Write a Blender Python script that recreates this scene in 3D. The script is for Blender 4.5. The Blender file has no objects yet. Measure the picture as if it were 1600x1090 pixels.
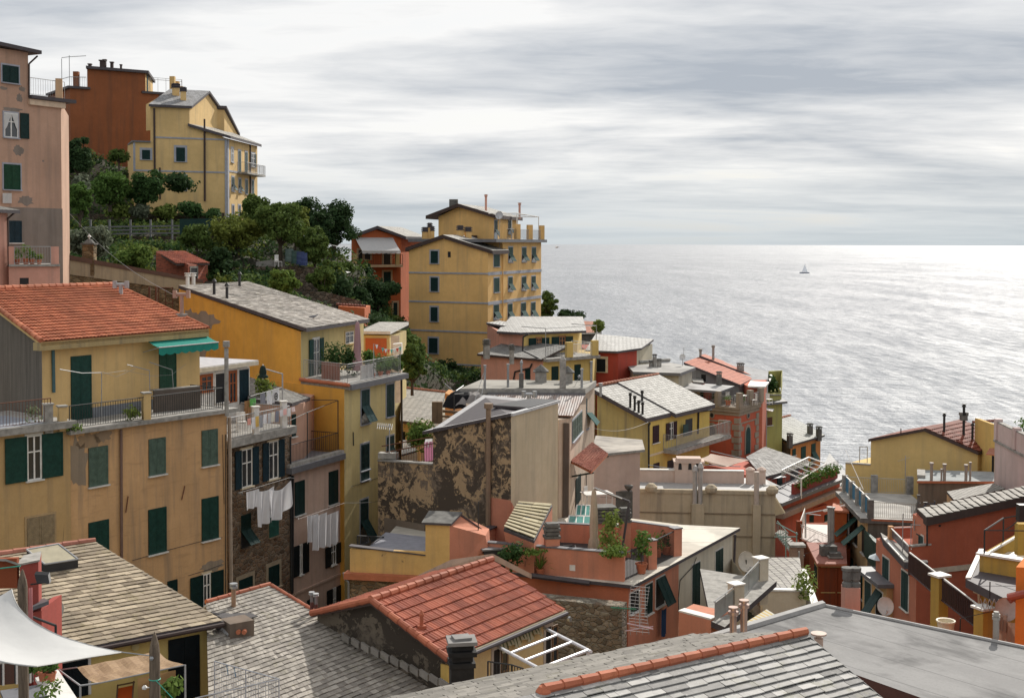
import bpy,math,random
from mathutils import Vector,Matrix,noise as mnoise
random.seed(7)
R=random.Random(11)
V=Vector
scene=bpy.context.scene
COL=scene.collection
# ------------------------------------------------------------------ camera
F=2000.0;PX0,PY0=800.0,451.0;HC=35.0
T=math.atan(70.7/F);A_=0.0033
_f=V((0,math.cos(T),-math.sin(T)));_u0=V((0,math.sin(T),math.cos(T)));_r0=V((1,0,0))
_r=_r0*math.cos(A_)+_u0*math.sin(A_);_u=_u0*math.cos(A_)-_r0*math.sin(A_)
CAM=V((0,0,HC))
cd=bpy.data.cameras.new('camera');co=bpy.data.objects.new('camera',cd);COL.objects.link(co)
cd.sensor_width=36;cd.lens=F/1600*36;cd.shift_y=-(545-PY0)/1600
cd.clip_start=0.5;cd.clip_end=150000
M4=Matrix(((_r.x,_u.x,-_f.x,CAM.x),(_r.y,_u.y,-_f.y,CAM.y),(_r.z,_u.z,-_f.z,CAM.z),(0,0,0,1)))
co.matrix_world=M4
scene.camera=co
# ------------------------------------------------------------------ sun, sky, exposure
SUN_AZ,SUN_EL=math.radians(25),math.radians(34)
sd=bpy.data.lights.new('sun','SUN');so=bpy.data.objects.new('sun',sd);COL.objects.link(so)
sd.energy=4.3;sd.angle=math.radians(0.6);sd.color=(1,.95,.87)
sv=V((math.sin(SUN_AZ)*math.cos(SUN_EL),math.cos(SUN_AZ)*math.cos(SUN_EL),math.sin(SUN_EL)))
so.rotation_euler=sv.to_track_quat('Z','Y').to_euler();so.location=(60,150,160)
scene.view_settings.view_transform='Standard';scene.view_settings.look='None'
scene.view_settings.gamma=1;scene.view_settings.exposure=0.24
w=bpy.data.worlds.new('World');scene.world=w;w.use_nodes=True
class G:
 """small node-graph helper"""
 def __init__(s,nt):s.nt=nt;s.n=nt.nodes;s.l=nt.links
 def a(s,t,ins=None,**pr):
  n=s.n.new(t)
  for k,v in pr.items():setattr(n,k,v)
  for k,v in (ins or {}).items():
   if isinstance(v,bpy.types.NodeSocket):s.l.new(v,n.inputs[k])
   else:n.inputs[k].default_value=v
  return n
 def m(s,op,x,y=0.0,z=0.0,clamp=False):
  n=s.a('ShaderNodeMath',{0:x,1:y,2:z},operation=op,use_clamp=clamp);return n.outputs[0]
 def vm(s,op,x,y=(0,0,0)):
  n=s.a('ShaderNodeVectorMath',{0:x,1:y},operation=op);return n.outputs[0]
 def mix(s,f,a,b,blend='MIX'):
  n=s.a('ShaderNodeMix',data_type='RGBA',blend_type=blend)
  for i,v in ((0,f),(6,a),(7,b)):
   if isinstance(v,bpy.types.NodeSocket):s.l.new(v,n.inputs[i])
   else:n.inputs[i].default_value=v if i==0 else (tuple(v)+(1,))[:4]
  return n.outputs[2]
 def noise(s,vec,sc,det=3,rough=.55,dist=0,col=False):
  n=s.a('ShaderNodeTexNoise',{'Vector':vec,'Scale':sc,'Detail':det,'Roughness':rough,'Distortion':dist})
  return n.outputs[1 if col else 0]
 def ramp(s,f,stops,interp='LINEAR'):
  n=s.a('ShaderNodeValToRGB',{0:f});n.color_ramp.interpolation=interp;e=n.color_ramp.elements
  while len(e)<len(stops):e.new(.5)
  for i,(p,c) in enumerate(stops):
   e[i].position=p;e[i].color=(c,c,c,1) if not isinstance(c,tuple) else (c+(1,))[:4]
  return n.outputs[0]
 def mr(s,f,a,b,c=0.0,d=1.0):
  return s.a('ShaderNodeMapRange',{0:f,1:a,2:b,3:c,4:d}).outputs[0]
 def scale(s,vec,sc):return s.vm('MULTIPLY',vec,sc)
g=G(w.node_tree);g.n.clear()
sky=g.a('ShaderNodeTexSky',sky_type='NISHITA',sun_disc=False,sun_elevation=SUN_EL,sun_rotation=SUN_AZ,altitude=50,dust_density=1.5)
dr=g.a('ShaderNodeTexCoord').outputs['Generated']
sp=g.a('ShaderNodeSeparateXYZ',{0:dr})
zc=g.m('MAXIMUM',g.m('ADD',sp.outputs[2],.075),.03)
pv=g.a('ShaderNodeCombineXYZ',{0:g.m('DIVIDE',sp.outputs[0],zc),1:g.m('DIVIDE',sp.outputs[1],zc),2:0.0}).outputs[0]
big=g.noise(g.scale(g.vm('ADD',pv,(3.1,1.7,0)),(.33,.50,1)),1.0,8,.52,.5)
fin=g.noise(g.scale(pv,(1.8,3.2,1)),1.3,6,.6,.4)
cl=g.m('ADD',g.m('MULTIPLY',big,.83),g.m('MULTIPLY',fin,.17))
cov=g.mr(cl,.30,.44,.7,1.0)
thick=g.mr(cl,.43,.64)
ccol=g.mix(thick,(9.9,9.85,9.75),(4.4,4.85,5.5))
glow=g.mr(g.a('ShaderNodeVectorMath',{0:dr,1:tuple(sv)},operation='DOT_PRODUCT').outputs['Value'],.9,1.0,.97,1.12)
ccol=g.mix(1.0,ccol,g.a('ShaderNodeCombineColor',{0:glow,1:glow,2:glow}).outputs[0],'MULTIPLY')
mixc=g.mix(g.m('MULTIPLY',cov,.965),sky.outputs[0],ccol)
low=g.mr(sp.outputs[2],.0,.075,.85,0.0)
mixc=g.mix(low,mixc,(5.7,6.3,6.6))
bg=g.a('ShaderNodeBackground',{0:mixc,1:0.085})
g.l.new(bg.outputs[0],g.a('ShaderNodeOutputWorld').inputs[0])
# ------------------------------------------------------------------ pixel -> world
def Z(x0,y0,s):return lambda*a:tuple((x0,y0)[i%2]+v/s for i,v in enumerate(a))
zA=Z(0,50,3.633);zB=Z(0,300,3.633);zC=Z(300,280,3.633);zD=Z(620,290,3.303);zE=Z(0,420,3.892)
zF=Z(0,640,3.405);zG=Z(270,430,3.759);zH=Z(330,600,2.945);zI=Z(0,830,4.192);zJ=Z(300,850,3.81)
zK=Z(570,580,3.892);zL=Z(540,760,3.303);zM=Z(900,500,3.893);zN=Z(840,680,3.633);zO=Z(1180,600,3.633)
zP=Z(1180,800,3.76);zQ=Z(700,560,6.054);zR=Z(1380,740,6.814);zS=Z(1200,740,6.81);zT=Z(1400,860,6.055)
zU=Z(0,900,5.735);zV=Z(340,590,6.414);zX=Z(760,850,4.542);zI0=Z(0,0,1)
def ray(p):return _f+_r*((p[0]-PX0)/F)+_u*((PY0-p[1])/F)
def at(p,d):
 r=ray(p);return CAM+r*(d/r.y)
def onz(p,z):
 r=ray(p);return CAM+r*((z-HC)/r.z)
def proj(w_):
 d=w_-CAM;k=d.dot(_f);return (PX0+F*d.dot(_r)/k,PY0-F*d.dot(_u)/k)
def zat(x,y,py):
 a,b=proj(V((x,y,0)))[1],proj(V((x,y,35)))[1];z=35.0*(py-a)/(b-a)
 for _ in range(3):
  q=proj(V((x,y,z)))[1];q2=proj(V((x,y,z+1)))[1];z+=(py-q)/(q2-q)
 return z
def up(p,z):return V((p.x,p.y,z))
class Wall:
 """vertical plane through A and B"""
 def __init__(s,a,b):
  s.a=up(a,0);d=up(b,0)-s.a;s.len=d.length;s.u=d.normalized();n=V((s.u.y,-s.u.x,0))
  s.n=n if n.dot(CAM-s.a)>0 or abs(n.dot(up(CAM,0)-s.a))<1e-6 else-n
  if s.n.dot(up(CAM,0)-s.a)<0:s.n=-s.n
 def hit(s,p):
  r=ray(p);k=(s.a-CAM).dot(s.n)/r.dot(s.n);return CAM+r*k
 def uz(s,p):
  h=s.hit(p);return ((h-s.a).dot(s.u),h.z)
 def pt(s,u,z,o=0.0):return s.a+s.u*u+s.n*o+V((0,0,z))
 def off(s,o):return Wall(s.a+s.n*o,s.a+s.n*o+s.u)
def perp(a,b,through):
 """vertical plane through point, perpendicular to AB"""
 d=up(b-a,0).normalized();return Wall(through,through+V((-d.y,d.x,0)))
def plane_hit(p,a,b,c):
 n=(b-a).cross(c-a);r=ray(p);return CAM+r*((a-CAM).dot(n)/r.dot(n))
# ------------------------------------------------------------------ meshes
class MB:
 def __init__(s,mat=None):s.v=[];s.f=[];s.mi=[];s.mats=[];s.cur=0;s.rn=[];s.uvs=None;s.r=None;mat and s.use(mat)
 def use(s,mat):
  if mat not in s.mats:s.mats.append(mat)
  s.cur=s.mats.index(mat);return s
 def face(s,pts,r=None):
  k=len(s.v);s.v+=[V(p) for p in pts];s.f.append(tuple(range(k,k+len(pts))));s.mi.append(s.cur)
  s.rn.append(s.r if r is None and s.r is not None else (R.random() if r is None else r));return s
 def grid(s,rows,r=None):
  k=len(s.v);n=len(rows[0])
  for q in rows:s.v+=q
  for i in range(len(rows)-1):
   for j in range(n-1):
    a=k+i*n+j;s.f.append((a,a+1,a+n+1,a+n));s.mi.append(s.cur)
    s.rn.append(r(i,j) if r else 0.5)
  return s
 def prism(s,lo,hi,cap=True,r=None):
  n=len(lo)
  for i in range(n):j=(i+1)%n;s.face([lo[i],lo[j],hi[j],hi[i]],r)
  if cap:s.face(hi,r);s.face(lo[::-1],r)
  return s
 def box(s,o,a,b,c,r=None):
  o=V(o);return s.prism([o,o+a,o+a+b,o+b],[o+c,o+a+c,o+a+b+c,o+b+c],True,r)
 def cbox(s,c,sx,sy,sz,rz=0.0):
  """box standing on point c"""
  ca,sa=math.cos(rz),math.sin(rz);a=V((ca,sa,0))*sx;b=V((-sa,ca,0))*sy
  return s.box(V(c)-a/2-b/2,a,b,V((0,0,sz)))
 def tube(s,p,q,r,n=6,r2=None,cap=True):
  p,q=V(p),V(q);d=(q-p)
  if d.length<1e-6:return s
  d.normalize();t=V((0,0,1)) if abs(d.z)<.9 else V((1,0,0));x=d.cross(t).normalized();y=d.cross(x)
  r2=r if r2 is None else r2
  lo=[p+(x*math.cos(k*2*math.pi/n)+y*math.sin(k*2*math.pi/n))*r for k in range(n)]
  hi=[q+(x*math.cos(k*2*math.pi/n)+y*math.sin(k*2*math.pi/n))*r2 for k in range(n)]
  return s.prism(lo,hi,cap)
 def path(s,pts,r,n=5):
  for a,b in zip(pts,pts[1:]):s.tube(a,b,r,n)
  return s
 def lathe(s,c,prof,n=10,ax=None):
  c=V(c);rows=[[c+V((math.cos(k*2*math.pi/n)*r,math.sin(k*2*math.pi/n)*r,z)) for k in range(n+1)] for r,z in prof]
  return s.grid(rows)
 def slab(s,q,th,top,side=None,sof=None):
  """roof plate: top face q, extruded straight down"""
  lo=[p-V((0,0,th)) for p in q];s.use(top).face(q);s.use(side or top);n=len(q)
  for i in range(n):j=(i+1)%n;s.face([lo[i],lo[j],q[j],q[i]])
  if sof:s.use(sof)
  s.face(lo[::-1]);return s
 def build(s,name,parent=None,mat=None,smooth=False,**t):
  me=bpy.data.meshes.new(name);off=V((0,0,0));root=parent
  while root is not None and root.parent is not None:root=root.parent
  if root is not None:off=V(root.location)
  elif s.v:
   n_=len(s.v);off=V((sum(v.x for v in s.v)/n_,sum(v.y for v in s.v)/n_,min(v.z for v in s.v)))
  me.from_pydata([v-off for v in s.v],[],s.f)
  if mat and not s.mats:s.mats=[mat]
  for m_ in s.mats:me.materials.append(m_)
  if len(s.mats)>1:me.polygons.foreach_set('material_index',s.mi)
  uvl=me.uv_layers.new(name='UVMap');uv=[]
  for pl in me.polygons:
   n=pl.normal
   if abs(n.z)>.9995:a=V((1,0,0));b=V((0,1,0))
   else:
    a=V((-n.y,n.x,0)).normalized();b=n.cross(a)
    if b.z<0:b=-b
   for vi in pl.vertices:
    p=s.v[vi];uv+=[p.dot(a),p.dot(b)]
  uvl.data.foreach_set('uv',uv)
  at_=me.attributes.new('rnd','FLOAT','FACE');at_.data.foreach_set('value',s.rn)
  if smooth:me.polygons.foreach_set('use_smooth',[True]*len(me.polygons))
  o=bpy.data.objects.new(name,me);COL.objects.link(o)
  if parent is not None:o.parent=parent
  else:o.location=off
  return tag(o,**t)
def tag(o,label=None,cat=None,group=None,kind=None):
 for k,v in (('label',label),('category',cat),('group',group),('kind',kind)):
  if v:o[k]=v
 return o
def thing(name,label,cat,loc,group=None,**k):
 o=bpy.data.objects.new(name,None);COL.objects.link(o);o.location=V(loc);o.empty_display_size=.2
 return tag(o,label,cat,group)
# ------------------------------------------------------------------ materials
MATS={}
def newmat(name):
 m=bpy.data.materials.new(name);m.use_nodes=True;g=G(m.node_tree);g.n.clear()
 out=g.a('ShaderNodeOutputMaterial');b=g.a('ShaderNodeBsdfPrincipled');g.l.new(b.outputs[0],out.inputs[0])
 g.b=b;g.out=out;return m,g
def setb(g,**k):
 for n,v in k.items():
  n={'col':'Base Color','rough':'Roughness','spec':'Specular IOR Level','metal':'Metallic','nor':'Normal','alpha':'Alpha','trans':'Transmission Weight'}[n]
  if isinstance(v,bpy.types.NodeSocket):g.l.new(v,g.b.inputs[n])
  else:g.b.inputs[n].default_value=(tuple(v)+(1,))[:4] if n=='Base Color' else v
def bump(g,h,st=.5,d=.02):return g.a('ShaderNodeBump',{'Strength':st,'Distance':d,'Height':h}).outputs[0]
def pos(g):return g.a('ShaderNodeNewGeometry').outputs['Position']
def uvn(g):return g.a('ShaderNodeTexCoord').outputs['UV']
def rnd(g):return g.a('ShaderNodeAttribute',attribute_name='rnd').outputs['Fac']
def mul(c,k):return tuple(min(1,x*k) for x in c[:3])
def plaster(c,dirt=.35,seed=0,patch=None,pamt=.0,rows=0.0):
 """sun-bleached lime plaster: cloudy mottling, rain streaks, fine grain, optional bare patches"""
 key=('pl',c,dirt,seed,patch,pamt,rows)
 if key in MATS:return MATS[key]
 m,g=newmat('plaster');p=g.vm('ADD',pos(g),(seed*7.3,seed*3.1,0))
 a=g.noise(p,.35,5,.6);b=g.noise(p,2.2,5,.65)
 st=g.noise(g.scale(p,(2.2,2.2,.16)),1.0,5,.62)
 fine=g.noise(p,14,3,.6)
 col=g.mix(g.mr(a,.35,.7),mul(c,1.08),mul(c,.84))
 col=g.mix(g.m('MULTIPLY',g.mr(b,.42,.72),.5),col,mul((c[0]*.86,c[1]*.84,c[2]*.78),1))
 grey=(sum(c)/3*.42,sum(c)/3*.38,sum(c)/3*.33)
 col=g.mix(g.m('MULTIPLY',g.mr(st,.48,.74),min(.9,dirt*1.35)),col,grey)
 col=g.mix(g.m('MULTIPLY',g.mr(fine,.35,.8),.16),col,mul(c,.55))
 if rows:
  sp=g.a('ShaderNodeSeparateXYZ',{0:p});rr=g.noise(g.scale(p,(.5,.5,3.2)),1.6,3,.7)
  col=g.mix(g.m('MULTIPLY',g.mr(rr,.56,.66),rows),col,mul(c,.62))
 h=g.m('ADD',g.m('MULTIPLY',fine,.4),b)
 if pamt>0:
  pn=g.noise(p,.8,6,.66,.6);f=g.mr(g.m('ADD',pn,g.m('MULTIPLY',fine,.06)),.66-pamt,.67-pamt)
  col=g.mix(f,col,g.mix(g.mr(b,.3,.7),patch or (.2,.18,.16),mul(patch or (.2,.18,.16),.6)))
  h=g.m('SUBTRACT',h,g.m('MULTIPLY',f,.6))
 setb(g,col=col,rough=.92,spec=.25,nor=bump(g,h,.35,.03));MATS[key]=m;return m
def paint(c,rough=.6,metal=0,var=.12,spec=.4):
 key=('pt',c,rough,metal,var)
 if key in MATS:return MATS[key]
 m,g=newmat('paint');p=pos(g);a=g.noise(p,3.0,4,.6);b=g.noise(p,22,3,.6)
 col=g.mix(g.mr(a,.3,.75),mul(c,1+var),mul(c,1-var*1.8));col=g.mix(g.m('MULTIPLY',g.mr(b,.5,.8),var),col,mul(c,.5))
 setb(g,col=col,rough=rough,metal=metal,spec=spec,nor=bump(g,b,.2,.004));MATS[key]=m;return m
def louvre(c,pitch=.055):
 key=('lv',c,pitch)
 if key in MATS:return MATS[key]
 m,g=newmat('louvre');sp=g.a('ShaderNodeSeparateXYZ',{0:uvn(g)})
 f=g.m('FRACT',g.m('DIVIDE',sp.outputs[1],pitch));a=g.noise(pos(g),5,4,.6)
 col=g.mix(g.mr(a,.35,.75),mul(c,1.2),mul(c,.7));col=g.mix(g.mr(f,.12,.0),col,mul(c,.25))
 setb(g,col=col,rough=.6,spec=.3,nor=bump(g,f,.9,.02));MATS[key]=m;return m
def slate(c1,c2,row=.22,wid=.36,rough=.5,moss=.25,gap=(.05,.045,.04),name='slate'):
 key=('sl',c1,c2,row,wid,rough,moss)
 if key in MATS:return MATS[key]
 m,g=newmat(name);uv=uvn(g);un=g.vm('ADD',uv,g.scale(g.noise(uv,1.2,2,.5,0,True),(.05,.02,0)))
 br=g.a('ShaderNodeTexBrick',{'Vector':un,'Color1':(0,0,0,1),'Color2':(1,1,1,1),'Mortar':(.5,.5,.5,1),'Scale':1.0,'Mortar Size':row*.07,'Mortar Smooth':.3,'Bias':0.0,'Brick Width':wid,'Row Height':row})
 br.offset=.37;br.squash=1
 sp=g.a('ShaderNodeSeparateXYZ',{0:un});fr=g.m('FRACT',g.m('DIVIDE',sp.outputs[1],row))
 p=pos(g);a=g.noise(p,.5,6,.65);b=g.noise(p,5,4,.7)
 col=g.mix(g.mr(g.m('ADD',g.m('MULTIPLY',br.outputs[0],.55),g.m('MULTIPLY',b,.6)),.25,.85),c1,c2)
 col=g.mix(g.m('MULTIPLY',g.mr(a,.45,.68),moss),col,mul(c1,.45))
 col=g.mix(br.outputs['Fac'],col,gap)
 h=g.m('ADD',g.m('MULTIPLY',g.m('SUBTRACT',1,fr),.8),g.m('MULTIPLY',b,.25))
 h=g.m('SUBTRACT',h,g.m('MULTIPLY',br.outputs['Fac'],.4))
 setb(g,col=col,rough=max(rough,.75),spec=.22,nor=bump(g,h,.8,.05));MATS[key]=m;return m
def chip(c1,c2,rough=.5,name='slate_stone',spec=.25):
 """for roofs whose slates or tiles are real geometry: colour from the face's own random value"""
 key=('ch',c1,c2,rough)
 if key in MATS:return MATS[key]
 m,g=newmat(name);p=pos(g);b=g.noise(p,7,5,.7);a=g.noise(p,.45,5,.62);r=rnd(g)
 col=g.mix(g.mr(g.m('ADD',g.m('MULTIPLY',r,.6),g.m('MULTIPLY',b,.5)),.2,.9),c1,c2)
 col=g.mix(g.m('MULTIPLY',g.mr(a,.48,.6),.5),col,mul(c1,.42))
 col=g.mix(g.m('MULTIPLY',g.mr(g.noise(p,2.2,5,.75),.56,.64),.45),col,(c1[0]*.5,c1[1]*.5,c1[2]*.36))
 col=g.mix(g.m('MULTIPLY',g.mr(g.noise(p,30,3,.7),.55,.75),.35),col,mul(c1,.35));col=g.mix(g.m('MULTIPLY',g.mr(g.noise(p,12,4,.7),.62,.7),.4),col,mul(c1,1.35))
 setb(g,col=col,rough=max(.72,rough),spec=min(spec,.25),nor=bump(g,b,.5,.012));MATS[key]=m;return m
def tilemat(c1,c2,row=.37,wid=.22):
 key=('tl',c1,c2,row,wid)
 if key in MATS:return MATS[key]
 m,g=newmat('roof_tiles');uv=uvn(g);sp=g.a('ShaderNodeSeparateXYZ',{0:uv})
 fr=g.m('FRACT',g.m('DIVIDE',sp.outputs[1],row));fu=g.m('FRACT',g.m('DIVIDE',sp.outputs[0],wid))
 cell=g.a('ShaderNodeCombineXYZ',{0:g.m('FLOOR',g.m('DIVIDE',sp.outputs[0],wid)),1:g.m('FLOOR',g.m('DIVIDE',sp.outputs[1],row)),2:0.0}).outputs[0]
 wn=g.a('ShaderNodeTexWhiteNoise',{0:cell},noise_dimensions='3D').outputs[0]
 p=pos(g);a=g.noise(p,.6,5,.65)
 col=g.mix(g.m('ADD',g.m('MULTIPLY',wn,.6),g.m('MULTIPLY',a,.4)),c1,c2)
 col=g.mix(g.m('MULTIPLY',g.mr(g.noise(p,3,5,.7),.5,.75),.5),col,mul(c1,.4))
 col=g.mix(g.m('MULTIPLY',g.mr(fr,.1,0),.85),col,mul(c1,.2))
 h=g.m('ADD',g.m('MULTIPLY',g.m('SINE',g.m('MULTIPLY',fu,6.283)),.5),g.m('MULTIPLY',g.m('SUBTRACT',1,fr),.5))
 setb(g,col=col,rough=.8,spec=.3,nor=bump(g,h,.9,.06));MATS[key]=m;return m
def stone(c=(.2,.165,.12),sc=3.4,mort=(.3,.27,.22),mamt=.6):
 key=('st',c,sc)
 if key in MATS:return MATS[key]
 m,g=newmat('rubble_stone');p=g.vm('ADD',pos(g),g.scale(g.noise(pos(g),2.2,3,.6,0,True),(.25,.25,.2)))
 ps=g.scale(p,(1,1,1.7));vo=g.a('ShaderNodeTexVoronoi',{'Vector':ps,'Scale':sc});ve=g.a('ShaderNodeTexVoronoi',{'Vector':ps,'Scale':sc},feature='DISTANCE_TO_EDGE')
 b=g.noise(p,9,5,.7);sx=g.a('ShaderNodeSeparateXYZ',{0:vo.outputs['Color']})
 col=g.mix(sx.outputs[0],mul(c,.45),mul(c,1.7));col=g.mix(g.m('MULTIPLY',sx.outputs[1],.45),col,(c[0]*1.3,c[1]*.85,c[2]*.6))
 col=g.mix(g.m('MULTIPLY',g.mr(b,.4,.75),.5),col,mul(c,.4))
 e=g.mr(ve.outputs[0],.02,.09,1,0);col=g.mix(g.m('MULTIPLY',e,mamt),col,g.mix(b,mort,mul(mort,.4)))
 h=g.m('ADD',g.m('MULTIPLY',g.mr(ve.outputs[0],0,.16),.8),g.m('MULTIPLY',b,.3))
 setb(g,col=col,rough=.95,spec=.2,nor=bump(g,h,.9,.06));MATS[key]=m;return m
def peel(c,c2,lim=.5,sc=.9,seed=0):
 key=('pe',c,c2,lim,sc,seed)
 if key in MATS:return MATS[key]
 m,g=newmat('peeling_plaster');p=g.vm('ADD',pos(g),(seed,seed*2,0));b=g.noise(p,8,4,.7)
 n1=g.noise(p,sc,7,.72,.8);n2=g.noise(p,sc*3.2,5,.7,1.2)
 v=g.m('ADD',g.m('MULTIPLY',n1,.62),g.m('MULTIPLY',n2,.42));f=g.mr(v,lim-.006,lim+.01)
 col=g.mix(f,g.mix(g.mr(b,.3,.75),c,mul(c,.8)),g.mix(g.mr(g.m('ADD',g.m('MULTIPLY',v,.7),g.m('MULTIPLY',g.noise(p,.45,5,.6),.35)),lim+.01,lim+.06),mul(c2,1.5),mul(c2,.62)))
 setb(g,col=col,rough=.95,spec=.2,nor=bump(g,g.m('SUBTRACT',g.m('MULTIPLY',b,.3),f),.7,.03));MATS[key]=m;return m
def fabric(c,var=.08,tr=.25):
 key=('fb',c,var,tr)
 if key in MATS:return MATS[key]
 m,g=newmat('fabric');p=pos(g);a=g.noise(p,4,4,.6);col=g.mix(a,mul(c,1+var),mul(c,1-var*2))
 setb(g,col=col,rough=.85,spec=.15,nor=bump(g,a,.3,.02))
 if tr:
  t=g.a('ShaderNodeBsdfTranslucent',{0:col});mx=g.a('ShaderNodeMixShader',{0:tr,1:g.b.outputs[0],2:t.outputs[0]});g.l.new(mx.outputs[0],g.out.inputs[0])
 MATS[key]=m;return m
def leaf(c,c2,tr=.22):
 key=('lf',c,c2)
 if key in MATS:return MATS[key]
 m,g=newmat('leaves');r=rnd(g);a=g.noise(pos(g),1.3,3,.6)
 col=g.mix(g.m('ADD',g.m('MULTIPLY',r,.7),g.m('MULTIPLY',a,.35),clamp=True),c,c2)
 setb(g,col=col,rough=.85,spec=.08);t=g.a('ShaderNodeBsdfTranslucent',{0:g.mix(.5,col,mul(c2,1.3))})
 mx=g.a('ShaderNodeMixShader',{0:tr,1:g.b.outputs[0],2:t.outputs[0]});g.l.new(mx.outputs[0],g.out.inputs[0]);MATS[key]=m;return m
def corr(c1,c2,pitch=.12,vert=False,rough=.7,axis=0):
 key=('co',c1,c2,pitch,axis)
 if key in MATS:return MATS[key]
 m,g=newmat('corrugated');sp=g.a('ShaderNodeSeparateXYZ',{0:uvn(g)});s_=g.m('SINE',g.m('MULTIPLY',sp.outputs[axis],6.283/pitch))
 st=g.noise(g.scale(uvn(g),(4,.5,1)),1,5,.7);col=g.mix(g.mr(st,.4,.68),c1,c2);col=g.mix(g.mr(s_,-.4,-1,0,.5),col,mul(c2,.5))
 setb(g,col=col,rough=rough,nor=bump(g,s_,.9,.03));MATS[key]=m;return m
def board(c,pitch=.5):
 """concrete cast against boards"""
 m,g=newmat('board_concrete');p=pos(g);sp=g.a('ShaderNodeSeparateXYZ',{0:uvn(g)});f=g.m('FRACT',g.m('DIVIDE',sp.outputs[0],pitch))
 st=g.noise(g.scale(p,(3,3,.2)),1.2,6,.7);b=g.noise(p,5,5,.7);col=g.mix(g.mr(st,.35,.7),c,mul(c,.45));col=g.mix(g.m('MULTIPLY',b,.4),col,mul(c,.6))
 col=g.mix(g.m('MULTIPLY',g.mr(f,.05,0),.6),col,mul(c,.3));setb(g,col=col,rough=.95,nor=bump(g,b,.5,.03));return m
def membrane(c=(.36,.36,.355),c2=(.2,.2,.2),strip=1.0,ang=0.0):
 m,g=newmat('roof_membrane');p=pos(g);mp=g.a('ShaderNodeMapping',{0:p,'Rotation':(0,0,ang)}).outputs[0];sp=g.a('ShaderNodeSeparateXYZ',{0:mp})
 f=g.m('FRACT',g.m('DIVIDE',sp.outputs[1],strip));a=g.noise(g.scale(mp,(.5,1.3,1)),.9,6,.68,.5);b=g.noise(p,16,4,.7);d=g.noise(mp,.35,4,.6,.3)
 col=g.mix(g.mr(a,.42,.57),c2,c);col=g.mix(g.m('MULTIPLY',g.mr(d,.46,.56),.6),col,mul(c,1.35));col=g.mix(g.m('MULTIPLY',g.mr(f,.035,.0),.75),col,(.06,.06,.06));col=g.mix(g.m('MULTIPLY',g.mr(b,.5,.75),.3),col,c2)
 setb(g,col=col,rough=.85,spec=.15,nor=bump(g,g.m('ADD',b,g.mr(f,0,.05)),.3,.01));return m
GREEN=louvre((.016,.062,.05));DGREEN=louvre((.008,.034,.032));SAGE=louvre((.10,.155,.125));BROWNS=louvre((.03,.012,.012));TEAL=louvre((.03,.12,.10));BLUEG=louvre((.012,.035,.05));DARKS=louvre((.008,.014,.018));BEIGES=louvre((.33,.26,.17))
GREYF=paint((.33,.34,.38));CREAM=paint((.62,.52,.36));WHITE=paint((.72,.70,.66));OCHF=paint((.5,.36,.15));BROWN=paint((.055,.035,.03),.7);TRIM=paint((.07,.06,.065),.7);LEAD=paint((.13,.13,.14),.5)
STEEL=paint((.32,.33,.34),.45,.6);RUST=paint((.14,.055,.03),.8);IRON=paint((.025,.025,.025),.6);GALV=paint((.34,.34,.34),.6,.1);WOOD=paint((.16,.10,.055),.8);TERRA=paint((.42,.14,.07),.8);DARK=paint((.012,.012,.014),.5);CONC=paint((.3,.285,.26),.9,0,.25);DCONC=paint((.13,.125,.115),.9,0,.3)
MARBLE=paint((.62,.60,.56),.6);COPPER=paint((.45,.22,.13),.4,.8)
def _glass():
 m,g=newmat('glass');setb(g,col=(.03,.035,.04),rough=.08,spec=.7);return m
GLASS=_glass()
# ------------------------------------------------------------------ building parts
def ubox(W,p,q):
 """pixel box -> u0,u1,z0,z1 on wall W"""
 if len(p)==5:return p[1:]
 x0,y0,x1,y1=p if q is None else p+q;xm,ym=(x0+x1)/2,(y0+y1)/2
 a=W.uz((x0,ym))[0];b=W.uz((x1,ym))[0];z1=W.uz((xm,y0))[1];z0=W.uz((xm,y1))[1]
 return min(a,b),max(a,b),z0,z1
def panel(mb,mat,fr,o,a,c,n,th=.035,lod=0):
 """one louvred leaf: o origin, a width vector, c height vector, n normal"""
 t=n*th
 if lod:mb.use(mat).box(o,a,c,t);return
 w_=a.length;h_=c.length;s=min(.07,w_*.2);au,cu=a/w_,c/h_
 mb.use(fr);mb.box(o,au*s,c,t);mb.box(o+a-au*s,au*s,c,t)
 for k in (0,.5,1):mb.box(o+au*s+cu*((h_-s)*k),au*(w_-2*s),cu*s,t*.96)
 mb.use(mat).box(o+au*s+cu*s,au*(w_-2*s),cu*(h_-2*s),t*.6)
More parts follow.
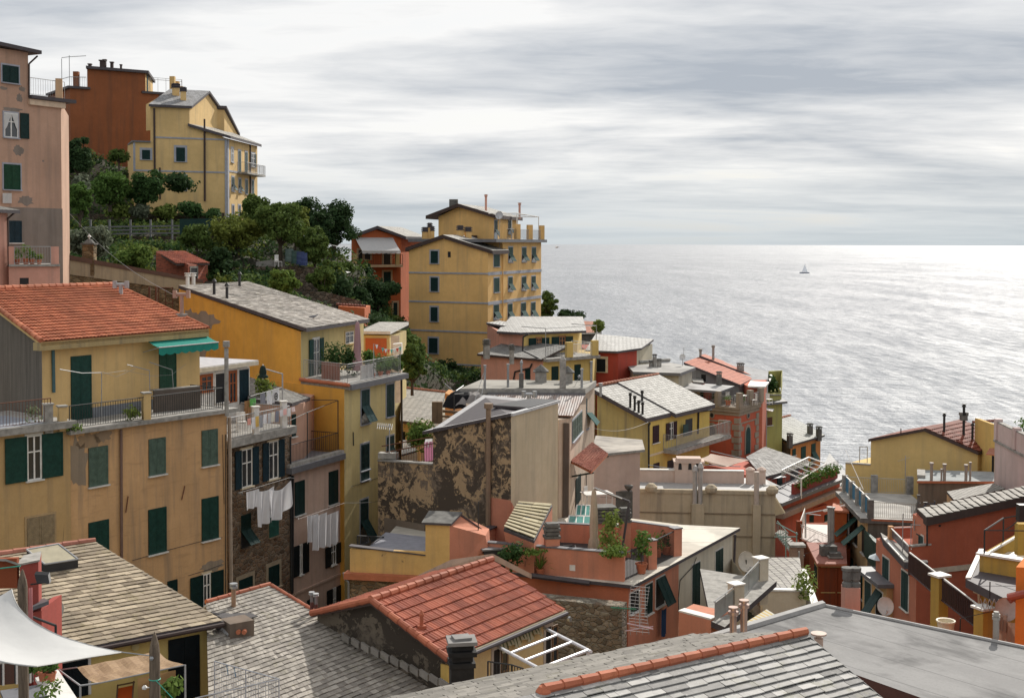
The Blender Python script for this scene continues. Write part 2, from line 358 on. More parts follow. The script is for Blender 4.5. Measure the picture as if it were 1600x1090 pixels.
def window(par,W,q,st='closed',sh=GREEN,fr=GREYF,leaves=2,fw=.09,sill=True,lod=None,ang=32,name=None,glass=None,label=None,leaf_w=None,sides=(1,1),bars=True,wf=None):
 u0,u1,z0,z1=ubox(W,q,None);w_=u1-u0;h=z1-z0
 pxw=abs(q[2]-q[0]) if len(q)==4 else 20;lod=(1 if pxw<11 else 0) if lod is None else lod
 n=W.n;U=W.u;UP=V((0,0,1));P=lambda u,z,o=0:W.pt(u,z,o)
 door=st.startswith('door');st2=st.replace('door_','') if door else st;st2='closed' if st2=='door' else st2
 mb=MB();wf=wf or WHITE
 if fr is not None:
  mb.use(fr);
  for (a,b,c,d) in ((u0-fw,u0,z0,z1),(u1,u1+fw,z0,z1),(u0-fw,u1+fw,z1,z1+fw)):
   mb.box(P(a,c),U*(b-a),n*.03,UP*(d-c))
 mb.use(glass or (GLASS if st2 in ('open','glass','flap','half') else DARK));mb.box(P(u0,z0),U*w_,n*.012,UP*h)
 wo=mb.build(name or ('door' if door else 'window'),par,**({'label':label} if label else {}))
 if st2 in ('open','glass','half') and bars:
  f=MB(wf);b=.055
  for (a,c,d,e) in ((u0,u0+b,z0,z1),(u1-b,u1,z0,z1),((u0+u1)/2-b*.6,(u0+u1)/2+b*.6,z0,z1)):f.box(P(a,d),U*(c-a),n*.04,UP*(e-d))
  for zz in (z0,z1-b,z0+h*.62):f.box(P(u0+b,zz,.002),U*(w_-2*b),n*.035,UP*b)
  f.build('frame',wo)
 if sill and not door:
  s=MB(fr or MARBLE);s.box(P(u0-fw,z0-.06),U*(w_+2*fw),n*.13,UP*.06);s.build('sill',wo)
 lw=leaf_w or w_/2
 if st2=='closed':
  for k in range(leaves):
   s=MB();g_=.006;panel(s,sh,sh,P(u0+w_/leaves*k+g_,z0+.01,.018),U*(w_/leaves-2*g_),UP*(h-.02),n,lod=lod);s.build('shutter',wo)
 elif st2=='open' or st2=='half':
  for k,a in ((0,u0-lw-.02),(1,u1+.02)):
   if not sides[k]:continue
   s=MB();panel(s,sh,sh,P(a,z0,.045),U*lw,UP*h,n,lod=lod);s.build('shutter',wo)
 elif st2=='flap':
  hz_=z0+h*.52;an=math.radians(ang)
  for k in range(2):
   s=MB();a=u0+w_/2*k+.006
   panel(s,sh,sh,P(a,hz_,.018),U*(w_/2-.012),UP*(z1-hz_),n,lod=lod)
   d=-UP*math.cos(an)+n*math.sin(an);hh=hz_-z0;o=P(a,hz_,.03)+d*hh
   panel(s,sh,sh,o,U*(w_/2-.012),-d*hh,(n*math.cos(an)+UP*math.sin(an)),lod=lod)
   s.build('shutter',wo)
 elif st2=='wide': # whole leaves pushed out at the bottom
  an=math.radians(ang)
  for k in range(2):
   s=MB();a=u0+w_/2*k+.006;d=-UP*math.cos(an)+n*math.sin(an);o=P(a,z1,.03)+d*h
   panel(s,sh,sh,o,U*(w_/2-.012),-d*h,n*math.cos(an)+UP*math.sin(an),lod=lod);s.build('shutter',wo)
 return wo
def railing(par,pts,h=1.0,mat=None,sp=.13,r=.009,name='railing',top=.022,low=.08,post=0,mid=False,label=None,sk=4):
 mb=MB(mat or IRON);UPh=V((0,0,h))
 for a,b in zip(pts,pts[1:]):
  L=(b-a).length;k=max(1,int(L/sp))
  mb.tube(a+UPh,b+UPh,top,5);mb.tube(a+V((0,0,low)),b+V((0,0,low)),r*1.3,4)
  if mid:mb.tube(a+UPh*.88,b+UPh*.88,r*1.3,4)
  for i in range(k+1):
   p=a.lerp(b,i/k);rr=r*(2 if i in (0,k) else 1);mb.tube(p+V((0,0,0 if i in (0,k) else low)),p+UPh,rr,sk,cap=False)
 return mb.build(name,par,**({'label':label} if label else {}))
def hslab(par,W,q,depth,name='ledge',mat=None,back=0.0,u=None):
 """horizontal band / ledge on a wall from a pixel box"""
 u0,u1,z0,z1=ubox(W,q,None);mb=MB(mat or LEAD);mb.box(W.pt(u0,z0,-back),W.u*(u1-u0),W.n*(depth+back),V((0,0,z1-z0)));return mb.build(name,par)
def pipe(par,W,pxs,r=.05,mat=None,name='drainpipe',o=.08):
 mb=MB(mat or BROWN);mb.path([W.hit(p)+W.n*o for p in pxs],r,6);return mb.build(name,par)
def chimney(par,base,h=.9,w_=.45,mat=None,cap='slab',rz=.3,capmat=None):
 mb=MB(mat or CONC);mb.cbox(base-V((0,0,.4)),w_,w_,h+.4,rz);t=base+V((0,0,h));cm=capmat or DCONC
 if cap=='slab':
  mb.use(cm);ca,sa=math.cos(rz)*w_*.36,math.sin(rz)*w_*.36
  for sx,sy in ((1,1),(1,-1),(-1,1),(-1,-1)):mb.cbox(t+V((sx*ca-sy*sa,sx*sa+sy*ca,0)),w_*.18,w_*.18,.16,rz)
  mb.cbox(t+V((0,0,.16)),w_*1.25,w_*1.25,.07,rz);mb.cbox(t+V((0,0,.23)),w_*.9,w_*.9,.05,rz)
 elif cap=='stack':
  mb.use(cm)
  for k in range(3):mb.cbox(t+V((0,0,k*.16)),w_*1.25,w_*1.25,.09,rz);mb.cbox(t+V((0,0,k*.16+.09)),w_*.85,w_*.85,.07,rz)
 elif cap=='hip':
  mb.use(cm);mb.cbox(t,w_*1.35,w_*1.35,.08,rz);mb.lathe(t+V((0,0,.08)),[(w_*.72,0),(w_*.35,w_*.3),(.06,w_*.5),(0.01,w_*.55)],8)
 return mb.build('chimney',par)
def flue(par,base,h=.8,r=.08,mat=None,cap='cone',name='flue_pipe'):
 mb=MB(mat or IRON);mb.tube(base-V((0,0,.3)),base+V((0,0,h)),r,9);t=base+V((0,0,h));z=V((0,0,1))
 if cap=='cone':mb.tube(t+z*.03,t+z*.1,r*1.7,9,r*1.7);mb.tube(t+z*.1,t+z*.28,r*1.7,9,.01)
 elif cap=='tee':mb.tube(t+V((-.3,0,0)),t+V((.3,0,0)),r*.9,8);mb.tube(t+V((-.3,0,-.18)),t+V((-.3,0,.18)),r*1.2,8);mb.tube(t+V((.3,0,-.18)),t+V((.3,0,.18)),r*1.2,8)
 elif cap=='pot':mb.tube(t,t+z*.12,r*1.5,9);mb.tube(t+z*.18,t+z*.22,r*1.8,9);mb.tube(t+z*.12,t+z*.18,r,9)
 return mb.build(name,par)
def blob(par,W,p,w_,h,mat,name='plaster_patch',o=.006,seed=0,n=22):
 u,z=W.uz(p);rr=random.Random(seed+5);pts=[]
 for k in range(n):
  a=k/n*2*math.pi;q=1+rr.uniform(-.28,.25);pts.append(W.pt(u+math.cos(a)*w_/2*q,z+math.sin(a)*h/2*q,o))
 mb=MB(mat);c=W.pt(u,z,o)
 lo=[x-W.n*(o+.01) for x in pts];mb.prism(lo,pts);return mb.build(name,par)
def bld(label,base,name='house',cat='house',group=None):return thing(name,label,cat,base,group)
def walls(par,tops,z0,mat,name='wall',mats=None):
 """closed prism with vertical walls; tops = world points (z = top of that corner)"""
 if name=='wall' and par.parent is None:z0=min([z0]+[ground(p.x,p.y)-1.0 for p in tops])
 lo=[up(p,z0) for p in tops];mb=MB(mat);n=len(tops)
 for i in range(n):
  j=(i+1)%n;mb.use(mats[i] if mats and i<len(mats) and mats[i] else mat);mb.face([lo[i],lo[j],tops[j],tops[i]])
 mb.use(mat);c=sum(tops,V((0,0,0)))/n
 if max(p.z for p in tops)-min(p.z for p in tops)<.01:mb.face(tops)
 else:
  for i in range(n):mb.face([tops[i],tops[(i+1)%n],c-V((0,0,.0))])
 return mb.build(name,par)
# ------------------------------------------------------------------ plants
def leaves(mb,c,rx,ry,rz,n,size,rr,elong=1.8,droop=.2,hollow=.5):
 for _ in range(n):
  while True:
   d=V((rr.uniform(-1,1),rr.uniform(-1,1),rr.uniform(-1,1)))
   if hollow<d.length<1:break
  p=V(c)+V((d.x*rx,d.y*ry,d.z*rz));s=size*rr.uniform(.6,1.4)
  nrm=(d+V((rr.uniform(-.9,.9),rr.uniform(-.9,.9),rr.uniform(-.4,1.0)))).normalized()
  a=nrm.cross(V((rr.uniform(-1,1),rr.uniform(-1,1),rr.uniform(-1,1)))).normalized();b=nrm.cross(a)
  q=rr.random();mb.face([p-a*s*.5*elong,p+b*s*.5-a*s*.1,p+a*s*.5*elong,p-b*s*.5+a*s*.1],q)
def tree(label,base,h,r,mat,group=None,seed=0,n=2600,size=.28,trunk=.35,clumps=26,lean=(0,0),name='tree',cat='tree',flat=.75,bark=None):
 rr=random.Random(seed);base=V(base);t=thing(name,label,cat,base,group);tb=MB(bark or paint((.07,.055,.04),.95));cr=MB(mat)
 top=base+V((lean[0],lean[1],h*trunk));tb.tube(base-V((0,0,.5)),top,r*.07+.05,7,r*.05+.03)
 cc=base+V((lean[0],lean[1],h*(trunk+1)/2));hz_=h*(1-trunk)/2*1.05;per=max(8,n//clumps)
 for k in range(clumps):
  while True:
   d=V((rr.uniform(-1,1),rr.uniform(-1,1),rr.uniform(-1,1)))
   if d.length<1:break
  d=d*(.55+.45*rr.random());c=cc+V((d.x*r,d.y*r,d.z*hz_));q=rr.uniform(.22,.42)
  leaves(cr,c,r*q,r*q,r*q*flat,per,size,rr,hollow=.25)
  if k%3==0:tb.tube(top-V((0,0,h*.03)),c,.05+r*.015,5,.015)
 tb.build('trunk',t);cr.build('crown',t);return t
def bush(label,base,w_,h,mat,seed=0,n=700,size=.18,name='bush',cat='bush',group=None,cl=9):
 rr=random.Random(seed);base=V(base);mb=MB(mat)
 for k in range(cl):
  a=rr.uniform(0,6.28);d=rr.uniform(0,.6);q=rr.uniform(.3,.5)
  leaves(mb,base+V((math.cos(a)*w_/2*d,math.sin(a)*w_/2*d,h*rr.uniform(.3,.72))),w_*q*.75,w_*q*.75,h*q*.75,n//cl,size,rr,hollow=.2)
 return mb.build(name,None,label=label,cat=cat,group=group)
def potted(label,base,s=.3,h=.6,mat=None,seed=0,kind='bush',group=None,pot=None,n=130,size=.07):
 rr=random.Random(seed);base=V(base);t=thing('potted_plant',label,'potted plant',base,group);p=MB(pot or TERRA)
 p.lathe(base,[(.001,0),(s*.36,0),(s*.5,s*.8),(s*.56,s*.8),(s*.56,s*.92),(s*.44,s*.92),(s*.4,s*.82),(.001,s*.82)],12);p.build('pot',t,smooth=False)
 f=MB(mat or LF1)
 if kind=='spike':
  for k in range(26):
   a=rr.uniform(0,6.28);e=rr.uniform(.3,1.3);L=h*rr.uniform(.7,1.1);d=V((math.cos(a)*math.cos(e),math.sin(a)*math.cos(e),math.sin(e)));sd=d.cross(V((0,0,1))).normalized()*.02;b0=base+V((0,0,s*.8));m1=b0+d*L*.6;e1=b0+d*L-V((0,0,L*.18));f.face([b0-sd,b0+sd,m1+sd*1.3,m1-sd*1.3]);f.face([m1-sd*1.3,m1+sd*1.3,e1])
 else:
  for k in range(7):leaves(f,base+V((rr.uniform(-.3,.3)*s*1.6,rr.uniform(-.3,.3)*s*1.6,s*.9+h*rr.uniform(.15,.8))),s*.6,s*.6,h*.25,n//7,size,rr,hollow=0)
  f.use(paint((.07,.055,.04),.95)).tube(base+V((0,0,s*.7)),base+V((0,0,s*.9+h*.5)),.012,4)
 f.build('foliage',t);return t
LF1=leaf((.034,.074,.020),(.121,.203,.047));LF2=leaf((.022,.049,.019),(.061,.115,.034));LF3=leaf((.081,.121,.027),(.216,.270,.068));LF4=leaf((.095,.121,.068),(.203,.230,.135));LF5=leaf((.045,.085,.018),(.17,.24,.055))
# ------------------------------------------------------------------ sea and ground
m,g=newmat('sea_water');p=pos(g)
cdv=g.a('ShaderNodeVectorMath',{0:p,1:tuple(CAM)},operation='DISTANCE').outputs['Value']
w1=g.noise(g.scale(p,(.10,.22,1)),1.0,5,.7,.2);w2=g.noise(g.scale(p,(.55,.8,1)),1.0,3,.7)
big=g.noise(g.scale(p,(.0008,.0035,1)),1.0,5,.6,.3);far=g.noise(g.scale(p,(.00006,.0007,1)),1.0,3,.6)
h=g.m('ADD',g.m('MULTIPLY',w1,3.2),g.m('MULTIPLY',w2,.7))
sp1=g.noise(g.scale(p,(.35,.045,1)),1.0,9,.78);sp2=g.noise(g.scale(p,(.03,.0035,1)),1.0,7,.75)
f1=g.m('ADD',g.mr(big,.35,.65,.57,.66),g.m('MULTIPLY',g.m('SUBTRACT',g.m('ADD',g.m('MULTIPLY',sp1,.65),g.m('MULTIPLY',sp2,.35)),.5),2.0))
setb(g,col=(.19,.205,.23),rough=f1,spec=.27,nor=g.a('ShaderNodeBump',{'Strength':.9,'Distance':1.0,'Height':h}).outputs[0])
SEA=m
S_=60000
mb=MB(SEA);mb.face([(-S_,-200,0),(S_,-200,0),(S_,S_,0),(-S_,S_,0)]);sea=mb.build('sea',None,kind='structure',label=None)
CP=[(at(p,d).x,d,at(p,d).z-.1) for p,d in (((355,347),131),((250,345),123),((250,356),116),((150,356),116),((250,388),108),((340,388),108),((285,431),99),((180,425),95),((400,430),104),((480,425),112),((440,372),122),
 ((520,395),128),((600,505),132),((540,470),118),((500,500),105),((700,602),126),((640,600),115),((857,530),150),((890,528),150),((935,540),138),((830,560),140),((110,300),125),((120,240),135),((200,265),138))]
CP+=[(-70,150,46),(-60,131,42),(-90,110,46),(-70,80,36),(-50,62,27),(-45,40,24),(-32,75,27),(-28,90,29.5),(-20,66,17),(-15,55,12),(-6,62,12),(-8,80,15),(0,60,11),(0,80,12),(0,100,15),(10,60,10),(20,60,10),(20,100,9),(25,80,8),(30,60,12),(42,70,14),(60,80,18),(80,60,26),
 (0,10,20),(0,30,15),(20,30,17),(-20,30,20),(40,30,22),(-30,170,28),(-40,200,8),(-10,160,22),(-10,190,6),(8,150,12),(12,125,13),(20,150,5),(30,130,8),(40,120,8),(35,150,4),(48,150,3),(50,185,.6),(30,185,.5),(60,150,5),(80,120,14),
 (50,200,-1),(20,200,-2),(0,215,-4),(-40,230,-6),(80,190,-1),(120,200,2),(100,240,-8),(50,240,-8),(0,250,-8),(-80,250,-8)]
def ground(x,y):
 s=n=0.0
 for a,b,c in CP:
  d=((x-a)**2+(y-b)**2+.3)**2;n+=c/d;s+=1/d
 return n/s
m,g=newmat('earth');p=pos(g);a=g.noise(p,.5,6,.65);b=g.noise(p,6,5,.7)
col=g.mix(g.mr(a,.42,.6),(.06,.048,.03),(.035,.048,.018));col=g.mix(g.mr(b,.4,.75),col,(.03,.025,.018));setb(g,col=col,rough=1,nor=bump(g,b,.8,.15));EARTH=m
mb=MB(EARTH);rows=[]
for j in range(0,109):
 y=2+j*2.4;rows.append([V((x,y,ground(x,y)+.25*mnoise.noise(V((x*.4,y*.4,0))))) for x in [-130+i*2.4 for i in range(110)]])
mb.grid(rows);mb.build('ground',None,smooth=True,kind='structure')
SL_L=slate((.42,.40,.36),(.27,.255,.23),.2,.34,.6,.2) # pale slate roofs
SL_W=slate((.50,.49,.47),(.38,.37,.35),.3,.45,.55,.12)
SL_G=slate((.25,.245,.23),(.14,.135,.125),.2,.32,.5,.3)
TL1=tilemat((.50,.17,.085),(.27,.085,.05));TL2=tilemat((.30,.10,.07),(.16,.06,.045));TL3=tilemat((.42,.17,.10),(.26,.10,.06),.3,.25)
RT=chip((.60,.215,.11),(.34,.105,.055),.7,'clay_tiles',.35);RT2=chip((.46,.14,.08),(.25,.07,.045),.5,'clay_tiles',.5)
UP=V((0,0,1))
def bil(q,s,t):return q[0]*(1-s)*(1-t)+q[1]*s*(1-t)+q[2]*s*t+q[3]*(1-s)*t
def qn(q):
 n=(q[1]-q[0]).cross(q[3]-q[0]).normalized();return n if n.z>0 else-n
def slates(mb,q,row=.24,wid=.36,th=.022,seed=1,jit=.35,skew=0):
 """individually laid slates; q = eave-left, eave-right, ridge-right, ridge-left"""
 rr=random.Random(seed);n=qn(q);L=max((q[1]-q[0]).length,(q[2]-q[3]).length);H=((q[3]-q[0]).length+(q[2]-q[1]).length)/2;nr=int(H/row)
 for i in range(nr):
  t0=i/nr;t1=min(1,(i+1.0)/nr);s=-rr.random()*wid/L*.0;x=0.0
  while x<L:
   w_=wid*rr.uniform(1-jit,1+jit)*(1 if rr.random()>.08 else 1.6);a=x/L;b=min(1,(x+w_)/L);x+=w_+.006
   if b-a<.002:continue
   e=rr.uniform(-.2,.2)/nr*.35;k=th*rr.uniform(.8,1.8);l=rr.uniform(-.2,.3)*th;tt=max(0,t0+e)
   p=[bil(q,a,tt)+n*(k+th),bil(q,b-.006/L,tt+rr.uniform(-.04,.04)/nr)+n*(k+th+l),bil(q,b-.006/L,t1)+n*.006,bil(q,a,t1)+n*.006]
   r=rr.random();mb.face(p,r);o=n*(th*1.3);mb.face([p[0]-o,p[1]-o,p[1],p[0]],r*.3);mb.face([p[1]-o,p[2]-o*.2,p[2],p[1]],r*.3);mb.face([p[0]-o,p[3]-o*.2,p[3],p[0]],r*.3)
def pantiles(mb,q,row=.36,pitch=.115,amp=.022,step=.035,seed=1,per=2,samp=4):
 rr=random.Random(seed);n=qn(q);L=(q[1]-q[0]).length;H=(q[3]-q[0]).length;nr=round(H/row);nu=round(L/pitch)
 for i in range(nr):
  rows=[];off=[rr.uniform(-.005,.006) for _ in range(nu+1)]
  for t,o in ((i/nr,step-.03),(i/nr,step),((i+1)/nr,0.0)):
   ro=[]
   for j in range(nu*samp+1):
    ph=(j%samp)/samp;hgt=amp*(math.sin(ph*math.pi*2)*.5+.5)**.8;ro.append(bil(q,j/(nu*samp),t)+n*(hgt+o+off[min(nu,j//samp)]))
   rows.append(ro)
  rn_=[rr.random() for _ in range(nu//per+2)]
  mb.grid(rows,lambda a,b:rn_[(b//samp)//per])
def ridge_caps(par,a,b,mat,r=.11,L=.42,name='ridge_tiles',rise=.02):
 mb=MB(mat);n=max(1,int((b-a).length/L));d=(b-a)/n
 for i in range(n):
  p=a+d*i;mb.r=R.random();mb.tube(p+UP*rise,p+d*1.08+UP*rise,r*1.12,8,r*.92)
 mb.r=None;return mb.build(name,par)
def parallelo(a,b,depth_vec):return [a,b,b+depth_vec,a+depth_vec]
def backv(W,L):return-W.n*L
# ================================================================== peach apartment house with red tiled penthouse
PEACH=plaster((.56,.345,.175),.45,1,(.30,.24,.19),.0,.35);PEACHY=plaster((.58,.41,.19),.3,2);YLW=plaster((.66,.45,.20),.25,3)
C8=at(zE(1440,868),60);L8=onz(zE(430,1010),C8.z);W8s=Wall(L8,C8);W8=W8s.off(-.35)
pr=W8.hit((354,640));pl=W8.hit((109,680));z8=C8.z+.3
H8=bld('tall peach apartment house with peeling plaster, red tiled penthouse and green awning',up(pl,z8-16),group='houses of the town')
walls(H8,[up(pl,C8.z),up(pr,C8.z),up(pr,C8.z)-W8.n*11,up(pl,C8.z)-W8.n*11],z8-18,PEACH)
st8=zat(L8.x,L8.y,zE(430,985)[1])-L8.z
mb=MB(CONC);a=up(W8s.hit(zE(430,1000)),C8.z);b=up(W8s.hit(zE(1450,860)),C8.z);mb.prism([a,b,b-W8.n*10,a-W8.n*10],[q+UP*st8 for q in (a,b,b-W8.n*10,a-W8.n*10)]);mb.build('terrace_slab',H8)
zt8=C8.z+st8
er=at(zE(1270,358),62.3);el=onz(zE(250,438),er.z);We=Wall(el,er)
rr_=perp(el,er,er).hit(zE(700,95));rl=onz((-42,452),rr_.z)
Wp=We.off(-.45);pr2=Wp.hit((312,560));pl2=Wp.hit((65.5,560));back=up(rr_-er,0);backL=up(rl-el,0)
GREYW=board((.17,.15,.125),.55)
walls(H8,[up(pl2,er.z-.22),up(pr2,er.z-.22),up(pr2,0)+back*.97+UP*(rr_.z-.2),up(pl2,0)+backL*.97+UP*(rr_.z-.2)],zt8-.2,YLW,'penthouse_wall',[None,None,None,GREYW])
mb=MB();q=[el,er,rr_,rl];mb.slab([p-UP*.06 for p in q],.16,TERRA,YLW);mb.build('roof',H8)
mb=MB(RT);pantiles(mb,[p-UP*.04 for p in q],.36,.2,.04,.055,3,per=1);rf8=mb.build('roof_tiles',H8)
ridge_caps(rf8,rl,rr_,RT,.12);ridge_caps(rf8,el,rl,RT,.1);ridge_caps(rf8,er,rr_,RT,.07)
mb=MB(plaster((.42,.32,.16),.5,4));u0=el-UP*.28;mb.prism([el-UP*.42+W8.n*.0,er-UP*.42,er-UP*.42-We.n*.5,el-UP*.42-We.n*.5],[el-UP*.08,er-UP*.08,er-UP*.08-We.n*.5,el-UP*.08-We.n*.5]);mb.build('eave_beam',H8)
window(H8,Wp,zE(430,527)+zE(554,915),'door',GREEN,None);window(H8,Wp,zE(967,480)+zE(1070,850),'door',louvre((.02,.075,.045)),None)
mb=MB(paint((.18,.19,.21)));u0=Wp.uz(zE(560,880))[0];u1=Wp.uz(zE(960,850))[0];mb.box(Wp.pt(u0,zt8),Wp.u*(u1-u0),Wp.n*.02,UP*.45);u0=Wp.uz(zE(1072,850))[0];u1=Wp.uz(zE(1210,850))[0];mb.box(Wp.pt(u0,zt8),Wp.u*(u1-u0),Wp.n*.02,UP*.7);mb.build('painted_base',H8)
pipe(H8,Wp,[zE(315,465),zE(320,750)],.07,paint((.05,.11,.12)))
# terrace railing with piers
def tp(W,p,z,o=0):return up(W.hit(p),z)+W.n*o
ra,rb,rc=[up(W8s.hit(zE(x,900)),zt8)-W8.n*.25 for x in (445,917,1375)]
railing(H8,[ra,rb],1.0,IRON,.125,.011);railing(H8,[rb,rc],1.0,IRON,.125,.011);railing(H8,[rc,rc-W8.n*2.2],1.0,IRON,.125,.011)
for x,m_,h_ in ((917,PEACHY,1.15),(405,PEACHY,1.0),(320,CONC,1.15)):
 mb=MB(m_);c=up(W8s.hit(zE(x,900)),zt8)-W8.n*.3;mb.cbox(c,.32,.32,h_,.6);mb.use(CONC).cbox(c+UP*h_,.4,.4,.06,.6);mb.build('pier',H8)
mb=MB(paint((.09,.07,.055)));c=up(W8s.hit(zE(1345,900)),zt8)-W8.n*1.5;mb.box(c,-Wp.u*2.4-W8.n*.6,W8.n*.1,UP*1.0);mb.use(CONC).box(c+UP*1.0+W8.n*.05,-Wp.u*2.4-W8.n*.6,W8.n*-.25,UP*.05);mb.build('parapet',H8)
mb=MB(CONC);c=up(W8s.hit(zE(1378,830)),zt8-.3);mb.tube(c,up(c,zat(c.x,c.y,zE(1378,480)[1])),.1,8);t=up(c,zat(c.x,c.y,zE(1378,475)[1]));mb.tube(t,t+UP*.28,.16,8);mb.build('flue_pipe',H8)
# awning
def awning(par,W,p0,p1,out,drop,mat,val=.3,name='awning',rail=GALV,scal=8,trim=None):
 a,b=W.hit(p0),W.hit(p1);b=up(b,a.z);aw=MB(mat);o=W.n*out-UP*drop;n=12;rows=[[a.lerp(b,i/n)+o*t+UP*(-.05*math.sin(t*math.pi)) for i in range(n+1)] for t in (0,.33,.66,1)]
 aw.grid(rows);k=scal*4;fr=[a.lerp(b,i/k)+o for i in range(k+1)]
 aw.grid([fr,[q-UP*(val*(.8+.2*abs(math.sin(i/4*math.pi))))+W.n*.02*math.sin(i) for i,q in enumerate(fr)]])
 wo=aw.build(name,par);r=MB(rail);r.tube(a+o,b+o,.035,6);r.tube(a+o,a-UP*drop*1.6,.02,5);r.tube(b+o,b-UP*drop*1.6,.02,5);r.build('arm',wo);return wo
AWG=fabric((.03,.27,.22),.1,.2);awning(H8,Wp,zE(870,418),zE(1235,392),1.0,.42,AWG,.38)
# facade windows
for bx,st,sh in (((470,195,573,403),'closed',SAGE),((790,150,880,345),'closed',SAGE),((1072,105,1157,295),'closed',SAGE),((470,590,578,790),'closed',GREEN),((788,522,884,762),'closed',GREEN),((1072,465,1161,690),'closed',GREEN),((890,905,942,1000),'closed',DGREEN)):
 window(H8,W8,zF(*bx),st,sh,None,fw=.05)
window(H8,W8,zF(1078,870,1118,1040),'half',DGREEN,CREAM,leaf_w=.75)
pipe(H8,W8,[zF(638,105),zF(641,790)],.06,paint((.16,.10,.08)));pipe(H8,W8,[zF(1195,130),zF(1195,1000)],.025,IRON);pipe(H8,W8,[zF(1214,40),zF(1222,930)],.09,paint((.28,.22,.17)))
blob(H8,W8,zF(410,290),1.1,2.1,plaster((.30,.235,.17),.4,9),seed=3);blob(H8,W8,zF(468,165),1.2,.7,plaster((.34,.24,.15),.4,8),seed=4);blob(H8,W8,zF(1130,830),1.4,.5,plaster((.34,.27,.2),.4,8),seed=9);blob(H8,W8,zF(545,138),.9,.5,plaster((.3,.22,.15),.4,8),seed=12)
mb=MB(RUST)
for (a,b) in (((678,458),(666,545)),((980,403),(963,478))):mb.tube(W8.hit(zF(*a))+W8.n*.05,W8.hit(zF(*b))+W8.n*.05,.025,5)
mb.build('wall_anchor',H8)
mb=MB(GALV) # clothes line arms
for pts in (((295,605),(430,628),(550,625),(550,900)),((705,577),(842,612),(846,790)),((842,562),(980,608),(990,745))):mb.path([Wp.hit(zE(*p))+Wp.n*.7 for p in pts],.018,4)
lw=[Wp.hit(zE(*p))+Wp.n*.7 for p in ((550,620),(640,650),(760,600))];mb.path(lw,.008,3);lw=[Wp.hit(zE(*p))+Wp.n*.7 for p in ((555,632),(700,612),(850,645),(975,640),(1065,575))];mb.path(lw,.007,3);mb.build('clothes_line',H8)
flue(H8,plane_hit(zE(735,150),*q[:3]),.45,.1,GALV,'tee')
ch=plane_hit(zE(1105,285),*q[:3]);mb=MB(paint((.33,.22,.17)));mb.tube(ch-UP*.1,ch+UP*1.0,.1,8);mb.tube(ch+V((-.33,0,1.05)),ch+V((.33,0,1.05)),.1,7);mb.cbox(ch+V((-.33,0,.88)),.17,.2,.38);mb.cbox(ch+V((.33,0,.88)),.17,.2,.38);mb.use(CONC).cbox(ch-UP*.1,.5,.4,.2,.5);mb.build('chimney',H8)
# ================================================================== neighbouring yellow house with terrace (far left)
jn=W8.hit((109,700));zl=zat(jn.x,jn.y,zE(435,957)[1]);W9a=Wall(up(onz(zE(0,1012),zl),0),up(onz(zE(435,957),zl),0))
YL2=plaster((.48,.32,.15),.3,5);ja=W9a.hit((110,700));jb=W9a.hit((-60,700));H9=bld('yellow house at the left edge with open green shutters under a bluish roof terrace',up(jb,zl-15),group='houses of the town')
walls(H9,[up(jb,zl),up(ja,zl),up(ja,zl)-W9a.n*10,up(jb,zl)-W9a.n*10],zl-17,YL2)
mb=MB(CONC);a,b=jb+W9a.n*.35,up(W9a.hit(zE(438,950)),0)+W9a.n*.35;mb.prism([up(a,zl),up(b,zl),up(b,zl)-W9a.n*5,up(a,zl)-W9a.n*5],[up(a,zl+.28),up(b,zl+.28),up(b,zl+.28)-W9a.n*5,up(a,zl+.28)-W9a.n*5]);mb.build('terrace_slab',H9)
railing(H9,[up(jb,zl+.28)+W9a.n*.1,up(W9a.hit(zE(300,900)),zl+.28)+W9a.n*.1],1.0,RUST,.14,.01)
mb=MB(paint((.24,.26,.30)));a=up(W9a.hit(zE(300,900)),zl+.285);mb.face([a,up(jb,zl+.285),up(jb,zl+.285)-W9a.n*3.3,a-W9a.n*3.3]);mb.build('terrace_floor',H9)
window(H9,W9a,zF(142,135,218,372),'open',GREEN,MARBLE,leaf_w=.95);window(H9,W9a,zF(142,565,288,790),'closed',BEIGES,paint((.4,.28,.15)))
# ================================================================== narrow rubble-stone house with laundry terrace
STN=stone((.17,.125,.085),3.0)
a=at(zV(150,703),60.3);b=onz(zV(795,552),a.z);W10s=Wall(a,b);W10=W10s.off(-.6);pl=W10.hit((361,700));pr=W10.hit(zH(366,300))
H10=bld('narrow house of brown rubble stone with open dark shutters below a laundry terrace',up(pl,a.z-13),group='houses of the town')
walls(H10,[up(pl,a.z),up(pr,a.z),up(pr,a.z)-W10.n*9,up(pl,a.z)-W10.n*9],a.z-14,STN)
t10=.38;z10=a.z+t10;mb=MB(CONC);a=a-W10.u*.3;mb.prism([a,b,b-W10.n*9,a-W10.n*9],[k+UP*t10 for k in (a,b,b-W10.n*9,a-W10.n*9)]);mb.build('terrace_slab',H10)
zd=a.z;a=up(W10s.hit(zV(140,500)),z10)-W10.n*.15;c=up(W10s.hit(zV(745,500)),z10)-W10.n*.15
railing(H10,[a-W10.n*3,a,c,c-W10.n*3],1.05,GALV,.13,.012)
for xx in (415,695):
 mb=MB(WHITE);c2=up(W10s.hit(zV(xx,500)),z10)-W10.n*.2;mb.cbox(c2,.28,.28,1.3,.5);mb.use(MARBLE).cbox(c2+UP*1.3,.38,.38,.06,.5);mb.build('pier',H10)
window(H10,W10,zH(137,297,186,472),'open',BLUEG,CREAM,leaf_w=.5);window(H10,W10,zH(262,262,306,435),'open',BLUEG,CREAM,leaf_w=.5)
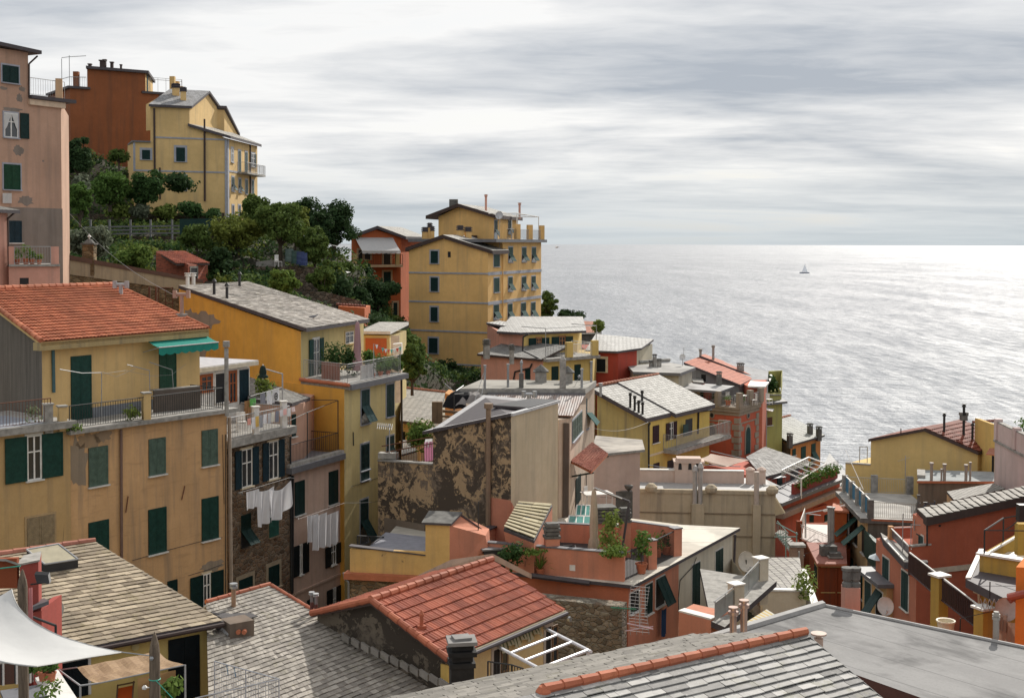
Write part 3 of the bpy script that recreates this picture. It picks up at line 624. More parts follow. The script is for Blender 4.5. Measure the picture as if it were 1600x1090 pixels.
window(H10,W10,zH(135,597,180,750),'flap',DGREEN,STN,ang=42,fw=.05);window(H10,W10,zH(264,603,308,700),'closed',TEAL,paint((.2,.15,.1)),fw=.07);window(H10,W10,zH(125,890,188,960),'closed',DGREEN,paint((.33,.27,.19)),fw=.2);window(H10,W10,zH(262,833,311,935),'closed',DGREEN,paint((.33,.27,.19)),fw=.2)
pipe(H10,W10,[zH(359,240),zH(362,950)],.05,IRON)
# glazed garden room behind the laundry terrace
a=at(zG(160,560),64.0);b=onz(zG(503,515),a.z);Wg=Wall(a,b);a2=a-Wg.u*2;d_=4.5;HG=bld('white flat-roofed garden room with orange window frames beside the laundry terrace',up(a,z10),'garden_room','outbuilding')
mb=MB();mb.slab([a2+UP*.16,b+UP*.16,b+UP*.16-Wg.n*d_,a2+UP*.16-Wg.n*d_],.12,paint((.42,.42,.44)),WHITE);mb.use(paint((.62,.55,.42))).box(a2-UP*.1+Wg.n*.02,b-a2,-Wg.n*.4,UP*.2);mb.build('roof',HG)
Wgi=Wg.off(-.5);walls(HG,[up(Wgi.hit((300,600)),a.z),up(Wgi.hit(zG(445,600)),a.z),up(Wgi.hit(zG(445,600)),a.z)-Wg.n*3.5,up(Wgi.hit((300,600)),a.z)-Wg.n*3.5],z10-.5,WHITE)
window(HG,Wgi,zG(165,590,228,680),'glass',GREEN,paint((.35,.1,.03)),wf=paint((.35,.1,.03)));window(HG,Wgi,zG(250,575,315,745),'dark',GREEN,WHITE);window(HG,Wgi,zG(330,568,370,745),'door_glass',GREEN,paint((.35,.1,.03)),wf=paint((.35,.1,.03)));window(HG,Wgi,zG(388,552,443,752),'door_closed',BLUEG,WHITE)
# ================================================================== pale pink narrow house
PINK=plaster((.56,.40,.32),.3,6);a=at(zV(745,968),65.2);b=onz(zV(1285,812),a.z);W11s=Wall(a,b);W11=W11s.off(-.5);pl=W11.hit(zH(372,600));pr=W11.hit(zH(634,600))
H11=bld('narrow pale pink house with dark green shutters and white sheets below',up(pl,a.z-11),group='houses of the town')
walls(H11,[up(pl,a.z),up(pr,a.z),up(pr,a.z)-W11.n*8,up(pl,a.z)-W11.n*8],a.z-12,PINK)
mb=MB(LEAD);q=[a,b,b-W11.n*6,a-W11.n*6];mb.prism(q,[k+UP*.3 for k in q]);mb.use(CONC);a3,b3=a+UP*.3-W11.n*.1,b+UP*.3-W11.n*.1;mb.prism([a3,b3,b3-W11.n*.35,a3-W11.n*.35],[k+UP*.18 for k in (a3,b3,b3-W11.n*.35,a3-W11.n*.35)]);mb.use(paint((.22,.22,.24)));q=[k+UP*.31 for k in (a,b,b-W11.n*6,a-W11.n*6)];mb.face(q);mb.build('terrace_slab',H11)
z11=a.z+.3
railing(H11,[a3-W11.n*.4,b3-W11.n*.4,b3-W11.n*3.2],1.1,IRON,.13,.009)
mb=MB(IRON);c=b3-W11.n*.4;mb.tube(c,c+UP*2.9,.03,5);d=up(W11s.hit(zV(980,600)),z11)-W11.n*.5;mb.tube(d,d+UP*2.6,.03,5);e=up(W11s.hit(zV(745,600)),z11)-W11.n*.5;mb.path([e+UP*2.3,d+UP*2.6,c+UP*2.9,c+UP*2.8-W11.n*3],.02,4);mb.build('pergola_frame',H11)
mb=MB(paint((.02,.05,.05)));c=up(W11s.hit(zV(815,700)),z11)-W11.n*2.3;mb.box(c,W11.u*1.9,-W11.n*.7,UP*1.1);mb.build('storage_chest',None,label='dark green storage chest on the grey terrace of the pink house',cat='storage chest')
for bx,st in (((383,445,428,600),'closed'),((540,398,582,550),'closed'),((402,735,418,875),'half'),((548,738,572,830),'half'),((440,985,480,1060),'closed'),((555,935,572,1080),'half')):window(H11,W11,zH(*bx),st,DGREEN if st=='closed' else DARKS,None,fw=.05,leaf_w=.55)
hslab(H11,W11,zH(380,905,634,916),.06,'string_course',PINK);pipe(H11,W11,[zH(370,420),zH(368,960)],.07,IRON)
# pink rear house with little slate roof
P2=at(zG(808,716),69.5);P3=at(zG(700,752),67);P3.z=P2.z;P1=at(zG(440,592),73.5);P4=at(zG(440,722),67.5);HB=bld('low pink house with dark slate roof behind the pink house terrace',up(P3,P3.z-6),group='houses of the town')
mb=MB();mb.slab([P3,P2,P1,P4],.18,SL_G,TRIM);mb.build('roof',HB);zb=P3.z-.15
P5=at(zG(768,760),68.3);walls(HB,[up(at(zG(690,760),67.2),zb),up(P5,zb),up(P5,zb)+V((0,4,0)),up(P1,zb),up(P4,zb)],zb-5,plaster((.55,.33,.24),.3,7));Wb=Wall(at(zG(690,760),67.2),P5);window(HB,Wb,zG(697,815,720,945),'closed',DGREEN,None)
# ================================================================== ochre house with white slate roof
OCH=plaster((.70,.37,.07),.22,11,(.36,.22,.1),.0);PALEY=plaster((.62,.50,.24),.25,12)
c9=at(zG(1040,640),70.0);WO=Wall(onz(zG(755,606),c9.z),c9);WR=Wall(c9,onz(zG(1375,572),c9.z))
lft=WO.hit((280,500));EL=at(zG(785,312),72.0);ER=onz(zG(1155,258),EL.z);RL=WO.hit(zG(33,60));RR=RL+up(ER-EL,0);EL0=up(WO.hit(zG(752,400)),EL.z-.25)
HO=bld('large ochre house with a broad white slate roof and planted terrace',up(c9,c9.z-14),group='houses of the town')
fr9=WR.hit(zG(1338,700));zs=c9.z;lo=zs-16
walls(HO,[up(lft,zs-.3),up(c9,zs-.3)-WR.n*.35,up(fr9,zs-.3)-WR.n*.35,up(fr9,zs-.3)-WR.n*.35-WO.u*9,up(lft,zs-.3)+up(ER-EL,0)],lo,OCH,'wall',[None,PALEY])
dv=up(ER-EL,0);walls(HO,[up(lft,RL.z-.2),EL0,EL0+dv,up(lft,RL.z-.2)+dv],zs-.3,OCH,'upper_wall',[None,PALEY])
mb=MB();mb.slab([EL,ER,RR,RL],.2,SL_L,TRIM);rf=mb.build('roof',HO)
mb=MB(chip((.55,.51,.46),(.25,.22,.195),.6));slates(mb,[EL,ER,RR,RL],.3,.5,.02,5);mb.build('slates',rf)
mb=MB(CONC);q=[c9,WR.hit(zG(1375,590))*1.0,up(WR.hit(zG(1375,590)),c9.z)-WR.n*6,up(WO.hit(zG(752,600)),c9.z)];q=[up(k,c9.z-.32) for k in q];mb.prism(q,[k+UP*.32 for k in q]);mb.use(LEAD);w0,w1=up(c9,c9.z-.33)+WR.n*.02,up(WR.hit(zG(1375,590)),c9.z-.33)+WR.n*.02;mb.prism([w0,w1,w1+WR.n*.1,w0+WR.n*.1],[k+UP*.3 for k in (w0,w1,w1+WR.n*.1,w0+WR.n*.1)]);mb.build('terrace_slab',HO)
ridge_caps(HO,up(WO.hit(zG(755,606)),c9.z-.06)+WO.n*.08,up(c9,c9.z-.06)+WO.n*.08,TERRA,.1,.35,'coping_tiles')
zz=c9.z;r0=up(WO.hit(zG(770,500)),zz);r1=up(WO.hit(zG(1045,500)),zz)-WR.n*.2;r2=up(WR.hit(zG(1345,550)),zz)-WR.n*.2
railing(HO,[r0,r1,r2],1.1,GALV,.14,.008,mid=True)
WU=Wall(EL0,EL0+dv);window(HO,WU,zG(822,372,858,590),'door_open',louvre((.012,.06,.055)),WHITE,leaf_w=.55);window(HO,WU,zG(1012,330,1060,400),'glass',GREEN,OCHF)
for bx,st in (((1106,672,1152,872),'flap'),((1254,640,1296,828),'closed'),((1104,990,1150,1142),'closed'),((1255,945,1296,1090),'flap')):window(HO,WR.off(-.35),zG(*bx),st,GREEN if 0 else louvre((.02,.06,.06)),GREYF,fw=.1)
window(HO,WR.off(-.35),zH(688,275,724,440),'closed',louvre((.02,.06,.06)),GREYF);window(HO,WR.off(-.35),zH(686,530,720,730),'flap',louvre((.02,.06,.06)),GREYF)
pipe(HO,WR.off(-.3),[zG(1336,610),zG(1338,1000),(626.5,800)],.07,IRON)
blob(HO,WO,zG(180,262),3.4,1.0,plaster((.30,.25,.2),.3,14),seed=21);blob(HO,WO,zG(100,250),1.5,1.1,plaster((.30,.25,.2),.3,14),seed=22,o=.008);blob(HO,WO,zG(175,405),.9,2.2,plaster((.33,.28,.22),.3,14),seed=24,o=.008)
for x,y in ((243,95),(318,118),(392,45)):flue(HO,plane_hit(zG(x,y+20),EL,ER,RL),.75,.09,IRON,'cone')
for x in (180,212):flue(HO,RL+(RR-RL)*(.12 if x==180 else.2)+UP*.0,.55,.12,MARBLE,'pot')
# ================================================================== hill houses
P_=plaster((.47,.30,.215),.3,21);GRP='houses of the town'
def roofplate(par,q,th,mat=None,name='roof_slab',top=None):
 mb=MB();mb.slab(q,th,top or mat or BROWN,mat or BROWN);return mb.build(name,par)
def zed(p,z):return V((p.x,p.y,z))
# tall pink house, far left
c=at((95,160),75);W1=Wall(at((-40,157),70),c);k=at((107,161),83);zt=c.z
H1=bld('tall pink house at the left edge with bare plaster patches and a railed roof terrace',zed(c,zt-14),group=GRP)
L1=W1.hit((-60,160));walls(H1,[zed(L1,zt),zed(c,zt),zed(k,zt),zed(L1,zt)+zed(k-c,0)],zt-20,P_)
up1=W1.hit((44,100));za=zat(up1.x,up1.y,82);zb=zat(L1.x,L1.y,66)
walls(H1,[zed(L1,zb),zed(up1,za),zed(up1,za)-W1.n*7,zed(L1,zb)-W1.n*7],zt,P_,'upper_wall')
e1=zed(W1.hit((58,88)),za-.05)+W1.n*.4;e0=zed(L1,zb+.25)+W1.n*.4;roofplate(H1,[e0+UP*.15,e1+UP*.2,e1+UP*.2-W1.n*8,e0+UP*.15-W1.n*8],.2,TRIM)
pipe(H1,W1,[(57,88),(44,100),(44,152)],.05,BROWN)
sl=zed(W1.hit((114,158)),zt)+W1.n*.3;s0=zed(up1,zt)+W1.n*.3;roofplate(H1,[s0+UP*.2,sl+UP*.2,sl+UP*.2-W1.n*9,s0+UP*.2-W1.n*9],.2,TRIM)
mb=MB(paint((.6,.46,.33)));a=s0-UP*.35-W1.n*.15;b=zed(W1.hit((100,158)),zt-.35)+W1.n*.15;mb.prism([a,b,b-W1.n*.3,a-W1.n*.3],[q+UP*.33 for q in (a,b,b-W1.n*.3,a-W1.n*.3)]);mb.build('cornice',H1)
t0,t1,t2=s0+UP*.2-W1.n*.3,zed(W1.hit((66,158)),zt+.2),zed(W1.hit((101,158)),zt+.2);railing(H1,[t0,t2],1.0,GALV,.16,.008);railing(H1,[t0-W1.n*4,t2-W1.n*4],1.0,GALV,.16,.008)
for p_,h_ in ((t1-W1.n*3,.8),(t2-W1.u*.4,1.15)):mb=MB(plaster((.62,.42,.26),.2,22));mb.cbox(p_,.38,.38,h_,.3);mb.build('pier',H1)
window(H1,W1,zA(12,192,104,290),'closed',DGREEN,GREYF);window(H1,W1,zA(22,460,100,600),'glass',DGREEN,GREYF,name='window')
mb=MB();ws=ubox(W1,zA(112,462,162,606),None);panel(mb,DGREEN,DGREEN,W1.pt(ws[0],ws[2],.03),W1.u*(ws[1]-ws[0]),UP*(ws[3]-ws[2]),W1.n);mb.build('shutter',H1)
mb=MB(fabric((.7,.7,.68)));
for s_ in (-1,1):
 u,z=W1.uz(zA(61,465));pts=[W1.pt(u,z,.06),W1.pt(u+s_*.42,z,.06),W1.pt(u+s_*.42,z-.9,.06),W1.pt(u+s_*.3,z-.75,.06)];mb.face(pts)
mb.build('curtains',H1)
window(H1,W1,zA(20,752,114,895),'closed',louvre((.01,.06,.03)),GREYF);window(H1,W1,zB(48,162,122,288),'closed',BLUEG,None)
GRP2=plaster((.24,.20,.17),.35,23);mb=MB(GRP2);w0,w1=W1.hit(zB(0,95)),W1.hit(zB(355,95));u0,u1=W1.uz(zB(-80,300))[0],W1.uz(zB(355,300))[0];mb.box(W1.pt(u0,w1.z-12),W1.u*(u1-u0),W1.n*.02,UP*12);mb.build('cement_coat',H1)
for x,y,a,b,s in ((105,672,.65,.6,1),(145,955,1.1,.55,2),(125,325,.45,.3,3),(110,375,.4,.5,4),(70,440,1.4,.2,6),(20,320,.5,.2,7),(245,732,.15,.12,8)):blob(H1,W1,zA(x,y),a,b,GRP2,seed=s)
mb=MB(fabric((.62,.62,.6)));W1o=W1.off(.1);mb.grid([[W1o.hit(zA(15+50*i/4,y))+W1.n*.03*math.sin(i*2) for i in range(5)] for y in (915,945,972)]);tw=mb.build('towel',None,label='pale towel hung below the lowest shuttered window of the tall pink house',cat='towel')
# pink annex with planted balcony
PK2=plaster((.58,.31,.24),.25,24);c=at(zB(45,300),69);W2=Wall(at(zB(-60,300),67.6),c);H2=bld('pink house at the left edge with a small planted balcony',zed(c,c.z-5),group=GRP)
zt2=zat(c.x,c.y,zB(40,118)[1]);L2=W2.hit(zB(-90,300));walls(H2,[zed(L2,zt2),zed(c,zt2),zed(c,zt2)-W2.n*5,zed(L2,zt2)-W2.n*5],c.z-9,PK2)
e=zed(W2.hit(zB(80,110)),zt2)+W2.n*.4;e0=zed(L2,zt2)+W2.n*.4;roofplate(H2,[e0+UP*.15,e+UP*.15,e-W2.n*4+UP*1.0-W2.u*1.0,e0-W2.n*4+UP*1.0],.18,TRIM,top=SL_G);pipe(H2,W2,[zB(75,118),zB(38,150),zB(42,420),zB(55,440),zB(55,530)],.05,BROWN)
cb=at(zB(340,420),69.5);W2b=Wall(at(zB(55,425),68.5),cb);zb=zat(cb.x,cb.y,zB(0,422)[1]);b0=zed(W2b.hit(zB(50,430)),zb);b1=zed(cb,zb)
mb=MB(PK2);q=[b0,b1,b1-W2b.n*3,b0-W2b.n*3];mb.prism([k-UP*6 for k in q],q);mb.build('lower_wall',H2);mb=MB(CONC);q=[k+W2b.n*.15 for k in q];mb.prism(q,[k+UP*.12 for k in q]);mb.build('balcony_slab',H2)
for x0,x1 in ((50,82),(288,335)):
 mb=MB(PK2);p0,p1=zed(W2b.hit(zB(x0,400)),zb+.12),zed(W2b.hit(zB(x1,400)),zb+.12);mb.prism([p0,p1,p1-W2b.n*.3,p0-W2b.n*.3],[k+UP*.95 for k in (p0,p1,p1-W2b.n*.3,p0-W2b.n*.3)]);mb.build('pier',H2)
railing(H2,[zed(W2b.hit(zB(82,400)),zb+.12),zed(W2b.hit(zB(288,400)),zb+.12)],.95,GALV,.14,.008);window(H2,W2b,zB(112,487,163,535),'dark',GREEN,None,sill=False)
for i,(x,s,h_,lb,m_) in enumerate(((100,.3,.6,'leafy potted plant at the left end of the pink balcony',LF1),(150,.34,.9,'tall potted plant with red flowers on the pink balcony',LF5),(185,.3,.6,'bushy potted plant right of the flowering plant on the pink balcony',LF1),(225,.26,.35,'low potted plant at the right end of the pink balcony',LF3))):potted(lb,zed(W2b.hit(zB(x,400)),zb+.12)-W2b.n*.5,s,h_,m_,i,group='balcony plants of the pink house')
# orange hill-top house
OR3=plaster((.27,.095,.04),.3,25,None,0);Y3=plaster((.62,.42,.18),.2,26)
c=at(zA(857,352),143);W3=Wall(at(zA(395,348),138),c);zt=c.z;H3=bld('tall orange house on the hilltop with a flat-roofed upper block',zed(c,zt-12),group=GRP)
l_=W3.hit(zA(400,600));walls(H3,[zed(l_,zt),zed(W3.hit(zA(905,400)),zt),zed(W3.hit(zA(905,400)),zt)-W3.n*9,zed(l_,zt)-W3.n*9],zt-16,OR3)
for a,b in ((382,510),(803,1062)):
 p0,p1=zed(W3.hit(zA(a,350)),zt)+W3.n*.25,zed(W3.hit(zA(b,350)),zt)+W3.n*.25;q=[p0+UP*.25,p1+UP*.25,p1-W3.n*9+UP*.25,p0-W3.n*9+UP*.25];roofplate(H3,q,.25,TRIM)
p0,p1=W3.hit(zA(495,300)),W3.hit(zA(826,300));zu=zat(p0.x,p0.y,zA(0,208)[1]);p2=at(zA(867,250),150);walls(H3,[zed(p0,zu),zed(p1,zu),zed(p2,zu),zed(p0,zu)+zed(p2-p1,0)],zt,OR3,'upper_wall',[None,Y3])
q0,q1=zed(W3.hit(zA(482,300)),zu)+W3.n*.4,zed(W3.hit(zA(838,300)),zu)+W3.n*.4;vv=zed(at(zA(882,245),151)-q1,0);roofplate(H3,[q0+UP*.25,q1+UP*.25,q1+vv+UP*.25,q0+vv+UP*.25],.3,TRIM)
for x,h_,w_ in ((542,.5,.3),(615,1.0,.5),(627,1.1,.3),(668,.9,.3),(720,.7,.2)):mb=MB(BROWN);b_=zed(W3.hit(zA(x,300)),zu+.2)-W3.n*2;mb.cbox(b_,w_,w_,h_);mb.cbox(b_+UP*h_,w_*1.4,w_*1.4,.12);mb.build('chimney',H3)
window(H3,Wall(p1,p2),zA(832,250,840,340),'closed',DGREEN,None)
r0,r1=zed(W3.hit(zA(868,350)),zt+.25),zed(W3.hit(zA(1050,350)),zt+.25);railing(H3,[r0-W3.n*1,r1-W3.n*1],1.7,GALV,.9,.02,mid=True)
for x in (985,1022,1057):mb=MB(Y3);mb.cbox(zed(W3.hit(zA(x,350)),zt+.25)-W3.n*(.3+(x-985)*.02),.55,.55,1.9-(x-985)*.012);mb.build('pier',H3)
mb=MB(GALV);a,b=zed(W3.hit(zA(395,350)),zt),zed(W3.hit(zA(490,350)),zt)
for h_ in (1.3,3.6):mb.path([a-W3.n*3+UP*h_,a+UP*h_*.93,b+UP*h_,],.035,4)
for p_ in (a,a-W3.n*3):mb.tube(p_,p_+UP*3.5,.035,4)
for i in range(10):p_=a.lerp(b,i/9);mb.tube(p_,p_+UP*1.25,.015,3)
mb.build('pergola_frame',H3);mb=MB(OR3);mb.cbox(zed(W3.hit(zA(443,350)),zt)-W3.n*.6,.55,.55,1.9);mb.build('chimney',H3)
# yellow hill-top house
Y4=plaster((.66,.46,.21),.22,27);c=at((353.7,268),131);W4=Wall(at((235,266.5),128),c);k=at((402,222),142);W4r=Wall(c,k);zb=c.z
H4=bld('yellow hilltop house with grey string courses and a long brown downpipe',zed(c,36.5),group=GRP)
zr1=zat(c.x,c.y,zA(0,603)[1]);pL=W4.hit((235,200));pM=W4.hit((296,200));qT_=zat(pM.x,pM.y,zA(0,433)[1]);qS_=zat(pM.x,pM.y,zA(0,532)[1])
dv=zed(k-c,0).normalized();zk=zat(k.x,k.y,zA(0,648)[1])
walls(H4,[zed(pL,qS_),zed(pM,qS_),zed(c,zr1),zed(k,zk),zed(k,zk)-W4.u*8,zed(pL,qS_)+dv*10],33,Y4)
m2=pM+dv*5.5;qP_=qT_+2.2;m3=pM+dv*9;m4=m3+W4.u*.7;m5=pM+dv*14+W4.u*.7
walls(H4,[zed(pL,qT_),zed(pM,qT_),zed(m2,qP_),zed(m3,qT_+1.0),zed(m3,qT_+1.0)-W4.u*7.5,zed(pL+dv*5.5,qP_)],qS_,Y4,'upper_wall')
walls(H4,[zed(m3,qT_+1.0),zed(m4,qT_+1.0),zed(m5,qT_-1.5),zed(m5,qT_-1.5)-W4.u*5,zed(m3,qT_+1)-W4.u*4],qS_,Y4,'upper_wall')
o=W4.n*.3;roofplate(H4,[zed(pL,qT_+.2)+o-W4.u*.2,zed(pM,qT_+.2)+o+W4.u*.2,zed(m2,qP_+.2)+W4.u*.3,zed(pL+dv*5.5,qP_+.2)],.25,TRIM,top=slate((.32,.32,.33),(.2,.2,.2)))
roofplate(H4,[zed(m2,qP_+.2)+W4.u*.3,zed(m3,qT_+1.2)+W4.u*.3,zed(m3,qT_+1.2)-W4.u*7,zed(pL+dv*5.5,qP_+.2)],.25,TRIM);roofplate(H4,[zed(m3,qT_+1.2)+o,zed(m4,qT_+1.2)+o+W4.u*.2,zed(m5,qT_-1.3)+W4.u*.2,zed(m5,qT_-1.3)-W4.u*4,zed(m3,qT_+1.2)-W4.u*3],.25,TRIM)
roofplate(H4,[zed(pM,qS_+.2)+o-W4.u*.2,zed(c,zr1+.2)+o+W4r.n*.4,zed(k,zk+.2)+W4r.n*.4+dv*.3,zed(pM,qS_+.6)+dv*12],.28,TRIM,top=SL_L)
wl=W4.hit(zA(760,700));z7=zat(wl.x,wl.y,zA(0,625)[1]);walls(H4,[zed(wl,z7),zed(pL,z7),zed(pL,z7)-W4.n*5,zed(wl,z7)-W4.n*5],34,Y4,'side_wall');roofplate(H4,[zed(wl,z7+.15)+W4.n*.2-W4.u*.2,zed(pL,z7+.15)+W4.n*.2,zed(pL,z7+.15)-W4.n*5,zed(wl,z7+.15)-W4.n*5],.15,LEAD)
for y,x0 in ((603,870),(790,765)):hslab(H4,W4,zA(x0,y-3,1280,y+6),.05,'string_course',GREYF)
hslab(H4,W4r,zA(1293,797,1455,807),.05,'string_course',GREYF);hslab(H4,W4,zA(1276,610,1290,1090),.06,'corner_band',GREYF);hslab(H4,W4r,zA(1290,612,1298,1090),.06,'corner_band',GREYF);hslab(H4,W4,zA(756,628,768,790),.06,'corner_band',GREYF)
for bx in ((1000,656,1050,736),(1000,819,1050,900),(806,670,852,724)):window(H4,W4,zA(*bx),'closed',DGREEN,GREYF,lod=1,fw=.22)
for bx,st in (((1312,660,1324,740),'glass'),((1353,675,1366,795),'closed'),((1391,683,1404,800),'closed'),((1424,690,1446,765),'open'),((1315,825,1328,905),'flap'),((1355,835,1367,912),'flap'),((1393,840,1405,920),'closed'),((1429,845,1440,920),'closed'),((1317,985,1328,1060),'dark'),((1353,985,1365,1050),'dark')):window(H4,W4r,zA(*bx),st,louvre((.10,.14,.13)),GREYF,lod=1,fw=.16,leaf_w=.4)
pipe(H4,W4,[zA(1160,495),zA(1162,960)],.1);pipe(H4,W4,[zA(875,435),zA(878,805)],.1);pipe(H4,W4,[zA(907,770),zA(908,950)],.08);pipe(H4,W4r,[zA(1417,640),zA(1417,990)],.08)
u0,u1=W4r.uz(zA(1347,800))[0],W4r.uz(zA(1452,815))[0];bz=W4r.hit(zA(1350,805)).z;mb=MB(CONC);mb.box(W4r.pt(u0,bz),W4r.u*(u1-u0),W4r.n*1.1,UP*.2);mb.build('balcony_slab',H4);railing(H4,[W4r.pt(u0,bz+.2,0),W4r.pt(u0,bz+.2,1.05),W4r.pt(u1,bz+.2,1.05),W4r.pt(u1,bz+.2,0)],1.0,GALV,.2,.012)
chimney(H4,zed(pL+dv*3.5+W4.u*1.3,qT_+1.0),1.3,.7,Y4,'stack',capmat=TRIM);chimney(H4,zed(pM+dv*1.8-W4.u*1.2,qT_+.5),1.3,.55,Y4,'stack',capmat=TRIM)
# person standing at the foot of the yellow hilltop house is built later
# ================================================================== orange house with white awning
OR5=plaster((.50,.135,.05),.25,31);c=at(zC(1185,340),137);W5=Wall(at(zC(905,335),134.5),c);k=at(zC(1310,340),149);H5=bld('orange house with a white awning over its balcony',zed(c,24),group=GRP)
l5=W5.hit(zC(905,400));pk=W5.hit(zC(1043,280));zc=zat(c.x,c.y,zC(0,330)[1]);z_l=zat(l5.x,l5.y,zC(0,326)[1]);zp=zat(pk.x,pk.y,zC(0,286)[1]);dk=zed(k-c,0)
walls(H5,[zed(l5,z_l),zed(pk,zp),zed(c,zc),zed(c,zc)+dk,zed(pk,zp)+dk,zed(l5,z_l)+dk],20,OR5)
o=W5.n*.5;q0,q1,q2=zed(W5.hit(zC(893,325)),z_l-.05)+o,zed(pk,zp+.2)+o,zed(W5.hit(zC(1205,335)),zc-.1)+o;roofplate(H5,[q0+UP*.2,q1+UP*.2,q1+dk+UP*.2,q0+dk+UP*.2],.32,TRIM,top=SL_L);roofplate(H5,[q1+UP*.2,q2+UP*.2,q2+dk+UP*.2,q1+dk+UP*.2],.32,TRIM,top=SL_L)
awning(H5,W5,zC(925,330),zC(1140,330),2.2,1.4,fabric((.62,.62,.62)),.3,rail=WHITE)
u0,u1=W5.uz(zC(898,500))[0],W5.uz(zC(1168,500))[0];bz=W5.hit(zC(1100,492)).z;mb=MB(paint((.5,.36,.22)));mb.box(W5.pt(u0,bz-.1),W5.u*(u1-u0),W5.n*1.5,UP*.25);mb.build('balcony_slab',H5)
railing(H5,[W5.pt(u0,bz+.15,1.4),W5.pt(u1,bz+.15,1.4)],1.05,IRON,.2,.014)
for x in (900,1139):mb=MB(OCHF);u=W5.uz(zC(x,480))[0];mb.box(W5.pt(u-.2,bz+.15,1.15),W5.u*.4,W5.n*.35,UP*1.2);mb.build('pier',H5)
for bx,st in (((945,402,970,455),'dark'),((978,402,1012,455),'dark'),((1088,362,1126,495),'door_dark'),((975,532,1012,610),'closed'),((1088,525,1128,605),'closed'),((1143,700,1165,800),'closed')):window(H5,W5,zC(*bx),st,DGREEN,paint((.5,.36,.24)),lod=1,fw=.2)
# ================================================================== tall yellow tower house
Y6=plaster((.72,.455,.18),.22,33);c=at((762.3,450),120);W6=Wall(at((639,449),124),c);cz=c.z
W6r=Wall(c,at((844,420),136));e6=W6r.hit((845.5,420));m6=W6r.hit((784.5,420));l6=W6.hit((639,449))
H6=bld('tall yellow tower house above the sea with grey bands and a railed roof terrace',zed(c,21),group=GRP)
zg=zat(c.x,c.y,zD(0,345)[1]);zl_=zat(l6.x,l6.y,zD(0,331)[1]);pk=W6.hit(zD(245,300));zp=zat(pk.x,pk.y,zD(0,272)[1]);zs6=zat(m6.x,m6.y,zD(0,292)[1]);dv6=W6r.u
walls(H6,[zed(l6,zl_),zed(pk,zp),zed(c,zg),zed(m6,zg),zed(m6,zg)-W6.u*3,zed(pk,zp)+dv6*9,zed(l6,zl_)+dv6*9],17,Y6)
hb=zed(m6,zs6);SG=1 if W6.u.x<0 else-1;walls(H6,[hb,zed(e6,zs6),zed(e6,zs6)+W6.u*SG*7.5,hb+W6.u*SG*7.5],17,Y6,'main_wall')
o=W6.n*.3;q0,q1,q2=zed(W6.hit(zD(52,331)),zl_)+o,zed(pk,zp+.15)+o,zed(c,zg)+o+W6r.n*.6;roofplate(H6,[q0+UP*.2,q1+UP*.2,q1+dv6*10+UP*.2,q0+dv6*10+UP*.2],.35,BROWN,top=SL_L);roofplate(H6,[q1+UP*.2,q2+UP*.2,q2+dv6*5+UP*.2,q1+dv6*7+UP*.2],.35,BROWN,top=SL_L)
s0,s1=zed(m6,zs6)+W6r.n*.5-dv6*3.2,zed(e6,zs6)+W6r.n*.5+dv6*.5;roofplate(H6,[s0+UP*.3,s1+UP*.3,s1-W6r.n*5.5+UP*.3,s0-W6r.n*9+UP*.3],.3,LEAD)
# penthouse
cp=at(zD(500,160),130);Wp6=Wall(at(zD(215,160),134),cp);kp=at(zD(625,170),141);lp=Wp6.hit(zD(215,160));zq=zat(cp.x,cp.y,zD(0,163)[1]);pkp=Wp6.hit(zD(335,130));zpp=zat(pkp.x,pkp.y,zD(0,103)[1]);zlq=zat(lp.x,lp.y,zD(0,160)[1]);dk=zed(kp-cp,0)
walls(H6,[zed(lp,zlq),zed(pkp,zpp),zed(cp,zq),zed(cp,zq)+dk,zed(pkp,zpp)+dk,zed(lp,zlq)+dk],zs6-2,Y6,'penthouse_wall')
o=Wp6.n*.7;a,b,d=zed(Wp6.hit(zD(170,153)),zlq-.1)+o,zed(pkp,zpp)+o,zed(Wp6.hit(zD(490,160)),zq+.0)+o+Wall(cp,kp).n*.9;roofplate(H6,[a+UP*.2,b+UP*.2,b+dk+UP*.2,a+dk+UP*.2],.35,BROWN,top=SL_L);roofplate(H6,[b+UP*.2,d+UP*.2,d+dk*1.1+UP*.2,b+dk*1.1+UP*.2],.35,BROWN,top=SL_L)
Wpr=Wall(cp,kp)
for bx in ((503,180,518,275),(575,182,592,250)):window(H6,Wpr,zD(*bx),'flap',DGREEN,GREYF,lod=1)
for bx in ((176,337,213,401),(176,474,213,545),(176,627,211,700),(167,786,211,864)):window(H6,W6,zD(*bx),'closed',DGREEN,GREYF,lod=1,fw=.15)
for bx,st in (((500,356,529,418),'closed'),((576,318,597,396),'flap'),((646,320,667,394),'flap'),((697,320,717,394),'flap'),((501,476,527,550),'closed'),((575,472,596,545),'flap'),((645,470,666,540),'flap'),((695,468,715,538),'flap'),((500,615,525,690),'flap'),((573,610,595,696),'flap'),((641,605,664,690),'flap'),((693,603,714,687),'flap')):window(H6,W6r,zD(*bx),st,GREEN,GREYF,lod=1,fw=.12)
for y in (450,600,750,918):hslab(H6,W6,(639,zD(0,y-3)[1],763,zD(0,y+5)[1]),.06,'string_course',GREYF)
for z0 in (W6r.hit(zD(470,455)).z,W6r.hit(zD(470,608)).z):
 mb=MB(GREYF);mb.box(W6r.pt(0,z0-.15,0),W6r.u*(e6-c).length,W6r.n*.05,UP*.3);mb.build('string_course',H6)
mb=MB(paint((.17,.17,.18)));u0,u1=W6.uz((639,580))[0],W6.uz((762,580))[0];zb_=W6.hit(zD(300,935)).z;mb.box(W6.pt(min(u0,u1),zb_-8),W6.u*abs(u1-u0),W6.n*.04,UP*8);mb.build('grey_base',H6)
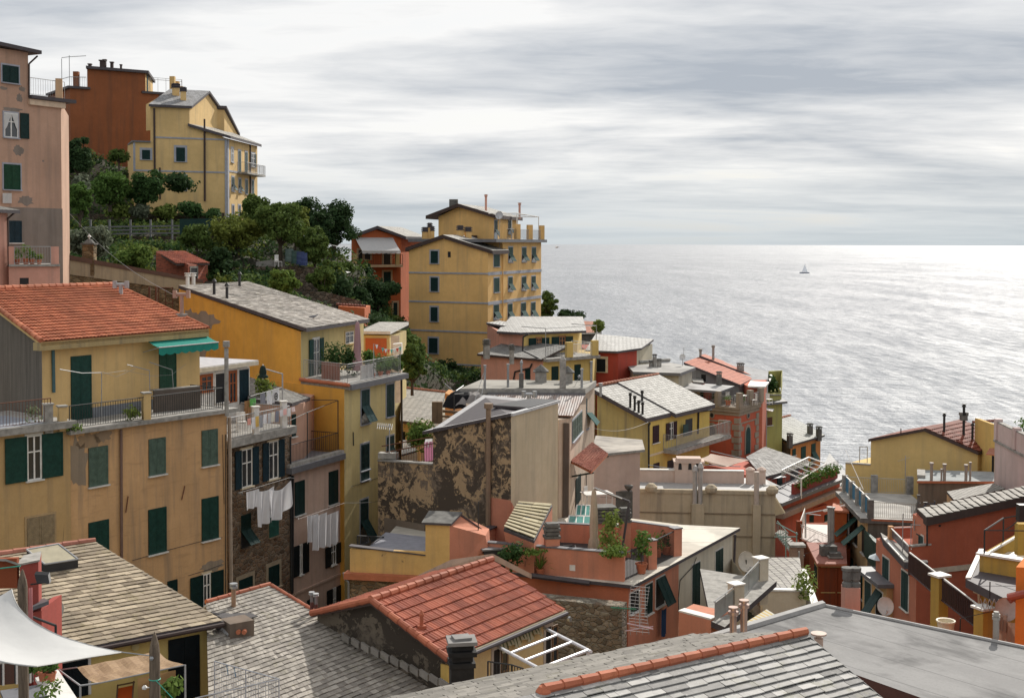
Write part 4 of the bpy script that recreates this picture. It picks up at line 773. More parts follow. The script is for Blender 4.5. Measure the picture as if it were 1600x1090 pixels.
pipe(H6,W6r,[zD(543,300),zD(543,720)],.06,Y6);mb=MB(DARK);mb.box(W6.hit(zD(264,370)),W6.u*.3,W6.n*.03,UP*.55);mb.build('vent',H6)
zz=zs6+.3;f=lambda x:zed(W6r.hit(zD(x,290)),zz)+W6r.n*.2
rp=[f(x) for x in (540,612,676,737)];railing(H6,rp[:2],1.0,IRON,.18,.012);railing(H6,rp[1:],1.0,GALV,.18,.012)
for p_ in rp:mb=MB(Y6);mb.cbox(p_,.5,.5,1.5,.4);mb.build('pier',H6)
mb=MB(WHITE);a,b=zed(W6r.hit(zD(620,200)),zz+2.6),zed(W6r.hit(zD(732,200)),zz+2.4);mb.path([a-W6r.n*3,b-W6r.n*3,b,a,a-W6r.n*3],.05,5)
for p_ in (a,b,b-W6r.n*3):mb.tube(zed(p_,zz),p_,.05,5)
mb.path([zed(a,a.z)+(b-a)*.5,a+(b-a)*.5-W6r.n*3],.04,4);mb.build('pergola_frame',H6)
for x,y,h_,w_ in ((327,285,1.05,.55),(368,290,1.0,.55),(145,290,1.0,.5),(170,268,1.0,.4),(182,270,.7,.4),(510,712,.6,.5)):
 if x!=510:b_=at(zD(x,y),126 if x>200 else 128);chimney(H6,b_,h_,w_,Y6,'stack',capmat=TRIM)
flue(H6,pkp+dk*.2+UP*.3+Wp6.u*2.4,1.2,.12,PK2,'pot');flue(H6,pkp+dk*.75+UP*-.4+Wp6.u*5,1.2,.12,PK2,'pot');mb=MB(DCONC);mb.cbox(zed(pkp,zpp-.2)-Wp6.u*1.8-Wp6.n*1,.9,.7,.9);mb.build('chimney',H6)
def dish(par,c,r,mat,aim=(.25,-.9,.35),name='satellite_dish',mast=1.2,arm=True):
 a=V(aim).normalized();x=a.cross(UP).normalized();y=x.cross(a);n=20;mb=MB(mat);rows=[]
 for q in (0,.3,.6,.85,1):rows.append([V(c)+(x*math.cos(k*2*math.pi/n)*r+y*math.sin(k*2*math.pi/n)*r*1.08)*q+a*(r*.28*q*q) for k in range(n+1)])
 mb.grid(rows);mb.grid([[p+a*.0-a*.015 for p in rw] for rw in rows]);mb.grid([rows[-1],[p+a*.02 for p in rows[-1]],[p-a*.015 for p in rows[-1]]]);mb.use(GALV).tube(V(c)-a*.02,V(c)-a*.12,r*.18,6);mb.tube(V(c)-a*.1,V(c)-a*.1-UP*mast,.03,6)
 if arm:e=V(c)+a*r*1.15-y*r*.55;mb.tube(V(c)-y*r,e,.015,4);mb.tube(e,e-a*.12,.035,6)
 return mb.build(name,par)
dish(H6,at(zD(530,155),124),.38,paint((.45,.45,.46)),(-.3,-.9,.3),mast=3)
# ================================================================== terraces, walls, fence, hut
def twall(label,pts,h,mat,th=.5,cat='retaining wall',cope=None,name='retaining_wall'):
 """dry-stone wall along world points (tops), going down h"""
 t=thing(name,label,cat,pts[0]-UP*h);mb=MB(mat)
 for a,b in zip(pts,pts[1:]):
  n=Wall(a,b).n*th;q=[a,b,b-n,a-n];mb.prism([k-UP*h for k in q],q)
 mb.build('wall',t)
 if cope:
  mb=MB(cope)
  for a,b in zip(pts,pts[1:]):
   n=Wall(a,b).n;q=[a+n*.1,b+n*.1,b-n*(th+.1),a-n*(th+.1)];mb.prism([k+UP*.003 for k in q],[k+UP*.15 for k in q])
  mb.build('coping',t)
 return t
STW=stone((.10,.085,.065),2.2,(.05,.045,.035),.8);STB=stone((.17,.13,.075),2.4,(.14,.11,.07),.5)
twall('upper dry-stone terrace wall below the yellow hilltop house',[at(zB(510,125),119),at(zB(900,122),119),at(zB(1275,118),119)],3.0,STW)
twall('long dry-stone terrace wall under the grey rail fence',[at(zB(540,252),111),at(zB(900,250),111),at(zB(1250,240),112)],2.2,STW)
twall('dark dry-stone wall on the garden terrace among the trees',[at(zC(230,500),104),at(zC(600,492),106),at(zC(720,500),108)],2.4,STW)
twall('low concrete kerb wall of the vegetable terrace',[at(zC(365,470),106.5),at(zC(450,458),107),at(zC(527,455),107.5)],.9,CONC,.25,'kerb wall',name='kerb_wall')
twall('lower dry-stone wall above the small orange shed roof',[at(zC(560,640),100),at(zC(760,640),102),at(zC(960,690),104)],3,STW)
twall('pierced garden wall below the orange house with the white awning',[at(zC(800,812),108),at(zC(1010,808),110),at(zC(1230,815),112)],2.2,plaster((.10,.09,.075),.5,41),.3,'garden wall',name='garden_wall')
mb=MB(leaf((.045,.06,.015),(.09,.11,.03)));rr=random.Random(5)
for i in range(5200):
 x=rr.uniform(640,1090);y=rr.uniform(313,330)+rr.uniform(-1,3);p=at(zB(x,y),109.5-(y-313)*.04);h=rr.uniform(.06,.22);a=rr.uniform(0,3.1);d=V((math.cos(a),math.sin(a),0))*.05;mb.face([p-d,p+d,p+UP*h+d*rr.uniform(-3,3)])
mb.build('grass',None,kind='stuff',label='strip of short lit grass on the terrace',cat='grass')
# fence
fn=thing('rail_fence','grey wooden rail fence along the hillside path','fence',at(zB(520,250),110.5));FW=paint((.13,.13,.135),.8)
for x in (515,622,741,855,977):mb=MB(FW);b_=at(zB(x,252),110.5);mb.cbox(b_-UP*.3,.14,.14,1.75);mb.build('post',fn)
for y in (200,219,240):mb=MB(FW);a,b=at(zB(470,y+4),110.4),at(zB(1020,y-4),110.4);mb.box(a,b-a,V((0,.05,0)),UP*.13);mb.build('rail',fn)
mb=MB(paint((.01,.035,.03),.9));a,b=at(zB(1020,242),110.3),at(zB(1235,238),110.8);mb.box(a,b-a,V((0,.04,0)),UP*1.35);mb.build('screen_netting',None,label='dark green netting screen at the right end of the rail fence',cat='netting')
# sloping stair parapet
a,b=at(zB(395,385),83),at(zB(1150,515),88);W=Wall(a,b);sw=thing('stair_wall','long sloping rubble wall with plaster band and brown coping descending the hill','wall',zed(b,b.z-4))
mb=MB(STB);mb.prism([zed(a,a.z-6),zed(b,b.z-6),zed(b,b.z-6)-W.n*.6,zed(a,a.z-6)-W.n*.6],[a,b,b-W.n*.6,a-W.n*.6]);mb.build('wall',sw)
mb=MB(plaster((.40,.32,.21),.5,42));o=W.n*.06;mb.prism([a-UP*.95+o,b-UP*.7+o,b-UP*.7,a-UP*.95],[a+o,b+o,b,a]);mb.build('plaster_band',sw)
mb=MB(paint((.12,.065,.045),.8));o=W.n*.15;mb.prism([a+UP*.003+o,b+UP*.003+o,b+UP*.003-o*6,a+UP*.003-o*6],[a+UP*.3+o,b+UP*.22+o,b+UP*.22-o*6,a+UP*.3-o*6]);mb.build('coping',sw)
c=at(zB(508,385),84);cl=thing('stone_chimney','small stone chimney with a pointed cap beside the top of the sloping wall','chimney',c);mb=MB(STB);mb.cbox(c-UP*1,.75,.65,2.0);mb.build('shaft',cl);mb=MB(DCONC);mb.cbox(c+UP*1.0,.9,.8,.1);mb.lathe(c+UP*1.1,[(.4,0),(.15,.25),(.01,.3)],10);mb.use(MARBLE).lathe(c+UP*1.38,[(.05,0),(.05,.1),(.14,.13),(.08,.22),(.01,.32)],8);mb.build('cap',cl)
# brick hut
BRK=slate((.36,.10,.055),(.18,.055,.035),.1,.28,.9,.4,(.16,.12,.09),'brick')
c=at(zB(1070,490),93);wl=Wall(at(zB(890,440),94.5),c);c2=at(zB(1180,480),96);ht=thing('brick_hut','small old brick hut with a sloping red tiled roof on the terraced hillside','hut',zed(c,c.z-1))
a0=at(zB(885,340),95.5);zc=zat(c.x,c.y,zB(0,410)[1]);z_a=zat(a0.x,a0.y,zB(0,340)[1])
dd=zed(c2-c,0);walls(ht,[zed(a0,z_a),zed(c,zc),zed(c2,zc-.05),zed(a0,z_a)+dd],c.z-3,BRK);window(ht,Wall(c,c2),zB(1083,432,1118,490),'dark',GREEN,plaster((.2,.19,.17),.4,43),lod=1,fw=.15,name='doorway',sill=False)
e0,e1=at(zB(1000,408),92.6),at(zB(1190,408),95.4);e1.z=e0.z;r0=at(zB(885,338),96);r1=at(zB(1045,333),99);r1.z=r0.z;mb=MB();mb.slab([e0,e1,r1,r0],.12,TL2,BROWN);mb.use(RT2);pantiles(mb,[e0+UP*.01,e1+UP*.01,r1+UP*.01,r0+UP*.01],.4,.2,.05,.05,7,per=1);mb.build('roof',ht)
# little orange shed
c=at(zC(980,730),101);sh=thing('shed','little orange garden shed with a tiled edge below the terraces','shed',c-UP*2);walls(sh,[at(zC(830,720),101),at(zC(980,730),101),at(zC(980,730),101)+V((0,4,0)),at(zC(830,720),101)+V((0,4,0))],c.z-3,OR5)
ridge_caps(sh,at(zC(820,718),101)+UP*.1,at(zC(985,728),101)+UP*.1,TL2,.1,.4,'coping_tiles')
# metal gate posts beside the sloping wall
gt=thing('garden_gate','rusty iron gate with two posts behind the red tiled roof','gate',at(zB(870,640),84));mb=MB(RUST)
for x in (848,886):p_=at(zB(x,600),84);mb.tube(p_-UP*2,at(zB(x,538),84),.07,6)
mb.build('post',gt);mb=MB(RUST)
for x in (900,940,980):p_=at(zB(x,540),84);mb.tube(p_,p_-UP*5,.03,4)
mb.path([at(zB(895,543),84),at(zB(985,543),84)],.03,4);mb.path([at(zB(895,630),84),at(zB(985,630),84)],.03,4);mb.build('grille',gt)
# small house with terrace roof behind the ochre house
c=at(zC(1122,886),88);hs=bld('small orange and white house behind the ochre house terrace',zed(c,c.z-3),group=GRP);l_=at(zC(960,865),88.3);W=Wall(l_,c);walls(hs,[zed(l_,c.z),c,c-W.n*5,zed(l_,c.z)-W.n*5],c.z-6,PALEY)
mb=MB(OR5);u0_=W.hit(zC(985,890));mb.box(zed(u0_,c.z-1.9)+W.n*.0,W.u*1.5 if (c-u0_).dot(W.u)>0 else-W.u*1.5,W.n*.04,UP*1.7);mb.build('painted_panel',hs)
q=[zed(at(zC(955,850),88.3),c.z+.1)+W.n*.3,zed(at(zC(1132,873),88),c.z+.1)+W.n*.3];roofplate(hs,[q[0]+UP*.2,q[1]+UP*.2,q[1]-W.n*5.5+UP*.5,q[0]-W.n*5.5+UP*.5],.2,MARBLE,top=SL_L);mb=MB(paint((.5,.45,.38)));p_=W.hit(zC(1130,900));mb.box(zed(p_,c.z-4)+W.n*.02,W.u*.6,W.n*.05,UP*4);mb.build('corner_band',hs)
twall('rear garden wall carrying a white roofed corner right of the ochre house',[at(zC(1140,935),86),at(zC(1190,930),86)],4,WHITE,.6,'garden wall',name='garden_wall')
sr=thing('lean_to','white sheet roof lean-to in the garden left of the orange house','lean-to',at(zC(850,600),118));mb=MB(WHITE);mb.slab([at(zC(820,552),116),at(zC(900,525),118),at(zC(800,515),122),at(zC(700,550),119)],.06,WHITE);mb.build('roof',sr);mb=MB(WOOD)
for x,y,d in ((822,555,116),(705,553,119)):p_=at(zC(x,y),d);mb.tube(p_-UP*2.4,p_,.05,5)
mb.build('post',sr)
for i,(x,y,s,lb,m_) in enumerate(((552,452,.35,'grey green water barrel, leftmost of the barrels under the trees',(.08,.12,.11)),(585,463,.34,'dark green water barrel between the other barrels under the trees',(.03,.07,.06)),(613,468,.36,'blue water barrel left of the rightmost barrel',(.03,.05,.13)),(630,475,.36,'blue water barrel, rightmost under the trees',(.03,.05,.15)))):
 p_=at(zC(x,y+15),106);mb=MB(paint(m_,.5));mb.lathe(p_,[(.01,0),(s,0),(s*1.08,.3),(s,.35),(s*1.08,.65),(s,.7),(s,1.05),(.01,1.05)],14);mb.build('water_barrel',None,label=lb,cat='barrel',group='water barrels on the terrace')
# ------------------------------------------------------------------ trees
TG='trees and shrubs of the hillside garden'
TR1=leaf((.041,.074,.019),(.115,.162,.041));TR2=leaf((.016,.038,.016),(.047,.081,.030));TR3=leaf((.068,.095,.020),(.189,.216,.047));TR4=leaf((.081,.101,.068),(.162,.182,.121))
def ptree(label,px,d,wpx,hpx,mat,seed,trunk=.3,n=2400,size=.26,**k):
 n=int(n*2.2);size*=.62;trunk*=.6;hpx*=1.05;wpx*=1.12;k.setdefault('clumps',44)
 b=at((px[0],px[1]),d);h=hpx/F*d;r=wpx/2/F*d;tree(label,b,h,r,mat,TG,seed,n,size,trunk,**k)
ptree('round lit green tree right of the netting screen, below the yellow hilltop house',(372,402),107,82,64,TR3,1)
ptree('large lit olive green tree with a thick twisted trunk in the middle of the garden',(438,400),107,80,86,TR1,2,.32,3400)
ptree('light green tree at the hill edge right of the large olive green one',(462,392),112,50,70,TR3,3)
ptree('oleander with pink blossom at the foot of the yellow hilltop house',(398,352),121,44,46,TR1,4,.15)
ptree('dark evergreen tree on the skyline behind the olive green tree',(478,375),128,62,66,TR2,5)
ptree('wide dark evergreen tree on the skyline left of the orange house',(522,395),126,72,82,TR2,6,.2,3400)
ptree('dark cypress-like tree between the skyline evergreens',(500,390),122,40,60,TR2,7,.2)
ptree('tall leafy tree left of the white lean-to roof',(492,425),108,50,66,TR1,8)
ptree('young bright green tree under the leafy one by the lean-to',(505,470),104,40,60,TR1,9)
ptree('dark bushy tree right of the brick hut',(347,440),98,44,52,TR2,10,.15)
ptree('small green tree above the brick hut roof',(308,395),105,46,40,TR1,11,.2)
ptree('bright green fruit tree left of the brick hut',(208,424),92,58,38,LF5,12,.2)
ptree('grey green olive tree beside the pointed stone chimney',(140,410),88,66,56,TR4,13,.15)
ptree('dark tree against the left side of the orange hilltop house',(122,276),112,52,60,TR2,14,.1,n=3000)
ptree('small standard tree in front of the orange hilltop house',(186,264),125,30,28,TR1,15,.5,900,.2)
ptree('broad green bush-tree under the orange hilltop house',(172,322),116,64,50,LF1,16,.08)
ptree('dark laurel tree left of the yellow hilltop house',(226,318),118,58,46,LF2,17,.08,3000)
ptree('tall climbing shrub beside the tall pink house',(125,345),100,34,62,LF1,18,.05)
ptree('bright green tree above the ochre house roof',(442,460),96,40,36,LF5,19,.15)
ptree('dark bushy tree in front of the orange house with the white awning',(592,480),118,58,46,TR2,20,.12,3000)
ptree('green tree at the foot of the tower house, left side',(640,582),100,44,62,TR1,21,.3)
ptree('leafy green tree right of the small orange and white house',(644,606),84,40,70,TR1,27,.2)
ptree('dark tree behind the ochre terrace, near the pierced wall',(560,500),112,44,50,TR2,22,.2)
ptree('dark pine behind the tower house on its sea side',(857,520),150,32,66,TR1,23,.1)
ptree('low dark pine right of the tower house',(888,520),150,44,38,TR2,24,.1)
ptree('climbing shrub growing on the grey base of the tower house',(700,606),116,42,42,TR2,25,.2,1400)
ptree('dark shrub tree right of the lean-to, beside the orange house',(572,455),128,26,46,TR2,26,.2,1200)
for i,(x,y,w_,h_,d,m_,lb) in enumerate(((128,305,40,30,106,TR4,'dry shrub between the climbing shrub and the dark tree'),(185,338,40,24,117,LF3,'yellow green bush on the upper stone wall, left one'),(220,338,34,20,117,TR4,'dry brown green bush in the middle of the upper stone wall'),(258,338,38,20,118,LF3,'yellow green bush on the upper stone wall, near the yellow house'),(300,336,50,22,118,LF2,'dark green hedge bush on the upper stone wall under the downpipe'),(335,338,28,14,118,LF2,'low dark bush at the right end of the upper stone wall'),(420,440,50,20,103,TR2,'low dark undergrowth on the garden terrace'),(540,425,34,18,122,TR1,'hedge bush beside the path to the orange house'),
 (523,440,40,30,113,TR1,'leafy bush beside the young bright green tree'),(535,470,46,34,108,TR2,'dark bush below the white lean-to'),(480,490,60,30,104,TR2,'dark undergrowth above the ochre house roof'),(560,520,70,36,104,TR2,'dark bush above the small orange and white house'),(660,606,60,30,108,TR2,'dark bush at the left foot of the tower house'),(215,470,20,14,85,LF5,'sprig of bright green vine behind the red tiled roof'),(150,380,40,20,104,TR2,'dark bush left of the rail fence'),(600,545,60,30,100,TR2,'dark bush right of the ochre house roof'),(640,560,40,40,98,TR1,'green bush behind the ochre house terrace'),(330,385,40,14,109,TR2,'low bush at the end of the second stone wall'),(280,300,60,30,120,TR2,'dark hedge against the wall of the yellow hilltop house'),(935,515,24,16,140,LF3,'small green shrub beside the red tiled cottage by the sea'))):
 b=at((x,y),d);bush(lb,b-UP*.3,w_/F*d,h_/F*d*1.25,m_,60+i,900,.22,group=TG)
uc=MB(TR2);rr=random.Random(99)
for i in range(1500):
 d=rr.uniform(96,133);x=rr.uniform(-.36,-.085)*d;gz=ground(x,d);pp_=proj(V((x,d,gz)))
 if pp_[0]<100 or (pp_[0]>225 and pp_[1]<335) or rr.random()<.12:continue
 uc.use((TR2,TR1,TR3,LF2)[rr.choice((0,0,1,1,2,3))]);leaves(uc,V((x,d,gz+.25)),rr.uniform(.5,1.3),.8,rr.uniform(.3,.9),30,.2,rr,hollow=0)
for i in range(420):
 x,y,d=rr.uniform(590,790),rr.uniform(560,640),rr.uniform(88,120);p_=at((x,y),d);gz=ground(p_.x,d)
 if abs(gz-p_.z)<4:uc.use(rr.choice((TR2,LF2,TR1)));leaves(uc,V((p_.x,d,gz+.3)),rr.uniform(.5,1.2),.8,rr.uniform(.4,.9),26,.2,rr,hollow=0)
uc.build('undergrowth',None,kind='stuff',label='mixed scrub and weeds covering the terraced slope',cat='undergrowth')
# ================================================================== pink and yellow house with white roof below the tower
GRP='houses of the town'
PK7=plaster((.60,.30,.22),.22,51);Y7=plaster((.62,.45,.16),.22,52)
def house(label,c,drop=10):return bld(label,zed(c,c.z-drop),group=GRP)
c=at(zD(690,870),104);k=onz(zD(1010,872),at(zD(750,900),104).z);c=zed(c,k.z)
W7=Wall(at(zD(755,900),104),onz(zD(1015,880),k.z));W7l=Wall(at(zD(435,880),107),at(zD(755,900),104));H7=house('pink and yellow house with a white flat roof below the tower house',c)
fl=W7.hit(zD(755,900));zf=fl.z;r7=zed(W7.hit(zD(1012,880)),zf);l7=zed(W7l.hit(zD(435,880)),zf);zlr=zat(l7.x,l7.y,zD(0,872)[1])
dd=W7.u*1.0;bk=V((.12,1,0))*8
walls(H7,[zed(l7,zlr),zed(fl,zf),zed(fl,zf)+bk,zed(l7,zlr)+bk],zf-9,PK7);walls(H7,[zed(fl,zf),r7,r7+bk,zed(fl,zf)+bk],zf-9,Y7,'yellow_wall')
roofplate(H7,[zed(l7,zlr+.1)+W7l.n*.3-W7l.u*.2,zed(fl,zf+.1)+W7l.n*.3,zed(fl,zf+.9)+W7l.n*-4.5,zed(l7,zlr+.9)-W7l.n*4.5],.18,BROWN,top=SL_G)
sl0,sl1=zed(fl,zf)+W7.n*.5,r7+W7.n*.5+W7.u*.4;roofplate(H7,[sl0+UP*.12,sl1+UP*.12,sl1-W7.n*4+UP*.12,sl0-W7.n*4+UP*.12],.25,CONC,'terrace_slab')
# upper storey
cu=at(zD(655,760),108.5);W7u=Wall(cu,at(zD(935,760),111));Wul=Wall(at(zD(530,745),110),cu);zu=zat(cu.x,cu.y,zD(0,762)[1]);ru=W7u.hit(zD(932,780));lu=Wul.hit(zD(530,760));lz=zat(lu.x,lu.y,zD(0,742)[1])
walls(H7,[zed(lu,zu),zed(cu,zu),zed(ru,zu),zed(ru,zu)+bk*.7,zed(lu,zu)+bk*.7],zf-1,Y7,'upper_wall',[PK7])
ll=at(zD(467,716),113);walls(H7,[zed(ll,zat(ll.x,ll.y,zD(0,716)[1])),zed(lu,zu),zed(lu,zu)+bk*.5,zed(ll,zu+.4)+bk*.5],zf-1,PK7,'upper_wall')
q=[zed(lu,zu+.1)+Wul.n*.4,zed(cu,zu+.1)+Wul.n*.5,zed(ru,zu+.1)+W7u.n*.5+W7u.u*.6,zed(ru,zu+.9)+bk*.9,at(zD(590,703),118)];q[4].z=zu+.9
roofplate(H7,q,.2,TRIM,top=SL_W);q=[at(zD(462,712),112.5),at(zD(555,728),112),at(zD(640,716),116),at(zD(530,702),118)];roofplate(H7,[k_+UP*.1 for k_ in q],.18,TRIM,top=SL_W)
for bx,st in (((720,785,745,842),'open'),((838,778,868,838),'open')):window(H7,W7u,zD(*bx),st,DGREEN,paint((.35,.16,.07)),lod=1,leaf_w=.75,wf=paint((.35,.16,.07)))
for bx in ((798,932,833,1003),(916,922,948,1008)):window(H7,W7,zD(*bx),'door',DGREEN,None,lod=1)
window(H7,W7l,zD(663,942,690,1000),'closed',DGREEN,None,lod=1)
rp=[sl0+UP*.12-W7.n*.2,zed(W7.hit(zD(876,880)),zf+.12)+W7.n*.3,sl1+UP*.12-W7.n*.2-W7.u*.3];railing(H7,rp[:2],1.05,IRON,.17,.012);railing(H7,rp[1:]+[rp[2]-W7.n*3],1.05,WHITE,.17,.014)
for p_ in (rp[1],rp[2]-W7.u*.2):mb=MB(Y7);mb.cbox(p_,.55,.45,1.25,.3);mb.build('pier',H7)
mb=MB(GALV);a,b=[zed(p_,zf+2.6) for p_ in (rp[0],rp[2])];mb.path([a-W7.n*3,a,b,b-W7.n*3],.03,4)
for p_ in (a,b):mb.tube(zed(p_,zf),p_,.03,4)
mb.build('pergola_frame',H7);pipe(H7,W7l,[zD(683,765),zD(655,780),zD(652,850),zD(740,893)],.07,IRON);pipe(H7,W7l,[zD(700,918),zD(690,940),zD(612,960),zD(605,1000)],.07,IRON);pipe(H7,W7,[zD(998,905),zD(1000,1000)],.08,IRON)
chimney(H7,at(zD(463,868),105.5),.75,.45,CONC,'stack');chimney(H7,at(zD(593,895),104.5),.75,.32,CONC,'stack')
# red tiled cottage by the sea
c=at(zD(1035,760),142);Hc=house('small red tiled cottage right of the tower house, above the sea',c,4);l_=at(zD(930,765),141);walls(Hc,[zed(l_,c.z),zed(c,c.z),c+V((.9,6,0)),l_+V((.9,6,0))],c.z-7,DCONC)
q=[zed(at(zD(925,766),140.5),c.z),zed(at(zD(1032,762),141.5),c.z),at(zD(1042,705),147),at(zD(940,702),147)];mb=MB();mb.slab([p+UP*.1 for p in q],.15,TL3,WHITE);mb.build('roof',Hc)
# ================================================================== red house with white roof
RED=plaster((.42,.07,.045),.2,53);c=at(zM(257,200),112);k=at(zM(370,185),114.5);W=Wall(at(zM(95,200),113),c);H=house('red house with a white flat roof and one dark window',c);l_=W.hit(zM(98,200));zt=c.z
walls(H,[zed(l_,zt),zed(c,zt),zed(k,zt),zed(k,zt)+V((-1,8,0)),zed(l_,zt)+V((-1,8,0))],zt-10,RED)
q=[zed(l_,zt)+W.n*.4-W.u*.5,zed(c,zt)+W.n*.4,zed(k,zt+.1)+V((.4,-.3,0)),at(zM(472,150),122),at(zM(120,128),122)];q[3].z=zt+.3;q[4].z=zt+.8;roofplate(H,[p+UP*.18 for p in q],.18,TRIM,top=SL_W)
window(H,W,zM(127,235,180,314),'closed',DARKS,CREAM,fw=.22,lod=1)
k2=at(zM(465,160),121);walls(H,[zed(k,zt),zed(k2,zt+.1),zed(k2,zt)+V((-3,5,0)),zed(k,zt)+V((-4,5,0))],zt-8,plaster((.52,.47,.36),.3,54),'rear_wall')
# grey flat roof with chain parapet
c=at(zM(625,335),108);k=at(zM(705,305),113);l_=at(zM(360,312),109);k.z=c.z;H=house('low house with a grey flat roof and a rope-like parapet',c);walls(H,[zed(l_,c.z),c,k,k+V((-3,6,0)),zed(l_,c.z)+V((0,7,0))],c.z-6,plaster((.42,.39,.33),.4,55))
q=[zed(l_,c.z)+V((-.2,-.3,0)),c+V((.1,-.35,0)),k+V((.3,-.2,0)),k+V((-1.5,4.5,0)),zed(l_,c.z)+V((-.2,5.5,0))];roofplate(H,[p+UP*.22 for p in q],.25,LEAD,top=membrane((.32,.31,.29),(.22,.21,.2)))
mb=MB(CONC);a,b=q[4]+UP*.25,q[3]+UP*.25
for i in range(22):p_=a.lerp(b,.3+.7*i/21);mb.lathe(p_,[(.02,0),(.2,.12),(.13,.3),(.02,.34)],7)
mb.build('parapet',H)
for x,y,h_,w_ in ((455,290,.4,.25),(478,290,.95,.28),(506,290,.55,.3)):chimney(H,at(zM(x,y),113),h_,w_,CONC,'slab')
dish(H,at(zM(648,226),114),.27,paint((.6,.6,.6)),(-.2,-.9,.2),mast=1.2);mb=MB(GALV);p_=at(zM(655,240),114.5);mb.tube(p_,p_+UP*1.1,.02,4)
for z_ in (.7,.9,1.1):mb.tube(p_+UP*z_-V((.2,0,0)),p_+UP*z_+V((.2,0,0)),.012,3)
mb.build('antenna',H)
# ================================================================== yellow house with pale slate roof and balcony
Y31=plaster((.62,.46,.13),.25,56);Y31L=plaster((.50,.40,.17),.6,57);E1=at(zM(430,598),95);E2=onz(zM(820,505),E1.z);R2=perp(E1,E2,E2).hit(zM(500,336));R1=R2-zed(E2-E1,0);R1=V((R1.x,R1.y,R2.z))
H31=house('yellow house with a pale stone roof, dark red shutters and a long balcony',E1);d1=zed(R1-E1,0);We=Wall(E1,E2).off(-.6);c31=zed(at(zM(440,700),95.6),E1.z-.1);We=Wall(c31,c31+zed(E2-E1,0));e31=We.hit(zM(812,600));zE1=E1.z-.15
walls(H31,[c31,zed(e31,c31.z),zed(e31,R1.z-.25)+d1*.92,zed(c31,R1.z-.25)+d1*.92],c31.z-10,Y31,'wall',[None,None,None,Y31L])
o_=zed(E2-E1,0).normalized();n3=E1.lerp(E2,.36);roofplate(H31,[E1,n3,n3+d1+UP*(R1.z-E1.z),R1],.32,TRIM,top=slate((.50,.485,.45),(.30,.29,.265),.3,.42,.6,.25));up_=(R1-E1)*-.0+UP*.12;ex=-d1*.08-UP*.17;roofplate(H31,[n3+up_+ex,E2+up_+ex,R2+up_,n3+(R1-E1)+up_],.32,TRIM,top=slate((.50,.485,.45),(.30,.29,.265),.3,.42,.6,.25));ridge_caps(H31,R1+UP*.1,R2+UP*.1,TL3,.12,.5)
for bx,st in (((466,640,503,745),'closed'),((565,620,590,725),'door_open'),((665,600,708,700),'door_dark'),((470,868,505,905),'closed'),((555,850,600,900),'dark')):window(H31,We,zM(*bx),st,louvre((.035,.014,.02)),None,leaf_w=.55,lod=1)
mb=MB(DGREEN);u0,u1,z0,z1=ubox(We,zM(630,630,660,700),None);mb.box(We.pt(u0,z0,.3),We.u*(u1-u0),We.n*.04,UP*(z1-z0));mb.build('screen',H31)
s0=We.uz(zM(530,800))[0];s1=We.len+1.2;bz=We.hit(zM(540,790)).z;bz=zat(*(We.pt(s0,0,1.1)[:2]),zM(0,797)[1]);mb=MB(CONC);mb.box(We.pt(s0,bz-.25),We.u*(s1-s0),We.n*1.2,UP*.3);mb.build('balcony_slab',H31);railing(H31,[We.pt(s0,bz+.05,.05),We.pt(s0,bz+.05,1.1),We.pt(s1,bz+.05,1.1),We.pt(s1,bz+.05,.05)],1.15,GALV,.12,.014)
pipe(H31,We,[zM(445,625),zM(437,640),zM(437,900)],.08,IRON);pipe(H31,We,[zM(820,545),zM(740,555),zM(737,690)],.08,IRON);hslab(H31,We,zM(442,805,535,818),.04,'string_course',CREAM)
for x,y,s in ((330,530,.9),(357,548,.9),(381,560,.7),(405,570,.7),(402,490,.6)):flue(H31,plane_hit(zM(x,y),E1,E2,R1),s,.09,IRON,'pot')
flue(H31,at(zM(150,440),97),.5,.1,GALV,'pot')
# ================================================================== red villa with crenels and quoins
VR=plaster((.50,.115,.065),.25,58);QST=plaster((.30,.25,.20),.4,59);c=at(zM(990,552),108);Wl=Wall(onz(zM(745,530),c.z),c);Wr=Wall(c,onz(zM(1130,512),c.z));l_=zed(Wl.hit(zM(745,600)),c.z);r_=zed(Wr.hit(zM(1110,600)),c.z)
HV=house('red castle-like villa with stone quoins, arched windows and a planted roof terrace',c,8);bk=zed(r_-c,0);walls(HV,[l_,c,r_,l_+bk],c.z-10,VR);q=[l_,c,r_,l_+bk];ce=sum(q,V())/4
for z_,ex,h_ in ((-.45,.10,.25),(-.15,.3,.3),(.15,.45,.16)):mb=MB(QST);a_=[ce+(p-ce)*(1+ex/3.2)+UP*(z_+.0) for p in q];mb.prism(a_,[p+UP*h_ for p in a_]);mb.build('cornice',HV)
for i in range(9):
 z_=c.z-.6-i*.55;L=.62 if i%2 else.42;mb=MB(QST);mb.box(zed(c,z_-.5)-Wl.u*L+Wl.n*.06,Wl.u*L+Wl.n*0,-Wl.n*.1,UP*.47);mb.box(zed(c,z_-.5)+Wr.n*.06-Wr.u*.05,Wr.u*(L+.05),-Wr.n*.1,UP*.47);mb.build('quoin',HV)
 if i<9:mb=MB(QST);L=.9 if i%2 else.6;mb.box(zed(r_,z_-.5)-Wr.u*L+Wr.n*.06,Wr.u*L,-Wr.n*.1,UP*.47);mb.build('quoin',HV)
